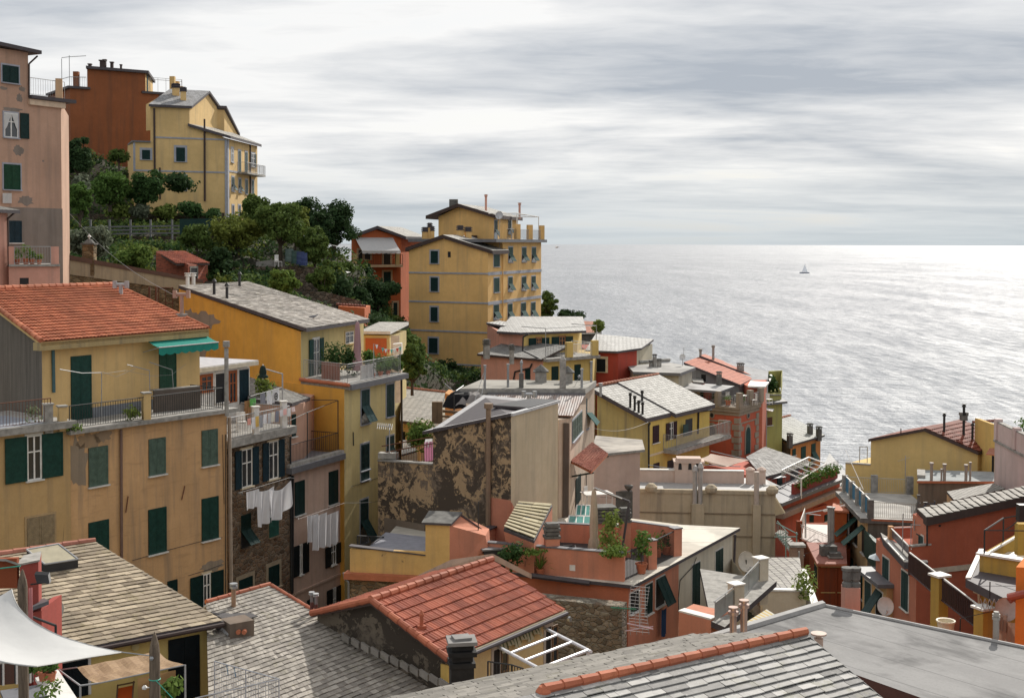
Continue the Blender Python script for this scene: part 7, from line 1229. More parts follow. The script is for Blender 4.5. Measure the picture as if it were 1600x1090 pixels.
kk=at(zR(232,950),65.6);zk=zs_;q=[zed(lb,zk)+W19.n*.35+V((.35,0,0)),zed(kk,zk)+V((-.1,-.2,0)),zed(at(zR(0,755),70.5),zk),zed(lb,zk)+V((0,6.5,0))];mb=MB();mb.slab([p+UP*.3 for p in q],.35,CONC,TRIM);mb.build('terrace_slab',H19);mb=MB(MARBLE);a,b,d=q[1]+UP*.305,q[2]+UP*.305,q[0]+UP*.305;mb.prism([a,b,b+V((.2,0,0)),a+V((.2,.2,0))],[p+UP*.07 for p in (a,b,b+V((.2,0,0)),a+V((.2,.2,0)))]);mb.prism([a,d,d+V((0,.2,0)),a+V((0,.2,0))],[p+UP*.07 for p in (a,d,d+V((0,.2,0)),a+V((0,.2,0)))]);mb.build('coping',H19)
a=zed(ll,zk+.3);b=zed(at(zR(78,790),70.5),zk+.3);mb=MB(paint((.10,.09,.11),.3));mb.box(a+UP*.15+V((.05,.2,0)),(b-a)*.96,V((.03,0,0)),UP*(zp-zk-.55));mb.build('glass_panel',H19,label='smoked railing panel of the red house terrace');mb=MB(WHITE);mb.tube(zed(a,zp-.1),zed(b,zp-.1),.04,5);mb.tube(zed(b,zp-.1),zed(b,zp-.1)+V((1.9,.3,0)),.05,5);mb.build('handrail',H19)
mb=MB(plaster((.55,.30,.15),.2,105));mb.cbox(b,.25,.3,zp-zk-.3);mb.build('pier',H19);mb=MB(R19L);mb.box(b+V((.1,.1,0)),V((2.2,.3,0)),V((0,.2,0)),UP*(zp-zk-.4));mb.build('rear_parapet',H19)
mb=MB(GALV);
for x,y0,y1 in ((205,860,420),(295,760,540),(330,600,480)):p_=at(zR(x,y0),67.5);mb.tube(p_,zed(p_,zat(p_.x,p_.y,zR(0,y1)[1])),.025,4)
mb.tube(at(zR(205,472),67.5),at(zR(375,478),68.5),.02,4);mb.tube(at(zR(295,540),67.5),at(zR(440,545),66.5),.02,4);mb.build('clothes_frame',H19)
e0=at(zR(462,470),65.7);e3=onz(zR(360,378),e0.z);e1=zed(W19.hit((1645,768)),0)+W19.n*.4;e1.z=zat(e1.x,e1.y,764.5);e2=e1+(e3-e0);mb=MB();mb.slab([e0,e1,e2,e3],.42,SL_G,BR);mb.build('roof',H19);mb=MB(chip((.30,.275,.24),(.15,.135,.115),.6,'slate_stone'));slates(mb,[e3,e0,e1,e2],.42,.5,.03,9);mb.build('slates',H19)
W19L=Wall(cl,cl+V((-.25,6,0)));wu(H19,W19L,cl,(1.0 if W19L.u.y>0 else-1.0),1.1,z0-.9,2.3,'closed',sh=DGREEN,fr=MARBLE,lod=0);pipe(H19,W19L,[],.01) if 0 else None
W19b=Wall(lb,lb+V((-.3,6.3,0)));s_=1 if W19b.u.y>0 else-1;wu(H19,W19b,lb,1.6*s_,1.0,zs_-.7,2.0,'closed',sh=DGREEN,fr=MARBLE,lod=0);wu(H19,W19b,lb,4.6*s_,1.0,zs_-.7,2.0,'closed',sh=DGREEN,fr=MARBLE,lod=0);wu(H19,W19b,lb,3.9*s_,.9,zs_-4.2,1.6,'closed',sh=DGREEN,fr=MARBLE,lod=0)
u0,u1=W19.uz(zR(365,1020))[0],W19.uz(zR(1499,1020))[0];z_=W19.hit(zR(700,1038)).z;mb=MB(paint((.42,.36,.29)));a_,b_=sorted((u0,u1));mb.box(W19.pt(a_,z_,0),W19.u*(b_-a_),W19.n*.08,UP*.27);mb.build('string_course',H19);pipe(H19,W19,[zR(456,485),zR(456,760)],.045,IRON);mb=MB(DARK);p_=W19.hit(zR(600,560));mb.cbox(p_,.1,.1,.1);mb.build('vent',H19)
# ================================================================== ochre terrace house, right edge
Y20=plaster((.44,.29,.07),.35,106,(.2,.14,.06),.0);c=at(zT(787,270),43);r=at((1640,938),41.5);W20=Wall(c,r);z0=c.z;zt=zat(c.x,c.y,zT(0,38)[1]);H20=house('ochre house with a boxy roof terrace parapet at the right edge',c,5)
mb=MB(Y20);q=[c,zed(r,z0),zed(r,z0)-W20.n*.2,c-W20.n*.2];mb.prism([p-UP*.0 for p in q],[zed(p,zt) for p in q]);mb.prism([c,c+V((3.8,4.8,0)),c+V((4.0,4.7,0)),c+V((.2,0,0))],[zed(p,zt-0) for p in (c,c+V((3.8,4.8,0)),c+V((4.0,4.7,0)),c+V((.2,0,0)))]);mb.build('parapet',H20)
mb=MB(MARBLE);o=W20.n*.08;q=[c+o-W20.u*.1,zed(r,z0)+o,zed(r,z0)-W20.n*.3,c-W20.n*.3-W20.u*.1];mb.prism([zed(p,zt+.002) for p in q],[zed(p,zt+.07) for p in q]);mb.build('coping',H20)
mb=MB(MARBLE);p0,p1=zed(c,zt+.07)+W20.u*.5-W20.n*.1,at(zT(900,5),47);mb.tube(at(zR(1100,855),42.9),at(zR(1460,645),46),.05,6);mb.tube(at(zR(1460,645),46),at(zR(1560,640),46),.05,6);mb.build('handrail',H20);mb=MB(IRON);fr=[at(zR(*p),d) for p,d in (((1077,865),43),((1080,600),43),((1280,470),45),((1275,870),45))];mb.path(fr,.03,5);mb.tube(fr[1],at(zR(1560,605),43),.02,5);mb.tube(fr[2],at(zR(1560,420),45),.025,5);mb.path([at(zR(x,y),44) for x,y in ((1300,592),(1360,560),(1410,520),(1450,475))],.02,4);mb.build('pergola_frame',H20)
mb=MB(Y20);mb.cbox(at(zR(1490,860),44),.5,.3,1.1);mb.build('pier',H20);mb=MB(MARBLE);mb.cbox(at(zR(1380,875),44.5),1.2,.6,.08);mb.build('bench_top',H20);mb=MB(DARK);mb.cbox(at(zR(1495,500),42),.4,.3,.55);mb.build('lantern',H20)
zl=at(zT(657,330),42).z;l0,l1,l2,l3=at(zT(657,345),42),zed(at(zT(1060,415),39.5),0),zed(at((1640,940),39.5),0),zed(at(zT(780,300),46),0)
for p_ in (l0,l1,l2,l3):p_.z=l0.z
mb=MB();mb.slab([p+UP*.28 for p in (l0,l1,l2,l3)],.28,TRIM,TRIM);mb.build('ledge',H20);mb=MB(MARBLE);a,b=l0+UP*.285,l3+UP*.285;mb.prism([a,b,b+V((.18,0,0)),a+V((.18,0,0))],[p+UP*.05 for p in (a,b,b+V((.18,0,0)),a+V((.18,0,0)))]);mb.build('coping',H20)
cw=at(zT(800,420),43.2);rw_=at((1640,950),41.8);walls(H20,[zed(cw,l0.z),zed(rw_,l0.z),zed(rw_,l0.z)+V((5,6,0)),zed(cw,l0.z)+V((5,6,0))],l0.z-8,Y20);pipe(H20,Wall(cw,rw_),[zT(740,380),zT(790,400),zT(795,520)],.04,CREAM)
pA,pB=at(zT(825,800),40.5),at(zT(405,800),44.5);zz=pA.z;pB.z=zz;pC=at(zT(120,800),48);pC.z=zz;zc=zat(pA.x,pA.y,zT(0,545)[1])
for p_,w_ in ((pA,.42),(pB,.42)):mb=MB(Y20);mb.cbox(p_-UP*1,w_,w_,zc-zz+1,.4);mb.use(MARBLE).cbox(zed(p_,zc),w_*1.35,w_*1.35,.07,.4);mb.build('pier',H20)
railing(H20,[pA,pB,pC],zc-zz-.05,paint((.035,.015,.015)),.16,.03);mb=MB(MARBLE);mb.tube(zed(pA,zc-.03),zed(pC,zc-.03),.035,5);mb.build('handrail',H20)
mb=MB(IRON);p_=at(zT(885,520),40);mb.tube(p_,at(zT(890,290),40),.02,5);mb.path([at(zT(610,640),40),at(zT(890,575),40)],.012,4);mb.tube(at(zT(610,640),40),at(zT(605,770),40),.02,4);mb.tube(at(zT(940,310),40),at(zT(1190,395),38),.012,3);mb.build('clothes_line',H20)
# orange sliver
ORS=plaster((.62,.18,.035),.1,107,None,0);c=at(zT(1128,640),35.5);H=bld('bright orange wall with a terracotta gutter at the right edge',c-UP*3,group=GRP);walls(H,[zed(c,c.z+1.45),V((c.x+4,c.y-.8,c.z+1.45)),V((c.x+4,c.y+4,c.z+1.45)),zed(c,c.z+1.45)+V((2.4,4,0))],c.z-5,ORS)
mb=MB(paint((.30,.07,.045),.5));a=at(zT(1065,440),35.3);b=at((1640,918),34.6);mb.tube(a,b,.11,9);mb.tube(a-UP*.1,a+UP*.12+V((.3,0,0)),.1,8);mb.build('gutter',H)
# ================================================================== big grey membrane roof
GM=membrane((.215,.21,.205),(.125,.122,.12),1.15,.9);fc=at((1285,946),34);z0=fc.z;pts=[fc,onz((1600,1012),z0),onz((1800,1054),z0),onz((1620,1160),z0),onz((1430,1086),z0),onz((1331,1051),z0),onz((1150,1010),z0),onz((1108,999),z0)]
H18=house('house with a large flat grey membrane roof and orange wall in the right foreground',fc,6);mb=MB(GM);mb.face(pts);mb.use(paint((.08,.035,.03)));lo=[p-UP*.35 for p in pts]
for i in range(8):mb.face([lo[i],lo[(i+1)%8],pts[(i+1)%8],pts[i]])
mb.face(lo[::-1]);mb.build('roof',H18);cc=sum(pts,V())/8;walls(H18,[cc+(p-cc)*.96-UP*.35 for p in pts],z0-8,ORS)
mb=MB(paint((.30,.29,.28),.7));mb.tube(pts[0]+UP*.02,pts[7]+UP*.02,.13,8);mb.tube(pts[0]+UP*.02,pts[2]+UP*.02,.05,6);mb.build('roof_edge_roll',H18)
b_=onz(zT(945,830),z0);mb=MB(paint((.30,.28,.25),.7));t_=zed(b_,zat(b_.x,b_.y,zT(0,650)[1]));mb.tube(b_,t_,.075,12);mb.tube(t_,t_+UP*.07,.095,12);mb.tube(t_+UP*.1,t_+UP*.14,.095,12);mb.tube(t_+UP*.07,t_+UP*.2,.065,10);mb.build('flue_pipe',H18)
dish(H18,at(zP(760,550),35.2),.235,paint((.40,.40,.38),.7),(.1,-.95,.25),mast=.9);dish(H18,at(zT(1040,555),37.5),.32,paint((.42,.38,.36),.7),(-.25,-.9,.3),mast=1.6)
mb=MB(GALV);p_=at(zT(920,540),39);[mb.tube(p_+V((-.4+.14*k,0,-.1)),p_+V((-.25+.14*k,0,.28)),.012,4) for k in range(5)];[mb.tube(p_+V((-.25+.14*k,0,-.1)),p_+V((-.4+.14*k,0,.28)),.012,4) for k in range(5)];mb.build('clothes_rack',H20)
mb=MB(paint((.35,.32,.28),.8));p_=zed(at(zP(560,580),34.4),z0-.2);mb.use(plaster((.50,.26,.20),.4,108)).cbox(p_,.42,.4,.62);mb.use(DCONC)
for dx in (-.1,.12):mb.lathe(p_+V((dx,0,.62)),[(.14,0),(.14,.1),(.09,.14),(.13,.2),(.13,.42),(.16,.44),(.16,.52),(.01,.53)],10)
mb.build('chimney',H18)
CHR=paint((.5,.36,.3),.3,.8)
for x,yb,yt in ((1110,1090,1025),(1170,1080,985)):b_=at(zN(x,yb+30),31);mb=MB(CHR);t_=zed(b_,zat(b_.x,b_.y,zN(0,yt)[1]));mb.tube(b_,t_,.085,14);mb.tube(t_+UP*.04,t_+UP*.12,.13,14);mb.tube(t_+UP*.18,t_+UP*.23,.12,14);mb.tube(t_,t_+UP*.2,.07,12);mb.build('flue_pipe',H18)
b_=onz(zP(372,800),z0);mb=MB(paint((.42,.3,.24)));mb.tube(b_-UP*.1,b_+UP*.26,.11,12);mb.tube(b_+UP*.34,b_+UP*.38,.19,12);mb.tube(b_+UP*.26,b_+UP*.35,.07,8);mb.build('flue_pipe',H18)
p_=at(zT(470,765),40);mb=MB(paint((.62,.56,.42),.6));mb.lathe(p_-UP*.1,[(.01,0),(.22,0),(.27,.42),(.3,.42),(.3,.47),(.25,.46),(.2,.1),(.01,.1)],16);mb.build('bucket',None,label='cream plastic bucket beside the first pier of the ochre terrace railing',cat='bucket')
def cloth(label,W,px,w_,h,mat,o=.0,waves=3,name='laundry',cat='laundry',group=None,top_sag=.06,flare=0.0,seed=0,bottom=None,smooth=True,amp=.05,pat=None):
 """cloth hung along wall-parallel plane; px = top-centre pixel"""
 u,z=W.uz(px);rr=random.Random(seed);ph=rr.uniform(0,6);n,m_=16,10;rows=[]
 for i in range(m_+1):
  t=i/m_;ro=[]
  for j in range(n+1):
   s=j/n-.5;hh=h*(1+(bottom*s if bottom else 0));ro.append(W.pt(u+s*w_*(1+flare*t),z-t*hh-top_sag*math.cos(s*math.pi)+.02*math.sin(s*9+ph)*t,o+amp*(t*.8+.2)*math.sin(s*waves*6.28+ph+t)))
  rows.append(ro)
 mb=MB(mat);mb.grid(rows);return mb.build(name,None,smooth=smooth,label=label,cat=cat,group=group)
W_=Wall(at(zT(1020,700),37),at(zT(1130,700),36.6));cloth('striped brown dress hung to dry beside the bright orange wall',W_,zT(1090,650),.62,1.35,fabric((.28,.18,.13)),.1,4,'dress','dress',flare=.6,seed=3);cloth('brown knotted shirt hung left of the striped dress',W_,zT(1045,585),.28,.5,fabric((.22,.15,.12)),.1,2,'shirt','shirt',seed=4)
# ================================================================== coral terrace house (centre foreground)
CO=plaster((.56,.235,.15),.25,111);CO2=plaster((.50,.165,.085),.2,112);OFFW=plaster((.60,.55,.45),.25,113);FLAT=membrane((.54,.50,.43),(.45,.42,.36),3.0)
c=at(zN(545,870),55);z0=c.z;r=onz(zN(1150,540),z0);l=onz(zN(0,812),z0);WR13=Wall(c,r);WL13=Wall(l,c);H13=house('coral and off-white house with a furnished roof terrace in the centre',c,9)
far=onz(zN(520,475),z0+.3);far.z=z0;sgr=WR13.u*(1 if (r-c).dot(WR13.u)>0 else-1);sgl=(l-c).normalized();lext=c+sgl*13.0
mb=MB();th_=zat(c.x,c.y,zN(545,850)[1])-z0;q=[c,r,far,far+(lext-c)*.35,lext+V((1,9,0)),lext];mb.slab([p+UP*th_ for p in q],th_,FLAT,TRIM);mb.build('roof_slab',H13);zt=z0+th_
ci=c-WR13.n*.3-WL13.n*.15;ri=r-WR13.n*.3-sgr*.3;mid=Wall(ci,ri).hit(zN(800,850));mid=zed(mid,z0)
walls(H13,[zed(ci,z0),mid,mid+V((-5,2,0)),lext+V((0,4,0)),zed(lext,z0)-WL13.n*.15],z0-14,CO2,'wall',[CO]);walls(H13,[mid,zed(ri,z0),zed(ri,z0)+V((-5,3,0)),mid+V((-5,3,0))],z0-14,OFFW,'white_wall')
Wi=Wall(ci,ri)
for bx,st,k in (((610,842,648,1010),'closed',{}),((669,805,718,965),'wide',dict(ang=26)),((524,885,575,1000),'dark',{})):window(H13,Wi,zN(*bx),st,DGREEN,MARBLE,lod=0,fw=.06,**k)
window(H13,Wi,zN(875,725,918,1000),'door',louvre((.02,.05,.045)),MARBLE,fw=.06);window(H13,Wi,zN(1007,648,1048,965),'door_flap',louvre((.02,.05,.045)),MARBLE,fw=.06,ang=40)
pipe(H13,Wi,[zN(1113,560),zN(1104,800)],.07,TRIM);pipe(H13,Wi,[zN(893,690),zN(875,740),zN(800,820),zN(790,920),zN(792,1080)],.02,IRON)
# terrace parapet
zp=zat(c.x-1,c.y,zN(490,690)[1]);cpar=zed(onz(zN(490,830),zt),0);Wpar=Wall(zed(onz(zN(0,787),zt),0),cpar);a=Wpar.hit(zN(490,760));b=Wpar.hit((714,850));n_=-Wpar.n*.25
mb=MB(CO);q=[zed(a,zt),zed(b,zt),zed(b,zt)+n_,zed(a,zt)+n_];mb.prism(q,[zed(p,zp) for p in q]);mb.build('parapet',H13);mb=MB(LEAD);o=Wpar.n*.05;q=[a+o,b+o,b+n_-o,a+n_-o];mb.prism([zed(p,zp+.002) for p in q],[zed(p,zp+.05) for p in q]);mb.build('coping',H13)
for x,m_ in ((198,MARBLE),(-5,DARK)):
 mb=MB(m_);p_=Wpar.hit(zN(x,750)) if x>0 else Wpar.hit(zL(940,397));mb.box(p_-UP*.13-Wpar.u*.13,Wpar.u*.26,Wpar.n*.02,UP*.26);mb.build('vent',H13)
TD=paint((.05,.045,.045),.8);zf=zp-.95;mb=MB(TD);tb=[a+n_,b+n_,b+n_+V((2.2,7,0)),onz(zN(795,560),zp),onz(zN(780,690),zt)]
fl=[zed(p,zt+.02) for p in (a+n_,b+n_,b+V((3,7.2,0)),onz(zN(515,560),zt),onz(zN(790,680),zt))];mb.face(fl);mb.build('terrace_floor',H13)
k1,k2=onz(zN(640,755),zt),onz(zN(783,680),zt);railing(H13,[zed(a,zt)-WR13.n*.1,k1],zp-zt-.03,IRON,.13,.009,top=.03);railing(H13,[k1,k2],zp-zt-.03,IRON,.13,.009,top=.03)
for p_,h_ in ((k1,1.3),(k2,1.3)):mb=MB(CO);mb.cbox(p_,.45,.4,h_,.5);mb.use(LEAD).cbox(p_+UP*h_,.52,.47,.05,.5);mb.build('pier',H13)
kb0,kb1=onz(zN(512,640),zt),k2;mb=MB(CO);Wk=Wall(kb0,kb1);q=[kb0,kb1,kb1-Wk.n*.25,kb0-Wk.n*.25];mb.prism(q,[p+UP*1.3 for p in q]);mb.use(LEAD).prism([p+UP*1.303 for p in q],[p+UP*1.35 for p in q]);mb.build('rear_parapet',H13)
# coral rear wall
w0,w1=at(zN(75,620),63),at(zN(350,600),62.5);w0.z=w1.z=zt;mb=MB(CO);Wk=Wall(w0,w1);hh=zat(w0.x,w0.y,zN(0,500)[1])-zt;q=[w0-Wk.u*3,w1+Wk.u*2,w1+Wk.u*2-Wk.n*.3,w0-Wk.u*3-Wk.n*.3];mb.prism(q,[p+UP*hh for p in q]);mb.use(LEAD).prism([p+UP*(hh+.002) for p in q],[p+UP*(hh+.05) for p in q]);mb.build('rear_wall',H13)
for x,y0,w_,yt in ((377,640,.85,490),(493,640,.5,490),(80,645,.62,580)):
 d={377:61,493:60,80:57}[x];p_=zed(at(zN(x,y0),d),zt);h_=zat(p_.x,p_.y,zN(0,yt)[1])-zt;mb=MB(CO);mb.cbox(p_,w_,w_*.8,h_,.2);mb.use(DCONC);t_=p_+UP*h_
 for k in range(4 if x!=80 else 4):mb.cbox(t_+UP*(k*.17),w_*(1.15 if k%2==0 else 1.0),w_*.9,.12,.2);mb.cbox(t_+UP*(k*.17+.12),w_*.85,w_*.7,.05,.2)
 if x==377:mb.cbox(t_+UP*.68-V((0,0,0)),w_*1.2,w_,.1,.2)
 mb.build('chimney',H13)
# slate hatch
q=[at(zK(845,955),57.5),at(zK(1030,1028),56.5),at(zK(1140,812),60.5),at(zK(935,797),61.5)];ht=H13;mb=MB();mb.slab(q,.12,SL_G,TRIM);mb.build('hatch_roof',H13);mb=MB(chip((.48,.42,.27),(.30,.25,.15),.6,'slate_stone'));slates(mb,[p+UP*.07 for p in q],.38,.9,.03,3,.2);mb.build('slates',H13)
mb=MB(CO);mb.prism([zed(q[1],zt),zed(q[2],zt),zed(q[2],zt)-V((.6,0,0)),zed(q[0],zt)+V((.3,.3,0))],[q[1]-UP*.13,q[2]-UP*.13,q[3]-UP*.13,q[0]-UP*.13]);mb.build('hatch_wall',H13)
# left stepped edge with dark copings, yellow stair tower
a0=onz(zL(575,283),zp);mb=MB(CO);b0=at(zL(545,275),58.6);pts=[at(zL(548,272),58.5),at(zL(795,200),63)];
for (x0,y0,x1,y1,d0,d1) in ((548,275,640,235,58.6,60.2),(640,262,795,200,59.5,63)):
 p0,p1=at(zL(x0,y0),d0),at(zL(x1,y1),d1);Wk=Wall(p0,p1);mb.use(CO).prism([zed(p0,zt-1),zed(p1,zt-1),zed(p1,zt-1)-Wk.n*.3,zed(p0,zt-1)-Wk.n*.3],[p0,p1,p1-Wk.n*.3,p0-Wk.n*.3]);mb.use(TRIM).prism([p0+UP*.003+Wk.n*.1,p1+UP*.003+Wk.n*.1,p1-Wk.n*.4+UP*.003,p0-Wk.n*.4+UP*.003],[p0+UP*.07+Wk.n*.1,p1+UP*.07+Wk.n*.1,p1-Wk.n*.4+UP*.07,p0-Wk.n*.4+UP*.07])
mb.build('side_parapet',H13)
YS=plaster((.60,.39,.15),.25,114,(.33,.23,.12),.01);H14=house('yellow walled terrace with a small stair tower left of the coral terrace',at(zL(410,352),56.3),7)
p1=at(zL(545,440),56);p0=zed(onz(zL(22,445),at(zL(410,470),56).z),0);zbot=at(zL(410,470),56).z;Wy=Wall(p0,p1);u=lambda x,y:Wy.hit(zL(x,y));ztop=u(200,328).z
walls(H14,[zed(u(22,330),ztop),zed(u(412,330),ztop),zed(u(412,330),ztop)-Wy.n*.2,zed(u(22,330),ztop)-Wy.n*.2],zbot,YS,'parapet_wall');mb=MB(TRIM);a,b=zed(u(18,330),u(22,303).z),zed(u(412,330),u(410,350).z);mb.prism([a+Wy.n*.05-UP*.05,b+Wy.n*.05-UP*.05,b-Wy.n*.3-UP*.05,a-Wy.n*.3-UP*.05],[a+Wy.n*.05,b+Wy.n*.05,b-Wy.n*.3,a-Wy.n*.3]);mb.build('coping',H14)
tz=u(410,195).z;t0,t1=u(412,300),u(537,300);walls(H14,[zed(t0,tz),zed(t1,tz),zed(t1,tz-.0)-Wy.n*2.2,zed(t0,tz)-Wy.n*2.2],zbot,YS,'stair_tower',[None,CO]);o=Wy.n*.12;roofplate(H14,[zed(t0,tz+.12)+o-Wy.u*.15,zed(t1,tz+.12)+o+Wy.u*.1,zed(t1,tz+.35)-Wy.n*1.3+Wy.u*.3,zed(t0,tz+.35)-Wy.n*1.3-Wy.u*.15],.1,TRIM,top=DCONC);roofplate(H14,[zed(t1,tz+.35)-Wy.n*1.3+Wy.u*.1,zed(t1,tz-.6)-Wy.n*2.3+Wy.u*1.0,zed(t1,tz-.6)-Wy.n*2.9+Wy.u*.5,zed(t0,tz+.35)-Wy.n*1.3],.08,TRIM)
mb=MB(CO);mb.prism([zed(t1,zbot)+Wy.n*.01,zed(t1,zbot)-Wy.n*1.6+Wy.u*1.6,zed(t1,zbot)-Wy.n*3+Wy.u*1.2,zed(t1,zbot)-Wy.n*1.3],[zed(t1,tz)-Wy.n*.0,zed(t1,tz-.75)-Wy.n*1.6+Wy.u*1.3,zed(t1,tz-.75)-Wy.n*3+Wy.u*1.2,zed(t1,tz+.3)-Wy.n*1.3]);mb.build('side_wall',H14)
mb=MB(paint((.22,.22,.25),.7));f_=zbot+.5;mb.face([zed(p0,f_)-Wy.n*.2,zed(t0,f_)-Wy.n*.2,zed(t0,f_)-Wy.n*5,zed(p0,f_)-Wy.n*6]);mb.build('terrace_floor',H14);railing(H14,[at(zL(60,330),58.3)-UP*.3,at(zL(195,300),61.5)-UP*.6],1.0,IRON,.16,.016,name='stair_railing');mb=MB(plaster((.18,.15,.12),.3,72));
mb=MB(TERRA);a,b=zed(u(0,455),zbot),zed(u(378,460),zbot);o=Wy.n*.3;mb.prism([a-UP*.22+o,b-UP*.22+o,b-UP*.22-o,a-UP*.22-o],[a+UP*.05+o,b+UP*.05+o,b+UP*.05-o,a+UP*.05-o]);mb.build('ledge',H14)
STL=stone((.20,.155,.10),3.2);walls(H14,[zed(u(10,480),zbot-.2),zed(u(420,480),zbot-.2),zed(u(420,480),zbot-.2)-Wy.n*5,zed(u(10,480),zbot-.2)-Wy.n*5],zbot-9,STL);pipe(H14,Wy,[zL(-8,440),zL(-3,470),zL(18,490),zL(18,620)],.05,STEEL)
# pale strips where tile roof meets walls, dark gutter
mb=MB(plaster((.45,.33,.27),.5,115));Wc=Wall(zed(l,0),zed(c,0)).off(.03)
cpts=[at(zL(*p),d) for p,d in (((375,490),54),((375,455),54),((545,375),54.3),((760,345),54.5),((960,450),54.8),((960,475),54.8),((760,378),54.5))];mb.face(cpts[:4]+[cpts[6]]);mb.face([cpts[3],cpts[4],cpts[5],cpts[6]]);mb.build('flashing',H13)
mb=MB(TRIM);a,b=at(zL(962,455),55.5),at(zN(300,835),55.2);mb.tube(at(zL(958,458),56.3),c+UP*.05+sgl*2,.12,6);mb.build('gutter',H13)
STG=stone((.17,.155,.125),3.2,(.2,.18,.15),.5);s0,s1=at(zN(215,1085),53.5),at(zN(478,1085),52.8);sz=zat(s1.x,s1.y,zN(0,972)[1]);sw=thing('rubble_wall','grey rubble stone wall under the orange wall right of the red tiled roof','stone wall',zed(s1,s1.z-2));mb=MB(STG);W_=Wall(s0,s1);q=[s0-W_.u*3,s1,s1-W_.n*.8,s0-W_.u*3-W_.n*.8];mb.prism([zed(p,s1.z-7) for p in q],[zed(p,sz) for p in q]);mb.build('wall',sw)
# lower balcony terrace on the right of the white wall
b0,b1=at(zN(800,1000),53.2),at(zN(985,1000),52.0);walls(H13,[zed(b0,b0.z),zed(b1,b0.z),zed(b1,b0.z)+V((1,1.2,0)),zed(b0,b0.z)+V((.8,1.2,0))],b0.z-9,CO,'balcony_wall');mb=MB(MARBLE);q=[zed(b0,b0.z+.002),zed(b1,b0.z+.002),zed(b1,b0.z)+V((.3,.35,0)),zed(b0,b0.z)+V((.3,.35,0))];mb.prism(q,[p+UP*.07 for p in q]);mb.build('coping',H13)
g0,g1,g2,g3=at(zN(1000,1060),51.5),at(zN(1125,1000),54),at(zN(1265,900),58.5),at(zN(1115,860),64);zz=g0.z
for p_,yt in ((g1,885),(g2,790)):p_.z=zz;mb=MB(OFFW);mb.cbox(zed(p_,zz-1.2),.5,.5,2.1,.5);mb.use(MARBLE).cbox(zed(p_,zz+.9),.6,.6,.06,.5);mb.build('pier',H13)
GP=paint((.30,.32,.31),.3);
for a,b in ((g0,g1),(g1,g2)):a,b=zed(a,zz),zed(b,zz);mb=MB(GP);d_=(b-a);mb.box(a+d_*.06,d_*.88,V((0,.03,0)),UP*.75);mb.build('glass_panel',H13);mb=MB(GALV);mb.tube(a+UP*.85,b+UP*.85,.025,5);[mb.tube(a.lerp(b,t),a.lerp(b,t)+UP*.85,.02,4) for t in (.05,.5,.95)];mb.build('railing',H13)
q=[zed(g0,zz-.3)+V((.4,-.3,0)),zed(g2,zz-.3)+V((.7,-.2,0)),zed(g2,zz-.3)+V((-2.5,2,0)),zed(b1,zz-.3)];mb=MB();mb.slab([p+UP*.2 for p in q],.25,CONC,TRIM);mb.build('balcony_slab',H13);mb=MB(OFFW);a,b=at(zN(1100,820),66),zed(g2,0);b.z=a.z;mb.box(zed(a,zz-1),V(((b-a).x,(b-a).y,0)),V((0,.2,0)),UP*(a.z-zz+1.1));mb.build('rear_parapet',H13)
dish(H13,at(zN(1180,715),60),.45,paint((.5,.46,.4),.7),(.3,-.9,.2),mast=.3);mb=MB(IRON);p_=at(zN(1184,860),60);mb.tube(p_,at(zN(1184,705),60),.03,5);mb.build('antenna_mast',H13)
aw=[at(zN(1180,1060),49),at(zN(1300,985),53),at(zN(1420,1060),51),at(zN(1340,1095),47)];mb=MB(fabric((.60,.57,.48)));
for i in range(14):
 mb.use(fabric((.60,.57,.48)) if i%2 else fabric((.55,.42,.18)));a,b=aw[0].lerp(aw[1],i/14),aw[0].lerp(aw[1],(i+1)/14);e,f=aw[3].lerp(aw[2],i/14),aw[3].lerp(aw[2],(i+1)/14);mb.face([a,b,f,e])
mb.build('striped_awning',None,label='cream and yellow striped awning low behind the grey flat roof',cat='awning')
# clothes, antennas
cloth('dark blue trousers hanging from the propped shutter of the coral wall',Wi,zN(690,975),.55,1.25,fabric((.03,.07,.16)),.25,2,'trousers','trousers',seed=6,amp=.03)
def yagi(par,p,mat=GALV,grid=True):
 mb=MB(mat)
 if grid:
  for sx in (0,1):
   o=p+V((.0,0,.0));
   for i in range(7):a=o+V((-.32+.02*i,.02*i,(.1+i*.13)*(1 if sx else-1)));mb.tube(a,a+V((.75,.15,-.12)),.008,3)
   for i in range(4):a=o+V((-.3+i*.24,i*.04,0));mb.tube(a+UP*(.1 if sx else-.1),a+UP*(.95 if sx else-.95)+V((.1,.1,-.1)),.01,3)
  mb.use(paint((.05,.2,.12)));mb.tube(p,p+V((-1.0,-.2,.12)),.025,4)
  for i in range(9):a=p+V((-.1-i*.1,-.02*i,.012*i));mb.tube(a-UP*.1,a+UP*.1,.008,3)
 return mb.build('antenna',par)
an=thing('roof_antenna','green and grey grid television antenna in front of the coral wall','antenna',at(zN(580,1090),49));mb=MB(GALV);mb.tube(at(zN(580,1095),49),at(zN(578,880),49),.03,6);mb.build('mast',an);p_=at(zN(560,985),49);yagi(an,p_).name='reflector'
mb=MB(paint((.6,.45,.5)));a=at(zN(510,1065),48.8);mb.tube(a,a+V((1.0,.1,-.25)),.03,5);mb.tube(a+V((-.1,0,-.3)),a+V((1.0,.1,-.15)),.02,5);mb.build('boom',an)
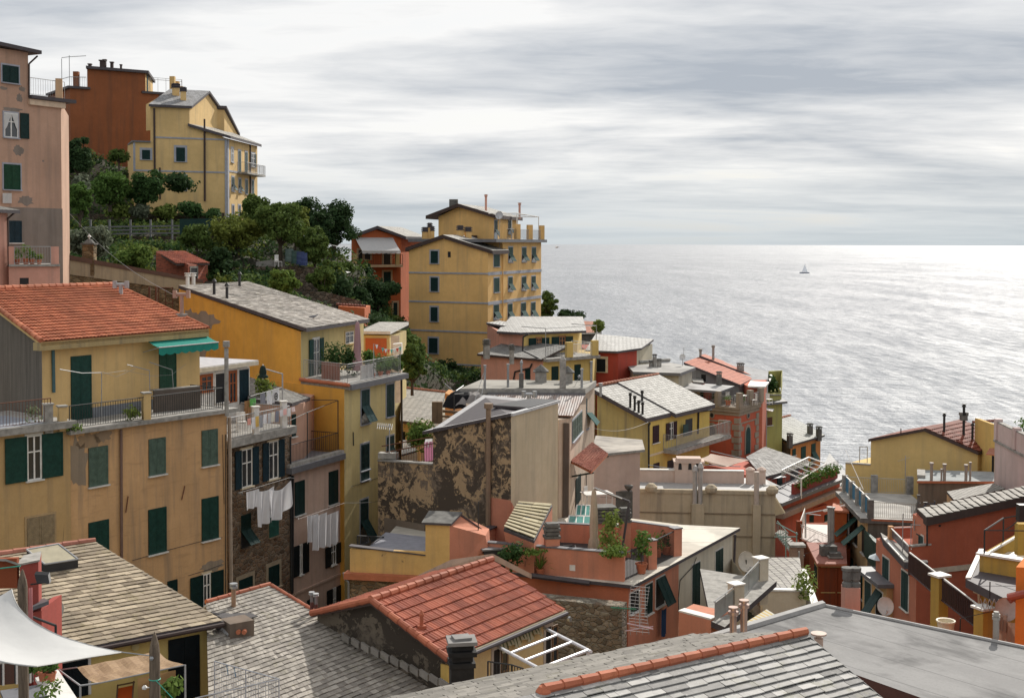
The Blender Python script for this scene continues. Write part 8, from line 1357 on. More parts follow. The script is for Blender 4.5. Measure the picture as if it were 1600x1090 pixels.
# terrace furniture
def umbrella_closed(label,base,h,r,mat):
 t=thing('closed_parasol',label,'parasol',base);mb=MB(mat);n=20;rows=[]
 for z_,k in ((h,.05),(h*.96,.42),(h*.8,.6),(h*.5,.8),(h*.34,.72),(h*.3,.95),(h*.18,1.15),(h*.1,1.05)):rows.append([V(base)+V((math.cos(i/n*6.283)*r*k*(1+.22*math.sin(i*2.4)),math.sin(i/n*6.283)*r*k*(1+.22*math.sin(i*2.4)),z_)) for i in range(n+1)])
 mb.grid(rows);mb.build('canopy',t,smooth=True);mb=MB(WHITE);mb.tube(base,V(base)+UP*(h+.05),.03,6);mb.build('pole',t);return t
up_=zed(at(zN(318,600),59),zt+.02);umbrella_closed('closed sand coloured parasol beside the big chimney on the coral terrace',up_,zat(up_.x,up_.y,zN(0,305)[1])-zt,.22,fabric((.46,.37,.27),.1,0))
cp=thing('cantilever_pole','dark cantilever arm rising behind the pot plant on the coral terrace','pole',zed(at(zN(470,640),59),zt));mb=MB(TRIM);mb.path([zed(at(zN(470,640),59),zt),at(zN(520,375),59),at(zN(325,298),59)],.06,6);mb.build('arm',cp);mb=MB(WHITE);mb.tube(at(zN(325,298),58.9),at(zN(480,358),58.9),.03,5);mb.build('track',cp)
table('pale table with a thin top left of the closed parasol',zed(at(zN(158,640),57.5),zt+.02),1.5,.9,TRIM,.3,top=paint((.5,.42,.38)));table('small steel table just right of the larger pale one',zed(at(zN(268,640),58),zt+.02),1.1,.65,TRIM,.3,top=STEEL)
for i,(x,y,rz,lb) in enumerate(((178,605,.2,'dark slatted chair behind the larger table on the coral terrace'),(240,630,1.6,'dark slatted chair between the two tables on the coral terrace'),(130,650,2.6,'dark chair in front of the larger table on the coral terrace'))):chair(lb,zed(at(zN(x,y+20),58.5),zt+.02),rz,IRON,'dark terrace chairs')
potted('tall glossy shrub with white blossom in a square brown pot beside the big chimney',zed(at(zN(428,640),58),zt+.02),.7,2.3,LF3,61,n=420,size=.12,pot=paint((.25,.13,.08)))
potted('leafy oleander in a pot by the corner railing of the coral terrace',zed(at(zN(590,720),57),zt+.02),.5,1.5,LF1,62,n=260,size=.11,group='coral terrace pot plants');potted('small pot plant in front of the rear parapet of the coral terrace',zed(at(zN(680,665),60),zt+.02),.4,.9,LF1,63,group='coral terrace pot plants');potted('terracotta pot plant at the right end of the rear parapet',zed(at(zN(732,672),60.5),zt+.02),.45,.9,LF2,64,group='coral terrace pot plants')
potted('spiky yucca in a pot beside the slate hatch',zed(at(zK(1068,1060),56.5),zt+.02),.35,1.0,LF5,65,'spike');bush('dark green bushy plant in front of the slate hatch',zed(at(zK(885,1058),56.2),zt+.1),1.3,1.5,LF2,66,600,.1,group='coral terrace pot plants');bush('low green succulent row along the coral parapet, left one',zed(at(zK(1020,1080),56.2),zp-.25),1.2,.4,LF5,67,250,.08,group='coral terrace pot plants');bush('low spiky succulents on the coral parapet near its right end',zed(at(zN(430,680),55.8),zp-.15),1.5,.5,LF5,68,350,.1,group='coral terrace pot plants')
gr=thing('barbecue','black garden barbecue grill at the left end of the coral terrace','barbecue',zed(at(zK(690,1040),57.5),zt));mb=MB(DARK);mb.cbox(zed(at(zK(690,1040),57.5),zt),1.3,.7,1.0,.2);mb.build('body',gr);mb=MB(IRON);p_=at(zK(690,990),57.6);mb.tube(p_,p_+UP*1.5,.025,5);mb.build('pole',gr);mb=MB(paint((.35,.12,.04)));mb.cbox(zed(at(zK(715,1040),57),zt+.6),.35,.05,.25,.2);mb.build('control_panel',gr)
sc=thing('storage_box','dark storage box with a grey lid beside the barbecue','storage box',zed(at(zK(775,1040),57.5),zt));mb=MB(paint((.03,.03,.03)));mb.cbox(zed(at(zK(775,1040),57.5),zt),1.0,.8,1.0,.3);mb.build('body',sc);mb=MB(STEEL);mb.cbox(zed(at(zK(775,1040),57.5),zt+1.003),1.2,.9,.07,.3);mb.build('lid',sc)
mb=MB(STEEL);mb.cbox(zed(at(zK(620,1050),57),zt+.5),1.0,.6,.08,.2);mb.cbox(zed(at(zK(620,1050),57),zt),.8,.5,.5,.2);mb.build('bench',None,label='low grey bench left of the barbecue',cat='bench')
# turquoise glazed skylights
GLZ=paint((.10,.30,.27),.25)
for i,(q,lb) in enumerate((([zK(1283,875),zK(1370,878),zK(1372,815),zK(1290,812)],'upper turquoise glass skylight behind the coral rear wall'),([zK(1235,928),zK(1375,932),zK(1378,882),zK(1242,878)],'lower turquoise glass skylight behind the coral rear wall'))):
 d=66-i*2.0;ps=[at(q[0],d),at(q[1],d),at(q[2],d+1.2),at(q[3],d+1.2)];t=thing('skylight',lb,'skylight',ps[0]);mb=MB(GLZ);mb.face(ps);mb.face([p-UP*.05 for p in ps]);mb.build('glass',t);mb=MB(WHITE);[mb.tube(a,b,.04,5) for a,b in zip(ps,ps[1:]+ps[:1])];mb.tube(ps[0].lerp(ps[1],.33),ps[3].lerp(ps[2],.33),.03,4);mb.tube(ps[0].lerp(ps[1],.66),ps[3].lerp(ps[2],.66),.03,4);mb.build('frame',t)
chair('white plastic chair by the doorway under the tiled canopy',at(zN(290,375),72),1.0,WHITE,None);table('white cloth covered table by the doorway under the tiled canopy',at(zN(335,400),70),1.6,1.0,WHITE,.3)
mb=MB(DCONC);p_=at(zN(517,320),80);mb.lathe(p_,[(.06,0),(.08,.1),(.25,.25),(.28,.42),(.22,.43),(.01,.4)],12);mb.build('stone_urn',None,label='stone urn on the grey wall left of the long beige wall',cat='urn')
mb=MB(DCONC);a,b,k=at(zN(310,315),81),at(zN(540,320),81),at(zN(540,420),76);mb.prism([a-UP*6,b-UP*6,b-UP*6+V((0,1,0)),a-UP*6+V((0,1,0))],[a,b,b+V((0,1,0)),a+V((0,1,0))]);mb.build('grey_wall',None,label='grey weathered yard wall between the pale pink block and the beige wall',cat='wall',group=None)
# ================================================================== red tile roof house, front
e0=at(zL(528,888),38);e1=onz(zL(1215,610),e0.z);rl=perp(e0,e1,e0).hit(zL(130,585));rr2=onz(zL(755,375),rl.z);Y14=plaster((.62,.47,.24),.2,121);YD=plaster((.62,.42,.12),.15,122)
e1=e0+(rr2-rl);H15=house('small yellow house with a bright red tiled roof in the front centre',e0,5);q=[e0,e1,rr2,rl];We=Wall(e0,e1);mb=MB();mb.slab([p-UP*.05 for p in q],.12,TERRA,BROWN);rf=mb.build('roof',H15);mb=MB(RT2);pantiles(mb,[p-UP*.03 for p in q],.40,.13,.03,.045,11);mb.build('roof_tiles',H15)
drop=zed(rl-e0,0);bl,br=rl+drop*.84,rr2+drop*.84;bl.z=br.z=e0.z+.35;mb=MB();mb.slab([rl-UP*.05,rr2-UP*.05,br,bl],.12,TERRA,BROWN);mb.use(RT2);pantiles(mb,[br+UP*.02,bl+UP*.02,rl-UP*.03,rr2-UP*.03],.40,.13,.03,.045,12);mb.build('rear_roof',H15)
RC=chip((.46,.15,.08),(.30,.09,.05),.6,'clay_tiles');ridge_caps(H15,rl,rr2,RC,.12,.42);ridge_caps(H15,e0-UP*.02,rl,RC,.1,.4,'verge_tiles');ridge_caps(H15,bl,rl,RC,.1,.4,'verge_tiles')
GB=peel((.15,.125,.095),(.085,.07,.055),.5,.9,3);ins=(rr2-rl).normalized()*.28;i0,i1,i2,i3=e0+ins-drop*-.12,e1-ins,br,bl+ins;i0=zed(e0,0)+ins+drop*.1;i1=zed(e1,0)-ins+drop*.1;mr_,ml_=zed(rr2,rr2.z-.2)-ins,zed(rl,rl.z-.2)+ins
walls(H15,[zed(i0,e0.z-.0),zed(i1,e0.z-.0),mr_,zed(br,br.z-.1)-ins,zed(bl,bl.z-.1)+ins,ml_],e0.z-9,Y14,'wall',[None,None,None,None,GB,GB]);Wf=Wall(zed(i0,0),zed(i1,0))
mb=MB(YD);mb.cbox(zed(i0,e0.z-6)+Wf.u*.12,.35,.3,5.7,math.atan2(Wf.u.y,Wf.u.x));mb.build('corner_strip',H15)
mb=MB(TRIM);g0,g1=e0-UP*.12-drop*.03,e1-UP*.12-drop*.03;mb.tube(g0,g1,.07,8);mb.use(paint((.35,.3,.2))).tube(g0+UP*.07+drop*.02,g1+UP*.07+drop*.02,.035,5);mb.build('gutter',H15)
WD=paint((.16,.095,.05),.6);window(H15,Wf,zX(48,742,92,1085),'door_dark',GREEN,paint((.45,.40,.34)),fw=.12);window(H15,Wf,zX(418,585,455,880),'door_dark',GREEN,paint((.45,.40,.34)),fw=.12)
for bx in ((97,730,145,1060),(458,570,498,870)):
 u0,u1,z_0,z_1=ubox(Wf,zX(*bx),None);mb=MB(WD);panel(mb,GLASS,WD,Wf.pt(u0,z_0,.02),Wf.u*(u1-u0),UP*(z_1-z_0),Wf.n,.05);mb.build('door',H15)
mb=MB();n=13;a,b=Wf.hit(zX(75,725))+Wf.n*.05,Wf.hit(zX(370,628))+Wf.n*.05;b.z=a.z=e0.z-.32
for i in range(26):s_,t_=a.lerp(b,i/26),a.lerp(b,(i+1)/26);mb.use(fabric((.56,.52,.36)) if i%2 else fabric((.14,.17,.09)));k_=.26+.1*math.sin(i*.8);mb.face([s_,t_,t_+Wf.n*(.1+.05*(i%2))-UP*k_,s_+Wf.n*(.15-.05*(i%2))-UP*k_])
mb.build('striped_awning',H15,label='rolled green and cream striped awning')
PG=[Wf.hit(zX(58,718))+Wf.n*.1,at(zX(378,882),36.6),at(zX(722,750),41.5),Wf.hit(zX(392,588))+Wf.n*.1];WT=paint((.62,.62,.64),.35)
PG[2]=onz(zX(722,750),PG[1].z);mb=MB(WT);mb.path([PG[0],PG[1],PG[2],PG[3]],.055,8)
for t in (.33,.66):mb.tube(PG[0].lerp(PG[1],t),PG[3].lerp(PG[2],t),.045,8)
for p_ in (PG[1],PG[2]):mb.tube(p_,p_-UP*2.6,.055,8)
mb.tube(PG[3],PG[2]+(PG[2]-PG[3])*.06,.05,8);mb.build('pergola_frame',H15)
p_=at(zL(392,725),39.6);p_=plane_hit(zL(392,728),e0,e1,rl);mb=MB(RC);mb.tube(p_-UP*.05,p_+UP*.38,.07,10,.055);mb.lathe(p_+UP*.38,[(.085,0),(.085,.05),(.02,.17),(.01,.18)],10);mb.cbox(p_-UP*.02,.25,.2,.1,.5);mb.build('vent_pipe',H15)
mb=MB(STEEL);p_=Wf.hit(zX(575,527))+Wf.n*.05;mb.tube(p_,p_+Wf.n*.08,.09,14);mb.build('wall_lamp',H15)
tb=table('long dark covered table under the white pergola frame',at(zX(370,930),38.2)-UP*.74,2.2,.9,TRIM,.95,top=paint((.03,.025,.03),.5));mb=MB(paint((.5,.03,.03),.4));mb.lathe(at(zX(292,985),37.6),[(.01,0),(.07,0),(.11,.2),(.1,.2),(.06,.02)],12);mb.build('red_bucket',None,label='small red pot standing on the dark covered table',cat='pot')
railing(H15,[at(zX(10,1060),36.5),at(zX(180,1090),35.6),at(zX(260,1120),35)],.95,IRON,.14,.012);mb=MB(CONC);a=at(zX(10,1160),37);mb.box(zed(a,PG[1].z-2.75),V((3.4,3.2,0)),V((1.4,-1.6,0)),UP*.15);mb.build('terrace_slab',H15)
# row of cut slates climbing the gable foot
mb=MB(chip((.26,.24,.21),(.17,.155,.14),.7,'slate_stone'))
for i in range(11):
 a=at(zJ(900+i*58,560+i*27),40.6-i*.27);w_=V((.29,-.23,-.11))*1.0;mb.box(a,w_*.9,V((-.05,-.08,.0)),UP*.20)
mb.build('flashing_slates',H15);mb=MB(plaster((.14,.12,.1),.4,123));mb.path([at(zJ(x,y),d) for x,y,d in ((870,500,41.3),(1000,530,40.8),(1130,580,40.2),(1290,620,39.6),(1420,650,39.0))],.045,5);mb.build('conduit',H15)
# ================================================================== slate roof, middle foreground
SC=chip((.40,.365,.315),(.17,.15,.13),.55,'slate_stone');R1_=at(zJ(460,240),43.6);R0_=onz(zJ(70,350),R1_.z);d_=(R1_-R0_).normalized();pd=V((d_.y,-d_.x,0));R0_=R0_-d_*6;k=plane_hit((700,1080),R1_,R1_+pd,R1_+UP);Wx=Wall(R1_,R1_+pd);k=Wx.hit((700,1080));t_=(k-R1_);sl=t_/up(t_,0).length;L_=13.5
R0_=R0_+d_*6.1;E1_=R1_+sl*L_;E0_=min((E1_-d_*(i*.1) for i in range(200)),key=lambda p:abs(proj(p)[0]-336));H16=house('house with a broad worn slate roof in the lower left centre',E0_,3);mb=MB();mb.slab([E0_,E1_,R1_,R0_],.18,SL_G,TRIM);rf=mb.build('roof',H16);mb=MB(SC);slates(mb,[E0_,E1_,R1_,R0_],.235,.34,.014,21);mb.build('slates',rf);ridge_caps(H16,R0_,R1_,RC,.08,.4);ridge_caps(H16,R1_+sl*.1,R1_+sl*5.5,RC,.07,.4,'verge_tiles')
inn=d_*.3;walls(H16,[zed(E0_+inn,E0_.z-.2),zed(E1_-inn,E1_.z-.2),zed(R1_-inn,R1_.z-.2)+pd*.3,zed(R0_+inn,R0_.z-.2)+pd*.3],E0_.z-5,plaster((.42,.30,.2),.3,124))
f=lambda x,y:plane_hit(zJ(x,y),E0_,E1_,R1_)
p_=f(248,372);mb=MB(paint((.30,.19,.12)));mb.tube(p_-UP*.1,p_+UP*.62,.075,10);mb.use(STEEL).tube(p_+UP*.62,p_+UP*.70,.13,10);mb.tube(p_+UP*.74,p_+UP*.78,.13,10);mb.tube(p_+UP*.6,p_+UP*.76,.08,8);mb.build('flue_pipe',H16)
for x,y,h_ in ((713,408,.62),(738,425,.66)):p_=f(x,y);mb=MB(paint((.10,.03,.025)));mb.tube(p_-UP*.1,p_+UP*h_*.6,.06,10);mb.use(paint((.16,.15,.15))).tube(p_+UP*h_*.6,p_+UP*h_,.05,10);mb.use(GALV).tube(p_+UP*h_,p_+UP*(h_+.03),.1,12);mb.tube(p_+UP*(h_+.06),p_+UP*(h_+.09),.1,12);mb.build('flue_pipe',H16)
p_=f(270,520);cu=thing('chimney_cover','dormer-like chimney box under a dark corrugated sheet on the worn slate roof','chimney cover',p_);mb=MB(plaster((.17,.13,.1),.4,125));mb.cbox(p_-UP*.15,.8,.75,.55,.62);mb.build('body',cu);mb=MB(TERRA)
for dx in (-.1,.12,.3):mb.tube(p_+V((dx,-.45,.12)),p_+V((dx,-.3,.12)),.075,8)
mb.build('vent_tiles',cu);mb=MB(corr((.11,.10,.10),(.05,.045,.045),.08));q=[at(zJ(228,468),39.8),at(zJ(392,425),40.9),at(zJ(262,365),42.0),at(zJ(100,395),40.9)];mb.slab(q,.03,mb.mats[0]);mb.build('cover',cu);mb=MB(GALV);mb.tube(at(zJ(160,500),39.9),at(zJ(225,538),39.5),.07,8);mb.build('pipe',cu)
# ================================================================== slate roof, left foreground
ER=at(zI(1462,585),39.6);EL=onz(zI(600,752),ER.z);RR=at(zI(615,62),42.8);d_=(ER-EL).normalized();EL=EL-d_*2.2;RL=RR-d_*(ER-EL).length;Y15=plaster((.62,.47,.17),.2,126);H17=house('yellow house with a mottled slate roof and skylight in the left foreground',ER,5)
mb=MB();mb.slab([EL,ER,RR,RL],.14,SL_G,TRIM);rf=mb.build('roof',H17);mb=MB(chip((.48,.395,.28),(.15,.115,.08),.55,'slate_stone'));slates(mb,[EL,ER,RR,RL],.225,.36,.015,31,.45);mb.build('slates',rf);ridge_caps(H17,RL,RR,chip((.50,.21,.15),(.40,.15,.1),.7,'clay_tiles'),.1,.5)
mb=MB(BROWN);nn=Wall(EL,ER).n;mb.tube(EL-UP*.1+nn*.05,ER-UP*.1+nn*.05,.075,8);mb.tube(ER-UP*.05,RR-UP*.05,.05,6);mb.build('gutter',H17)
Wf=Wall(EL,ER).off(-.35);a,b=Wf.hit(zI(580,900)),Wf.hit(zI(1418,800));a=a-d_*3;bk=zed(RR-ER,0);walls(H17,[zed(a,ER.z-.14),zed(b,ER.z-.14),zed(b,RR.z-.2)+bk*.93,zed(a,RR.z-.2)+bk*.93],ER.z-7,Y15)
window(H17,Wf,zI(1102,690,1306,1100),'door',DARKS,None);window(H17,Wf,zI(360,850,575,1090),'door',DARKS,MARBLE);mb=MB(TRIM);mb.path([ER-UP*.1,Wf.hit(zI(1415,640))+Wf.n*.08,Wf.hit(zI(1405,1000))+Wf.n*.08],.06,6);mb.build('drainpipe',H17)
mb=MB(paint((.5,.42,.2)));p_=Wf.hit(zI(883,750))+Wf.n*.03;mb.tube(p_,p_+Wf.n*.04,.12,14);mb.build('wall_lamp',H17)
f=lambda x,y,o=0:plane_hit(zI(x,y),EL,ER,RR)+UP*o
q=[f(295,275,.28),f(512,240,.28),f(385,140,.28),f(175,178,.28)];sk=H17;mb=MB(IRON);mb.prism([p-UP*.3 for p in q],q);s_=mb.build('skylight',sk);mb=MB(paint((.36,.32,.22),.3));cc=sum(q,V())/4;mb.face([cc+(p-cc)*.92+UP*.02 for p in q]);mb.build('pane',s_);mb=MB(GALV);[mb.tube(a+UP*.02,b+UP*.02,.03,5) for a,b in zip(q,q[1:]+q[:1])];mb.build('frame',s_)
dish(H17,at(zI(346,512),36.8),.32,paint((.40,.37,.31),.8),(.2,-.92,.3),mast=1.4,arm=False)
# ================================================================== black chimney, front slate roof with terracotta ridge
p_=at((721,1090),24.5);bc=thing('black_chimney','soot-black chimney with a ringed cap in front of the red tiled roof','chimney',p_-UP*1.5);CB=paint((.018,.017,.017),.85,0,.4);mb=MB(CB);zt_=zat(p_.x,p_.y,1006);mb.cbox(p_-UP*3,.44,.42,zt_-p_.z+2.6,.15);mb.build('shaft',bc)
for k,w_ in ((0,.50),(1,.40),(2,.54),(3,.42)):mb=MB(CB);mb.cbox(zed(p_,zt_-.40+k*.11),w_,w_*.95,.09,.15);mb.build('cap_ring',bc)
mb=MB(paint((.22,.21,.2),.9));mb.cbox(zed(p_,zt_+.04),.56,.52,.07,.15);mb.cbox(zed(p_,zt_+.11),.34,.3,.05,.3);mb.build('cap_slab',bc)
A_1=at(zP(292,712),22.5);A_0=onz(zX(405,1045),A_1.z);d_=(A_1-A_0).normalized();A_0=A_0-d_*.0;nd=V((d_.y,-d_.x,0));Wn=Wall(A_1,A_1+nd);kk=Wn.hit((1377,1090));t_=kk-A_1;sl=t_/up(t_,0).length;H20b=house('house with rough slates and a terracotta ridge at the bottom of the view',A_0,3);E1_=A_1+sl*5;E0_=A_0-d_*1.5+sl*5;A0x=A_0-d_*1.5
SN=chip((.46,.445,.42),(.13,.125,.12),.5,'slate_stone');mb=MB();mb.slab([E0_,E1_,A_1,A0x],.12,SL_G,TRIM);rf=mb.build('roof',H20b);mb=MB(SN);slates(mb,[E0_,E1_,A_1,A0x],.16,.34,.015,41,.6);mb.build('slates',rf)
F1,F0=A_1-nd*3-UP*.82,A0x-nd*3-UP*.82;mb=MB(chip((.27,.25,.22),(.13,.12,.105),.8,'slate_stone'));slates(mb,[F1,F0,A0x,A_1],.2,.3,.018,42,.5);mb.use(SL_G);mb.slab([F1,F0,A0x-UP*.01,A_1-UP*.01],.12,SL_G,TRIM);mb.build('rear_slates',rf)
ridge_caps(H20b,A_0,A_1,chip((.52,.17,.085),(.36,.11,.06),.6,'clay_tiles'),.085,.34,rise=.04)
mb=MB(chip((.52,.17,.085),(.36,.11,.06),.6,'clay_tiles'));mb.lathe(A_0-UP*.06,[(.13,0),(.12,.08),(.07,.15),(.01,.17)],12);mb.build('ridge_end',H20b);mb=MB(IRON);mb.tube(A_1,E1_,.025,5);mb.build('verge_strip',H20b)
i_=d_*.3;walls(H20b,[zed(E0_,E0_.z-.15),zed(E1_,E1_.z-.15)-i_,zed(A_1,A_1.z-.2)-i_,zed(F1,F1.z-.2)-i_+nd*.3,zed(F0,F0.z-.2)+nd*.3],E0_.z-4,plaster((.5,.38,.25),.3,127))
# ================================================================== laundry
SHEET=fabric((.80,.80,.82),.05,.3)
def hang(label,W,z,x0,y0,x1,y1,yb,mat,name='laundry',cat='laundry',group=None,waves=3,amp=.04,seed=0,sag=.0,low=0.0,o=0.0):
 """cloth between pixel points (x0,y0)-(x1,y1), hanging down to yb"""
 a,b=W.hit(z(x0,y0)),W.hit(z(x1,y1));c=W.hit(z((x0+x1)/2,yb));h=(a.z+b.z)/2-c.z;rr=random.Random(seed);ph=rr.uniform(0,6);rows=[];n=18
 for i in range(13):
  t=i/12;rows.append([a.lerp(b,j/n)+UP*(-sag*math.sin(j/n*math.pi)-t*h*(1+low*(j/n-.5)+.02*math.sin(j*.8+ph)))+W.n*(o+amp*(.15+t)*math.sin(j/n*waves*6.28+ph+t*.8)) for j in range(n+1)])
 mb=MB(mat);mb.grid(rows);return mb.build(name,None,smooth=True,label=label,cat=cat,group=group)
LG='white sheets drying';Wl10=W10.off(1.0)
hang('small white cloth, leftmost on the line below the stone house windows',Wl10,zH,160,497,220,480,570,SHEET,'sheet','sheet',LG,2,.05,1)
hang('large draped white sheet on the line below the stone house windows',Wl10,zH,212,492,290,468,632,SHEET,'sheet','sheet',LG,2,.1,2,.1,-.15)
hang('white sheet doubled over the right half of the stone house line',Wl10,zH,262,482,360,440,590,SHEET,'sheet','sheet',LG,2,.12,3,.25,-.3,.08)
mb=MB(GALV)
for o in (.8,1.0,1.2):mb.tube(W10.off(o).hit(zH(125,500)),W10.off(o).hit(zH(365,428)),.005,3)
for x,y in ((120,500),(358,430)):mb.tube(W10.hit(zH(x,y)),Wl10.hit(zH(x,y))+W10.n*.3,.02,4)
mb.build('clothes_line',H10)
Wl11=W11.off(.8)
hang('white sheet, left and rearmost under the pink house windows',Wl11,zH,440,608,492,595,725,SHEET,'sheet','sheet',LG,3,.06,4);hang('white sheet in the middle of the pink house line',Wl11.off(.15),zH,470,612,533,588,755,SHEET,'sheet','sheet',LG,2,.06,5);hang('white sheet at the right end of the pink house line',Wl11,zH,532,602,588,580,738,SHEET,'sheet','sheet',LG,2,.07,6)
mb=MB(GALV);mb.tube(Wl11.hit(zH(400,620)),Wl11.hit(zH(615,545)),.005,3);mb.tube(W11.hit(zH(400,610)),Wl11.hit(zH(400,620)),.02,4);mb.build('clothes_line',H11)
Wt=W10s.off(-2.2);hang('grey towel on the upper line of the laundry terrace',Wt,zV,425,155,478,145,262,fabric((.28,.28,.32)),'towel','towel',None,2,.03,7);hang('plain white towel on the upper line of the laundry terrace',Wt,zV,488,140,540,130,265,SHEET,'towel','towel',None,2,.03,8)
hang('white towel with a round black emblem on the upper line',Wt,zV,547,125,618,105,248,SHEET,'towel','towel',None,1,.02,9);em=MB(DARK);u,z_=Wt.uz(zV(580,185));Wo=Wt
for k in range(12):a0,a1=k*.5236,(k+1)*.5236;em.face([Wt.pt(u+math.cos(a)*r,z_+math.sin(a)*r*1.25,.045) for a,r in ((a0,.10),(a1,.10),(a1,.16),(a0,.16))])
em.face([Wt.pt(u+math.cos(a)*.06,z_+math.sin(a)*.07,.045) for a in [k*1.05 for k in range(6)]]);em.build('emblem',bpy.data.objects.get('towel.003') or H10)
mb=MB(GALV);mb.path([Wt.hit(zV(330,185)),Wt.hit(zV(640,95))],.012,4);p_=W10s.off(-1.8).hit(zV(650,240));mb.tube(zed(p_,z10),zed(p_,zat(p_.x,p_.y,zV(0,-40)[1])),.04,5);t_=zed(p_,zat(p_.x,p_.y,zV(0,-40)[1]));mb.path([t_,at(zG(530,545),64),],.035,5);mb.build('washing_post',H10)
Wr_=W10s.off(.25);cols=[(.6,.3,.25),(.62,.62,.64),(.55,.38,.12),(.3,.31,.34),(.62,.62,.64),(.45,.45,.47),(.58,.56,.5),(.2,.21,.26),(.6,.58,.6),(.66,.4,.38),(.62,.62,.62),(.6,.5,.5)]
names=('peach cloth','white shirt','white vest with an orange border','dark grey shirt','small white shirt','light grey top','cream shirt','slate blue shorts','pale garment','rose striped cloth','white ribbed cloth','pinkish cloth')
for i,c_ in enumerate(cols):x=300+i*40;hang('%s, number %s from the left on the terrace rail'%(names[i],('one','two','three','four','five','six','seven','eight','nine','ten','eleven','twelve')[i]),Wr_,zV,x,410-i*10.5,x+34,402-i*10.5,(410-i*10.5)+(60,110,100,120,90,100,95,105,60,55,80,45)[i],fabric(tuple(min(.85,v*1.25) for v in c_)),'garment','garment','small laundry on the terrace rail',2,.03,20+i)
chair('white plastic chair behind the laundry terrace railing',zed(W10s.off(-1.5).hit(zV(240,540)),z10),.4,WHITE,None,.9)
hang('brown striped robe hung at the back of the laundry terrace',W10s.off(-2.5),zV,268,235,330,225,390,fabric((.35,.19,.09)),'robe','robe',None,3,.06,40);hang('bright green cloth hung beside the brown robe',W10s.off(-2.4),zV,320,215,380,200,290,fabric((.15,.42,.12)),'cloth','cloth',None,1,.08,41)
potted('yellow green bush in a pot behind the white towels',zed(W10s.off(-3.5).hit(zV(480,200)),z10),.6,1.9,LF3,80,n=420,size=.12);umbrella_closed('small furled dark green parasol on the terrace post',at(zG(530,610),64),.7,.2,fabric((.02,.035,.03),.1,0))
# ================================================================== ochre terrace
zz=c9.z;pl=lambda x,o:zed(WR.off(-o).hit(zG(x,560)),c9.z)
for i,(x,o,w_,h_,m_,lb) in enumerate(((960,3.0,2.2,2.6,LF2,'dark glossy climbing plant beside the terrace door of the ochre house'),(1040,2.4,1.6,2.2,LF2,'tall dark green shrub left of the furled pink parasol'),(1150,2.2,1.4,1.7,LF1,'leafy shrub right of the furled pink parasol'),(1210,1.2,1.8,1.5,LF1,'trailing green plants in the middle of the ochre terrace railing'),(1280,.9,1.8,1.5,LF5,'bright green trailing plants near the right end of the ochre terrace'),(1325,.6,1.2,1.1,LF1,'flowering plants at the right corner of the ochre terrace'))):bush(lb,pl(x,o),w_*.85,h_*.85,m_,200+i,800,.10,group='ochre terrace plants')
umbrella_closed('furled dusty pink parasol on the ochre terrace',pl(1085,1.8),3.2,.24,fabric((.36,.22,.23),.1,0))
ww=thing('folded_table','reddish brown slatted folding table leaning inside the ochre terrace railing','table',pl(925,.5));mb=MB(paint((.22,.10,.07)));a,b=[zed(WO.off(-.3).hit(zG(x,560)),zz) for x in (873,978)];mb.box(a+UP*.08,b-a,-WO.n*.06,UP*.95);mb.build('table_top',ww);mb=MB(WHITE)
for i in range(3):a=zed(WR.off(-.4).hit(zG(1102+i*26,560)),zz);mb=MB(paint((.5,.48,.46)));mb.box(a,WR.u*.75,WR.n*.04,UP*.85);mb.build('white_panel',None,label='white board, %s of three leaning in the ochre terrace railing'%('first','second','third')[i],cat='board',group='white boards')
mb=MB(GALV);a,b=pl(1180,.2)+UP*2.0,pl(1335,.2)+UP*1.6;mb.tube(pl(1180,.2),a,.02,4);mb.tube(pl(1335,.2),b,.02,4);mb.path([a.lerp(b,i/8)-UP*.25*math.sin(i/8*math.pi) for i in range(9)],.008,3);mb.build('garland_line',HO)
for i in range(9):p_=a.lerp(b,(i+.5)/9)-UP*(.25*math.sin((i+.5)/9*math.pi));mb=MB(fabric(((.6,.6,.6),(.5,.08,.06),(.1,.35,.3))[i%3]));mb.face([p_,p_+V((.16,.1,0)),p_+V((.09,.05,-.25))]);mb.build('pennant',None,label='little %s pennant, %s on the string above the ochre terrace'%(('white','red','teal')[i%3],('first','second','third','fourth','fifth','sixth','seventh','eighth','last')[i]),cat='pennant',group='pennants above the ochre terrace')
pot_row=[potted('small terracotta pot, %s along the ochre terrace edge'%k,pl(1175+i*45,.45),.3,.5,LF1,230+i,group='small terracotta pots') for i,k in enumerate(('nearest the white boards','in the middle','nearest the right corner'))]
potted('thin dry plant in a pot at the left end of the penthouse terrace',up(W8s.hit(zE(285,900)),zt8)-W8.n*.8,.4,.8,LF4,90,group='penthouse terrace plants');bush('green weeds beside the middle pier of the penthouse railing',up(W8s.hit(zE(850,900)),zt8)-W8.n*.5,1.0,.7,LF3,91,250,.08,group='penthouse terrace plants');bush('small green weeds hanging at the left end of the penthouse slab',up(W8s.hit(zE(455,960)),zt8-.1),.8,.5,LF5,92,160,.07,group='penthouse terrace plants')
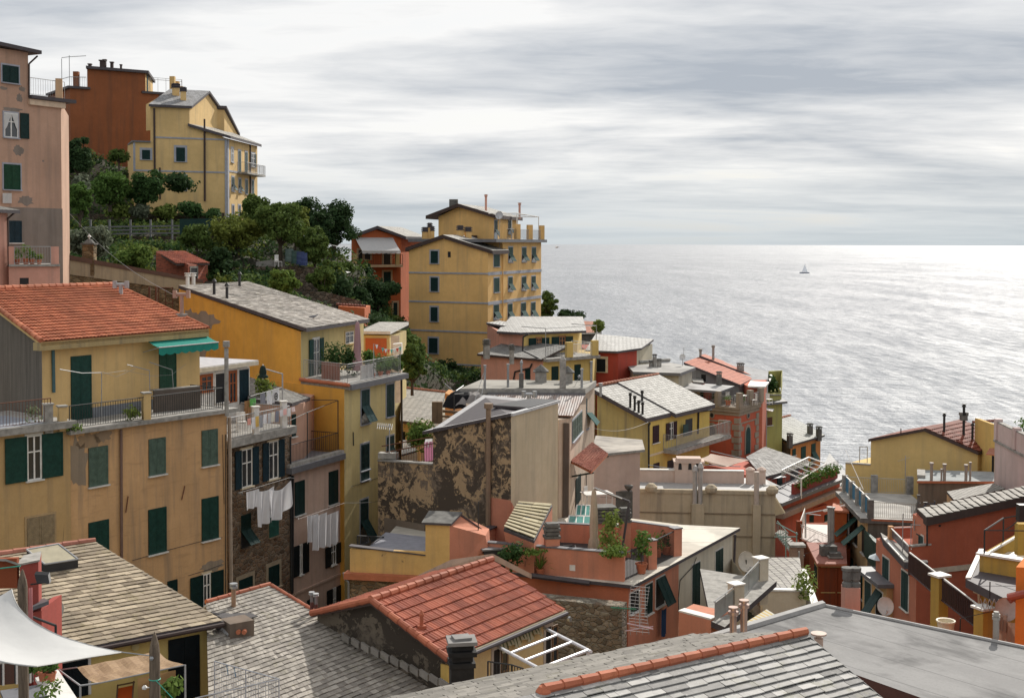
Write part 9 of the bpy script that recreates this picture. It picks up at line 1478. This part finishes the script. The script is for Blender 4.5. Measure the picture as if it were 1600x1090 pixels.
# birds, boat
def bird(label,p,s,mat,fly=False):
 t=thing('seagull' if fly else 'pigeon',label,'bird',p);p=V(p);mb=MB(mat);x=V((1,.2,0)).normalized()
 pts=[(-.5,.03,.0),(-.3,.09,.03),(0,.14,.05),(.22,.11,.1),(.34,.07,.2),(.45,.065,.24),(.52,.02,.22)]
 rows=[[p+x*a*s+V((0,math.cos(k*.785)*r*s,(z_+math.sin(k*.785)*r+(0 if fly else.25))*s)) for k in range(9)] for a,r,z_ in pts];mb.grid(rows)
 if fly:
  for sy in (-1,1):w_=[p+V((0,0,.08*s)),p+V((-.25*s*1,sy*.6*s,.35*s)),p+V((-.6*s,sy*1.3*s,.12*s)),p+V((-.15*s,sy*.55*s,.26*s))];mb.face([w_[0]+V((.15*s,0,0)),w_[3]+V((.1*s,0,0)),w_[2],w_[1],w_[0]-V((.15*s,0,0))]);mb.face([w_[0]+V((.15*s,0,.01)),w_[3]+V((.1*s,0,.01)),w_[2],w_[1]+UP*.01])
 mb.build('body',t,smooth=False)
 if not fly:
  mb=MB(TERRA)
  for dy in (-.04,.04):mb.tube(p+V((.02,dy*s,0)),p+V((.02,dy*s,.14*s)),.006,4)
  mb.build('legs',t)
bird('grey pigeon standing near the eave of the white slate roof',plane_hit(zG(826,262),EL0 if 0 else at(zG(785,312),72.0),onz(zG(1155,258),at(zG(785,312),72.0).z),WO.hit(zG(33,60)))+UP*.03,.55,paint((.14,.14,.16)));bird('seagull gliding over the sea right of the tower house',at(zD(828,320),130),.42,paint((.5,.45,.4)),True)
p_=onz((1257,427),.0);bt=thing('sailing_boat','small white sailing boat alone on the sea near the horizon','boat',p_);mb=MB(paint((.3,.33,.4)));mb.grid([[p_+V((x,y*(1-abs(x/6.2)**2.2),z_)) for y,z_ in ((-1.5,1.5),(-1.0,0),(1.0,0),(1.5,1.5))] for x in (-6,-4,-2,0,2,4,6)]);mb.box(p_+V((-1.8,-.6,.95)),V((2.8,0,0)),V((0,1.2,0)),UP*.5);mb.build('hull',bt);mb=MB(STEEL);mb.tube(p_+V((.5,0,1)),p_+V((.5,0,11.6)),.1,5);mb.tube(p_+V((.5,0,1.9)),p_+V((-3.3,0,1.9)),.08,4);mb.build('mast',bt)
for pts in (((.3,11.3),(.3,2.1),(-3.1,2.1)),((.8,10),(.8,1.9),(3.9,1.3))):mb=MB(fabric((.5,.53,.58),.03,.4));a_,b_,d_=[p_+V((x,0,z_)) for x,z_ in pts];mb.grid([[a_.lerp(b_,i/6).lerp(a_.lerp(d_,i/6),j/6)+V((0,.5*math.sin(i/6*3.14)*math.sin(j/6*3.14),0)) for j in range(7)] for i in range(7)]);mb.build('sail',bt,smooth=True)
# ================================================================== little terrace behind the peeling wall
bush('bright yellow green fig bush behind the peeling wall parapet',at(zK(325,500),69),1.7,2.0,LF5,81,1500,.11,cl=16);Wk_=Wall(at(zK(360,430),67.5),at(zK(415,425),67));hang('pink patterned cloth hung behind the peeling wall parapet',Wk_,zK,362,430,414,425,545,fabric((.6,.25,.38)),'cloth','cloth',None,3,.05,50);hang('white cloth hung above the pink patterned one',Wk_,zK,368,412,412,408,460,SHEET,'cloth','cloth',None,2,.05,51)
an=thing('tall_antenna','television antenna on a thin mast beside the pale yellow facade','antenna',at(zK(150,500),66));mb=MB(GALV);mb.tube(at(zK(150,500),66),at(zK(150,318),66),.03,5);mb.build('mast',an);mb=MB(GALV);a,b=at(zK(78,330),66),at(zK(165,338),66);mb.tube(a,b,.02,4);[mb.tube(a.lerp(b,i/7)-V((0,.25,.12)),a.lerp(b,i/7)+V((0,.25,.12)),.012,3) for i in range(8)];mb.build('boom',an)
# ================================================================== near left: terrace of the viewer's neighbour
SAILM=fabric((.74,.74,.73),.04,.35)
A,B,C_=at((18,920),21),at((190,1018),20.5),at((-75,1062),18);D_=at((-60,965),20.5);rows=[]
ctl=at((28,990),20.3)
for i in range(25):
 t=i/24;p_=A*(1-t)**2+ctl*2*t*(1-t)+B*t*t;lo=D_.lerp(C_,min(1,t*1.6)).lerp(B,max(0,(t-.3)/.7)) if t>.3 else D_.lerp(C_,t*1.6)
 rows.append([p_.lerp(lo,j/14)-UP*(.14*math.sin(j/14*math.pi)*math.sin(min(1,t*1.3)*math.pi))+UP*.012*mnoise.noise(V((i*.3,j*1.1,0))) for j in range(15)])
mb=MB(SAILM);mb.grid(rows);sl_=mb.build('shade_sail',None,smooth=True,label='large white triangular shade sail at the lower left corner',cat='shade sail');mb=MB(paint((.45,.44,.42)));mb.path([r[0] for r in rows],.012,4);mb.path([r[-1] for r in rows],.012,4);mb.build('hem_cord',sl_)
def post(label,px,top,d,r):
 b_=at(px,d);t_=zed(b_,zat(b_.x,b_.y,top));t=thing('timber_post',label,'post',b_-UP*1.5);mb=MB(WOODP);n=14;H_=t_.z-b_.z;rows=[[b_+V((math.cos(k/n*6.2832)*r*q,math.sin(k/n*6.2832)*r*q,z_)) for k in range(n+1)] for z_,q in ((-1.5,1.05),(0,1.02),(H_*.5,1),(H_-.32,.98),(H_-.2,.8),(H_-.05,.3),(H_,.02))];mb.grid(rows);mb.build('shaft',t);return t,t_
m,g=newmat('weathered_timber');pn=g.noise(g.scale(pos(g),(9,9,.9)),2.2,6,.7,.4);g.l.new(g.mix(g.mr(pn,.35,.65),(.20,.15,.105),(.07,.05,.035)),g.b.inputs[0]);setb(g,rough=.9,nor=bump(g,pn,.8,.02));WOODP=m
post('tall pointed timber post carrying the top corner of the white shade sail',(37,1090),888,22,.085);t2,top2=post('pointed timber post at the right tip of the white shade sail',(242,1090),986,20.3,.085)
mb=MB(GALV);mb.tube(B,zed(top2,B.z),.01,5);mb.lathe(zed(top2,B.z)-V((.02,.1,.03)),[(.02,0),(.035,.03),(.02,.06)],8);mb.build('cable',t2);mb=MB(paint((.05,.35,.25)));c_=zed(top2,zat(top2.x,top2.y,1060));[mb.tube(c_+V((math.cos(k*.785),math.sin(k*.785),0))*.09,c_+V((math.cos(k*.785+.785),math.sin(k*.785+.785),.0))*.09,.01,4) for k in range(8)];mb.path([c_+V((.05,-.09,0)),c_+V((.35,-.2,-.25)),c_+V((.7,-.3,-.42))],.008,4);mb.build('cord',t2)
# reed awning with frame
m,g=newmat('reed_mat');mp_=g.a('ShaderNodeMapping',{0:pos(g),'Rotation':(0,0,-1.1)}).outputs[0];f_=g.noise(g.scale(mp_,(3.0,45,3)),1,4,.7);g.l.new(g.mix(g.mr(f_,.35,.66),(.36,.235,.12),(.16,.09,.045)),g.b.inputs[0]);setb(g,rough=.8,nor=bump(g,f_,.8,.02));REED=m
q=[at(zI(645,992),32),at(zI(1212,872),32.8),at(zI(1040,782),35.2),at(zI(505,888),34.2)];ra=thing('reed_awning','sagging straw reed mat awning on a thin metal frame by the yellow wall','awning',q[0]-UP*2);mb=MB(REED);mb.grid([[bil(q,i/18,j/10)-UP*(.10*math.sin(j/10*math.pi)+.03*math.sin(i*1.3)*math.sin(j*.6)) for i in range(19)] for j in range(11)]);mb.build('reed_mat',ra);mb=MB(GALV);e=at(zI(385,905),34.6);e2=at(zI(525,1008),32);mb.path([e,e2,q[0]],.025,6);mb.tube(e2,e2-UP*3,.025,6);mb.tube(q[0],q[1],.02,5);mb.tube(q[1],q[1]-UP*3,.025,6);mb.tube(e,q[3],.02,5);mb.build('frame',ra)
dc=thing('deck_chair','orange canvas deck chair half hidden under the reed awning','chair',at(zI(830,1100),33)-UP*.6);mb=MB(fabric((.55,.10,.02)));a_,b_=at(zI(775,1025),33.3),at(zI(880,1003),33.3);mb.face([a_,b_,b_+V((.12,-.7,-.75)),a_+V((.12,-.7,-.75))]);mb.build('canvas',dc);mb=MB(WOOD)
for p_ in (a_,b_):mb.tube(p_+V((-.03,.05,.08)),p_+V((.12,-.75,-.8)),.022,5)
mb.tube(a_+V((-.03,.05,.06)),b_+V((0,.05,.06)),.022,5);mb.build('frame',dc)
pn_=MB(plaster((.5,.3,.14),.2,131));Wf_=Wall(at(zI(900,1000),37),at(zI(1180,960),38));hang('tan cloth screen hanging behind the reed awning',Wf_,zI,900,960,1150,905,1090,fabric((.45,.28,.13)),'screen','screen',None,1,.03,60)
bush('young vine with bright leaves beside the right timber post',at((270,1092),21)-UP*.05,.45,.45,LF5,83,60,.09,cl=6);mb=MB(WHITE);p_=at((226,1074),20.4);mb.lathe(p_-UP*.03,[(.01,0),(.04,.015),(.045,.04),(.02,.07),(.01,.075)],10);mb.tube(p_,p_+V((.12,0,.01)),.01,4);mb.build('garden_light',t2)
# red neighbour house at the far left edge
RD=plaster((.34,.075,.06),.2,132);c_=at(zI(255,640),33.5);l_=at(zI(135,640),33.0);nb=bld('dark red house fragment with a terrace pier at the lower left edge',c_-UP*4,group=GRP);zt_=zat(c_.x,c_.y,zI(0,195)[1]);k_=V((-.25,.9,0));walls(nb,[zed(l_,zt_),zed(c_,zt_),zed(c_,zt_)+k_,zed(l_,zt_)+k_],c_.z-3,RD,'pier');roofplate(nb,[zed(l_,zt_+.06)-V((.06,.06,0)),zed(c_,zt_+.06)+V((.06,-.06,0)),zed(c_,zt_+.06)+k_,zed(l_,zt_+.06)+k_],.05,CONC,'cap')
LAT=plaster((.26,.07,.03),.3,133,(.45,.25,.15),.02);a_,b_=at(zI(-60,375),33),at(zI(112,370),33);mb=MB(LAT);mb.box(a_,b_-a_,V((0,.15,0)),UP*(zat(a_.x,a_.y,zI(0,180)[1])-a_.z));mb.build('brick_parapet',nb);mb=MB(paint((.05,.35,.25)));mb.tube(at(zI(-20,243),32.7),at(zI(135,225),32.7),.018,5);mb.build('cord',nb);roofplate(nb,[at(zI(-40,175),32.8),at(zI(40,180),32.8),at(zI(135,212),32.9),at(zI(-40,160),34)],.06,CONC,'coping')
roofplate(nb,[at(zI(205,495),33),at(zI(320,452),33),at(zI(290,435),34),at(zI(205,455),34.5)],.1,LEAD,'ledge');walls(nb,[at(zI(215,530),33.1),zed(at(zI(272,515),33.3),at(zI(215,530),33.1).z),at(zI(272,515),33.3)+V((0,1.5,0)),at(zI(215,530),33.1)+V((0,1.5,0))],c_.z-4,RD,'lower_pier')
fl=thing('floodlight','small black floodlight on a bracket beside the red pier','lamp',at(zI(275,320),33));mb=MB(DARK);p_=at(zI(225,280),33);q_=at(zI(325,342),32.8);mb.prism([p_,at(zI(315,285),33),q_,at(zI(240,335),32.9)],[x+V((0,.12,.05)) for x in (p_,at(zI(315,285),33),q_,at(zI(240,335),32.9))]);mb.build('housing',fl);mb=MB(IRON);mb.tube(at(zI(200,345),33),at(zI(290,335),33),.02,5);mb.build('bracket',fl)
mb=MB(IRON);mb.path([at(zI(218,560),31),at(zI(365,615),30.5),at(zI(365,1100),30.5)],.03,6);mb.path([at(zI(370,905),30.2),at(zI(465,1045),29.6)],.02,5);mb.build('iron_frame',nb);hang('red and white striped flag hanging beside the left timber post',Wall(at(zI(150,600),23),at(zI(215,600),23.3)),zI,188,370,212,365,610,fabric((.5,.2,.2)),'flag','flag',None,1,.03,61)
mb=MB(MARBLE);q=[at(zI(230,955),26),at(zI(330,1010),24.5),at(zI(505,1005),24.8),at(zI(380,930),26.5)];zq_=q[0].z;q=[zed(x,zq_) for x in q];sh_=thing('planter_shelf','marble topped red wall carrying two potted plants at the lower left','wall',q[1]-UP*2);mb.prism([x-UP*.06 for x in q],q);mb.build('top',sh_);mb=MB(RD);cc=sum(q,V())/4;q2=[cc+(x-cc)*.94 for x in q];mb.prism([zed(x,zq_-2.5) for x in q2],[x-UP*.065 for x in q2]);mb.build('wall',sh_)
potted('terracotta pot of green leaves, left one on the marble shelf',onz(zI(283,975),zq_),.20,.30,LF3,84,n=160,size=.05,group='pots on the marble shelf');potted('terracotta pot of dark leaves, right one on the marble shelf',onz(zI(335,978),zq_),.20,.28,LF1,85,n=160,size=.05,group='pots on the marble shelf');bush('dense plant in a trough left of the terracotta pots',onz(zI(235,940),zq_),.5,.4,LF1,86,160,.06,group='pots on the marble shelf');bush('bright seedlings below the marble shelf',at(zI(310,1090),24),.6,.35,LF5,87,120,.05)
pr_=thing('capped_pier','pale yellow pier with a dark slate cap behind the left timber post','pier',at(zI(170,1100),25)-UP*1);c_=at(zI(155,1080),25);mb=MB(Y15);mb.cbox(zed(c_,c_.z-1.5),.55,.5,1.5,.5);mb.build('shaft',pr_);mb=MB(LEAD);mb.cbox(zed(c_,c_.z+.003),.78,.74,.07,.5);mb.build('cap',pr_)
bw=thing('window_front','dark window with a white frame under the shade sail at the left edge','window',at(zI(100,1000),28));a_,b_=at(zI(-60,1010),28),at(zI(215,985),29);mb=MB(GLASS);mb.box(a_,b_-a_,V((0,.05,0)),UP*1.6);mb.build('glass',bw);mb=MB(WHITE);[mb.tube(a_.lerp(b_,t)-V((0,.03,0)),a_.lerp(b_,t)+UP*1.6-V((0,.03,0)),.03,4) for t in (.3,.62,.95)];mb.tube(a_+UP*.5,b_+UP*.5,.03,4);mb.build('frame',bw)
# mesh railing
zz_=at(zJ(130,900),30);r0,r1=at(zJ(135,905),31.5),at(zJ(518,985),29.5);r2=at(zJ(-40,1000),29);tr_=zat(r0.x,r0.y,zJ(0,695)[1])-r0.z;mr=thing('mesh_railing','white painted mesh railing over the worn slate roof at the lower left','railing',r0-UP*.3);WRL=paint((.42,.43,.45),.5);mb=MB(WRL);L=(r1-r0).length
r1=zed(r1,zat(r1.x,r1.y,zJ(0,800)[1])-tr_);r0b=r0;n=26
for i in range(n+1):p_=r0.lerp(r1,i/n);mb.tube(p_,p_+UP*tr_,.004,3,cap=False)
for k in range(12):mb.tube(r0+UP*tr_*k/12,r1+UP*tr_*k/12,.004,3,cap=False)
mb.build('mesh',mr);mb=MB(WRL)
for t in (0,.5,1):p_=r0.lerp(r1,t);mb.tube(p_-UP*.8,p_+UP*tr_,.016,5)
mb.tube(r0+UP*tr_,r1+UP*tr_,.016,5);a_,b_=at(zJ(20,914),28.5),r1+UP*tr_;mb.tube(a_,b_,.016,5);a2,b2=a_-UP*.55,b_-UP*tr_*.75;mb.tube(a2,b2,.012,5)
for i in range(24):mb.tube(a_.lerp(b_,i/24),a2.lerp(b2,i/24),.005,3,cap=False)
mb.build('frame',mr);mb=MB(paint((.03,.16,.28)));[mb.tube(r0.lerp(r1,t)+UP*tr_*1.0,r0.lerp(r1,t+.02)+UP*(tr_*.72),.01,4) for t in (.2,.32)];mb.build('tie',mr)
# wires across the view
mb=MB(IRON);
for pts in (((700,800),(900,742),(1060,700),(1180,678)),((1180,130),(1190,500)),((350,120),(350,400),(330,720)),((1000,880),(1100,850),(1180,820))):mb.path([W8.hit(zF(*p))+W8.n*.04 for p in pts],.012,4)
mb.build('facade_cable',H8);mb=MB(IRON);mb.path([WR.off(-.3).hit(zG(*p)) for p in ((1060,920),(1062,1000))],.03,4);mb.path([WR.off(-.3).hit(p) for p in ((549,760),(625,735))],.012,4);mb.build('facade_cable',HO)
for a_,b_,s_,lb in ((at(zM(40,640),82),at(zM(440,620),95),.5,'black cable from the old plastered house to the yellow balcony house'),(at(zN(120,250),70),at(zN(560,330),86),.6,'thin cable crossing above the white cloth covered table'),(at(zP(60,250),80),at(zP(540,120),78),.6,'cable strung above the dark slatted gate'),(at(zH(615,545),66),at(zH(975,470),68),.3,'line running from the pink house to the peeling wall')):
 mb=MB(IRON);mb.path([a_.lerp(b_,i/8)-UP*s_*math.sin(i/8*math.pi) for i in range(9)],.012,3);mb.build('cable',None,label=lb,cat='cable')
wr=thing('overhead_cables','thin grey cable slung from the tall pink house to the red tiled roof','cable',at((100,330),76));mb=MB(paint((.4,.4,.4),.6));a_,b_=at((108,333),76),at(zB(998,590),63);mb.path([a_.lerp(b_,i/10)-UP*.5*math.sin(i/10*math.pi) for i in range(11)],.011,4);mb.build('cable',wr)
mb=MB(paint((.4,.4,.4),.6));a_,b_=at(zC(620,240),112),at(zC(900,380),122);mb.path([a_.lerp(b_,i/8)-UP*.8*math.sin(i/8*math.pi) for i in range(9)],.016,4);mb.build('garden_cable',None,label='grey cable from the trees to the balcony with the white awning',cat='cable')
for i,(x,y,d,lb) in enumerate(((435,405,105,'white plastic chair among the shrubs left of the lean-to'),(520,447,112,'white garden chair under the white lean-to roof'))):chair(lb,at((x,y+12),d),1+i,WHITE,None,1.0)
sw_=thing('shore_wall','low balustrade wall of the shore road above the sea','wall',at((1300,742),170));mb=MB(CONC);a_,b_=at((1270,743),172),at((1335,742),168);mb.box(zed(a_,a_.z-2),V(((b_-a_).x,(b_-a_).y,0)),V((0,.5,0)),UP*2.2);mb.build('wall',sw_)
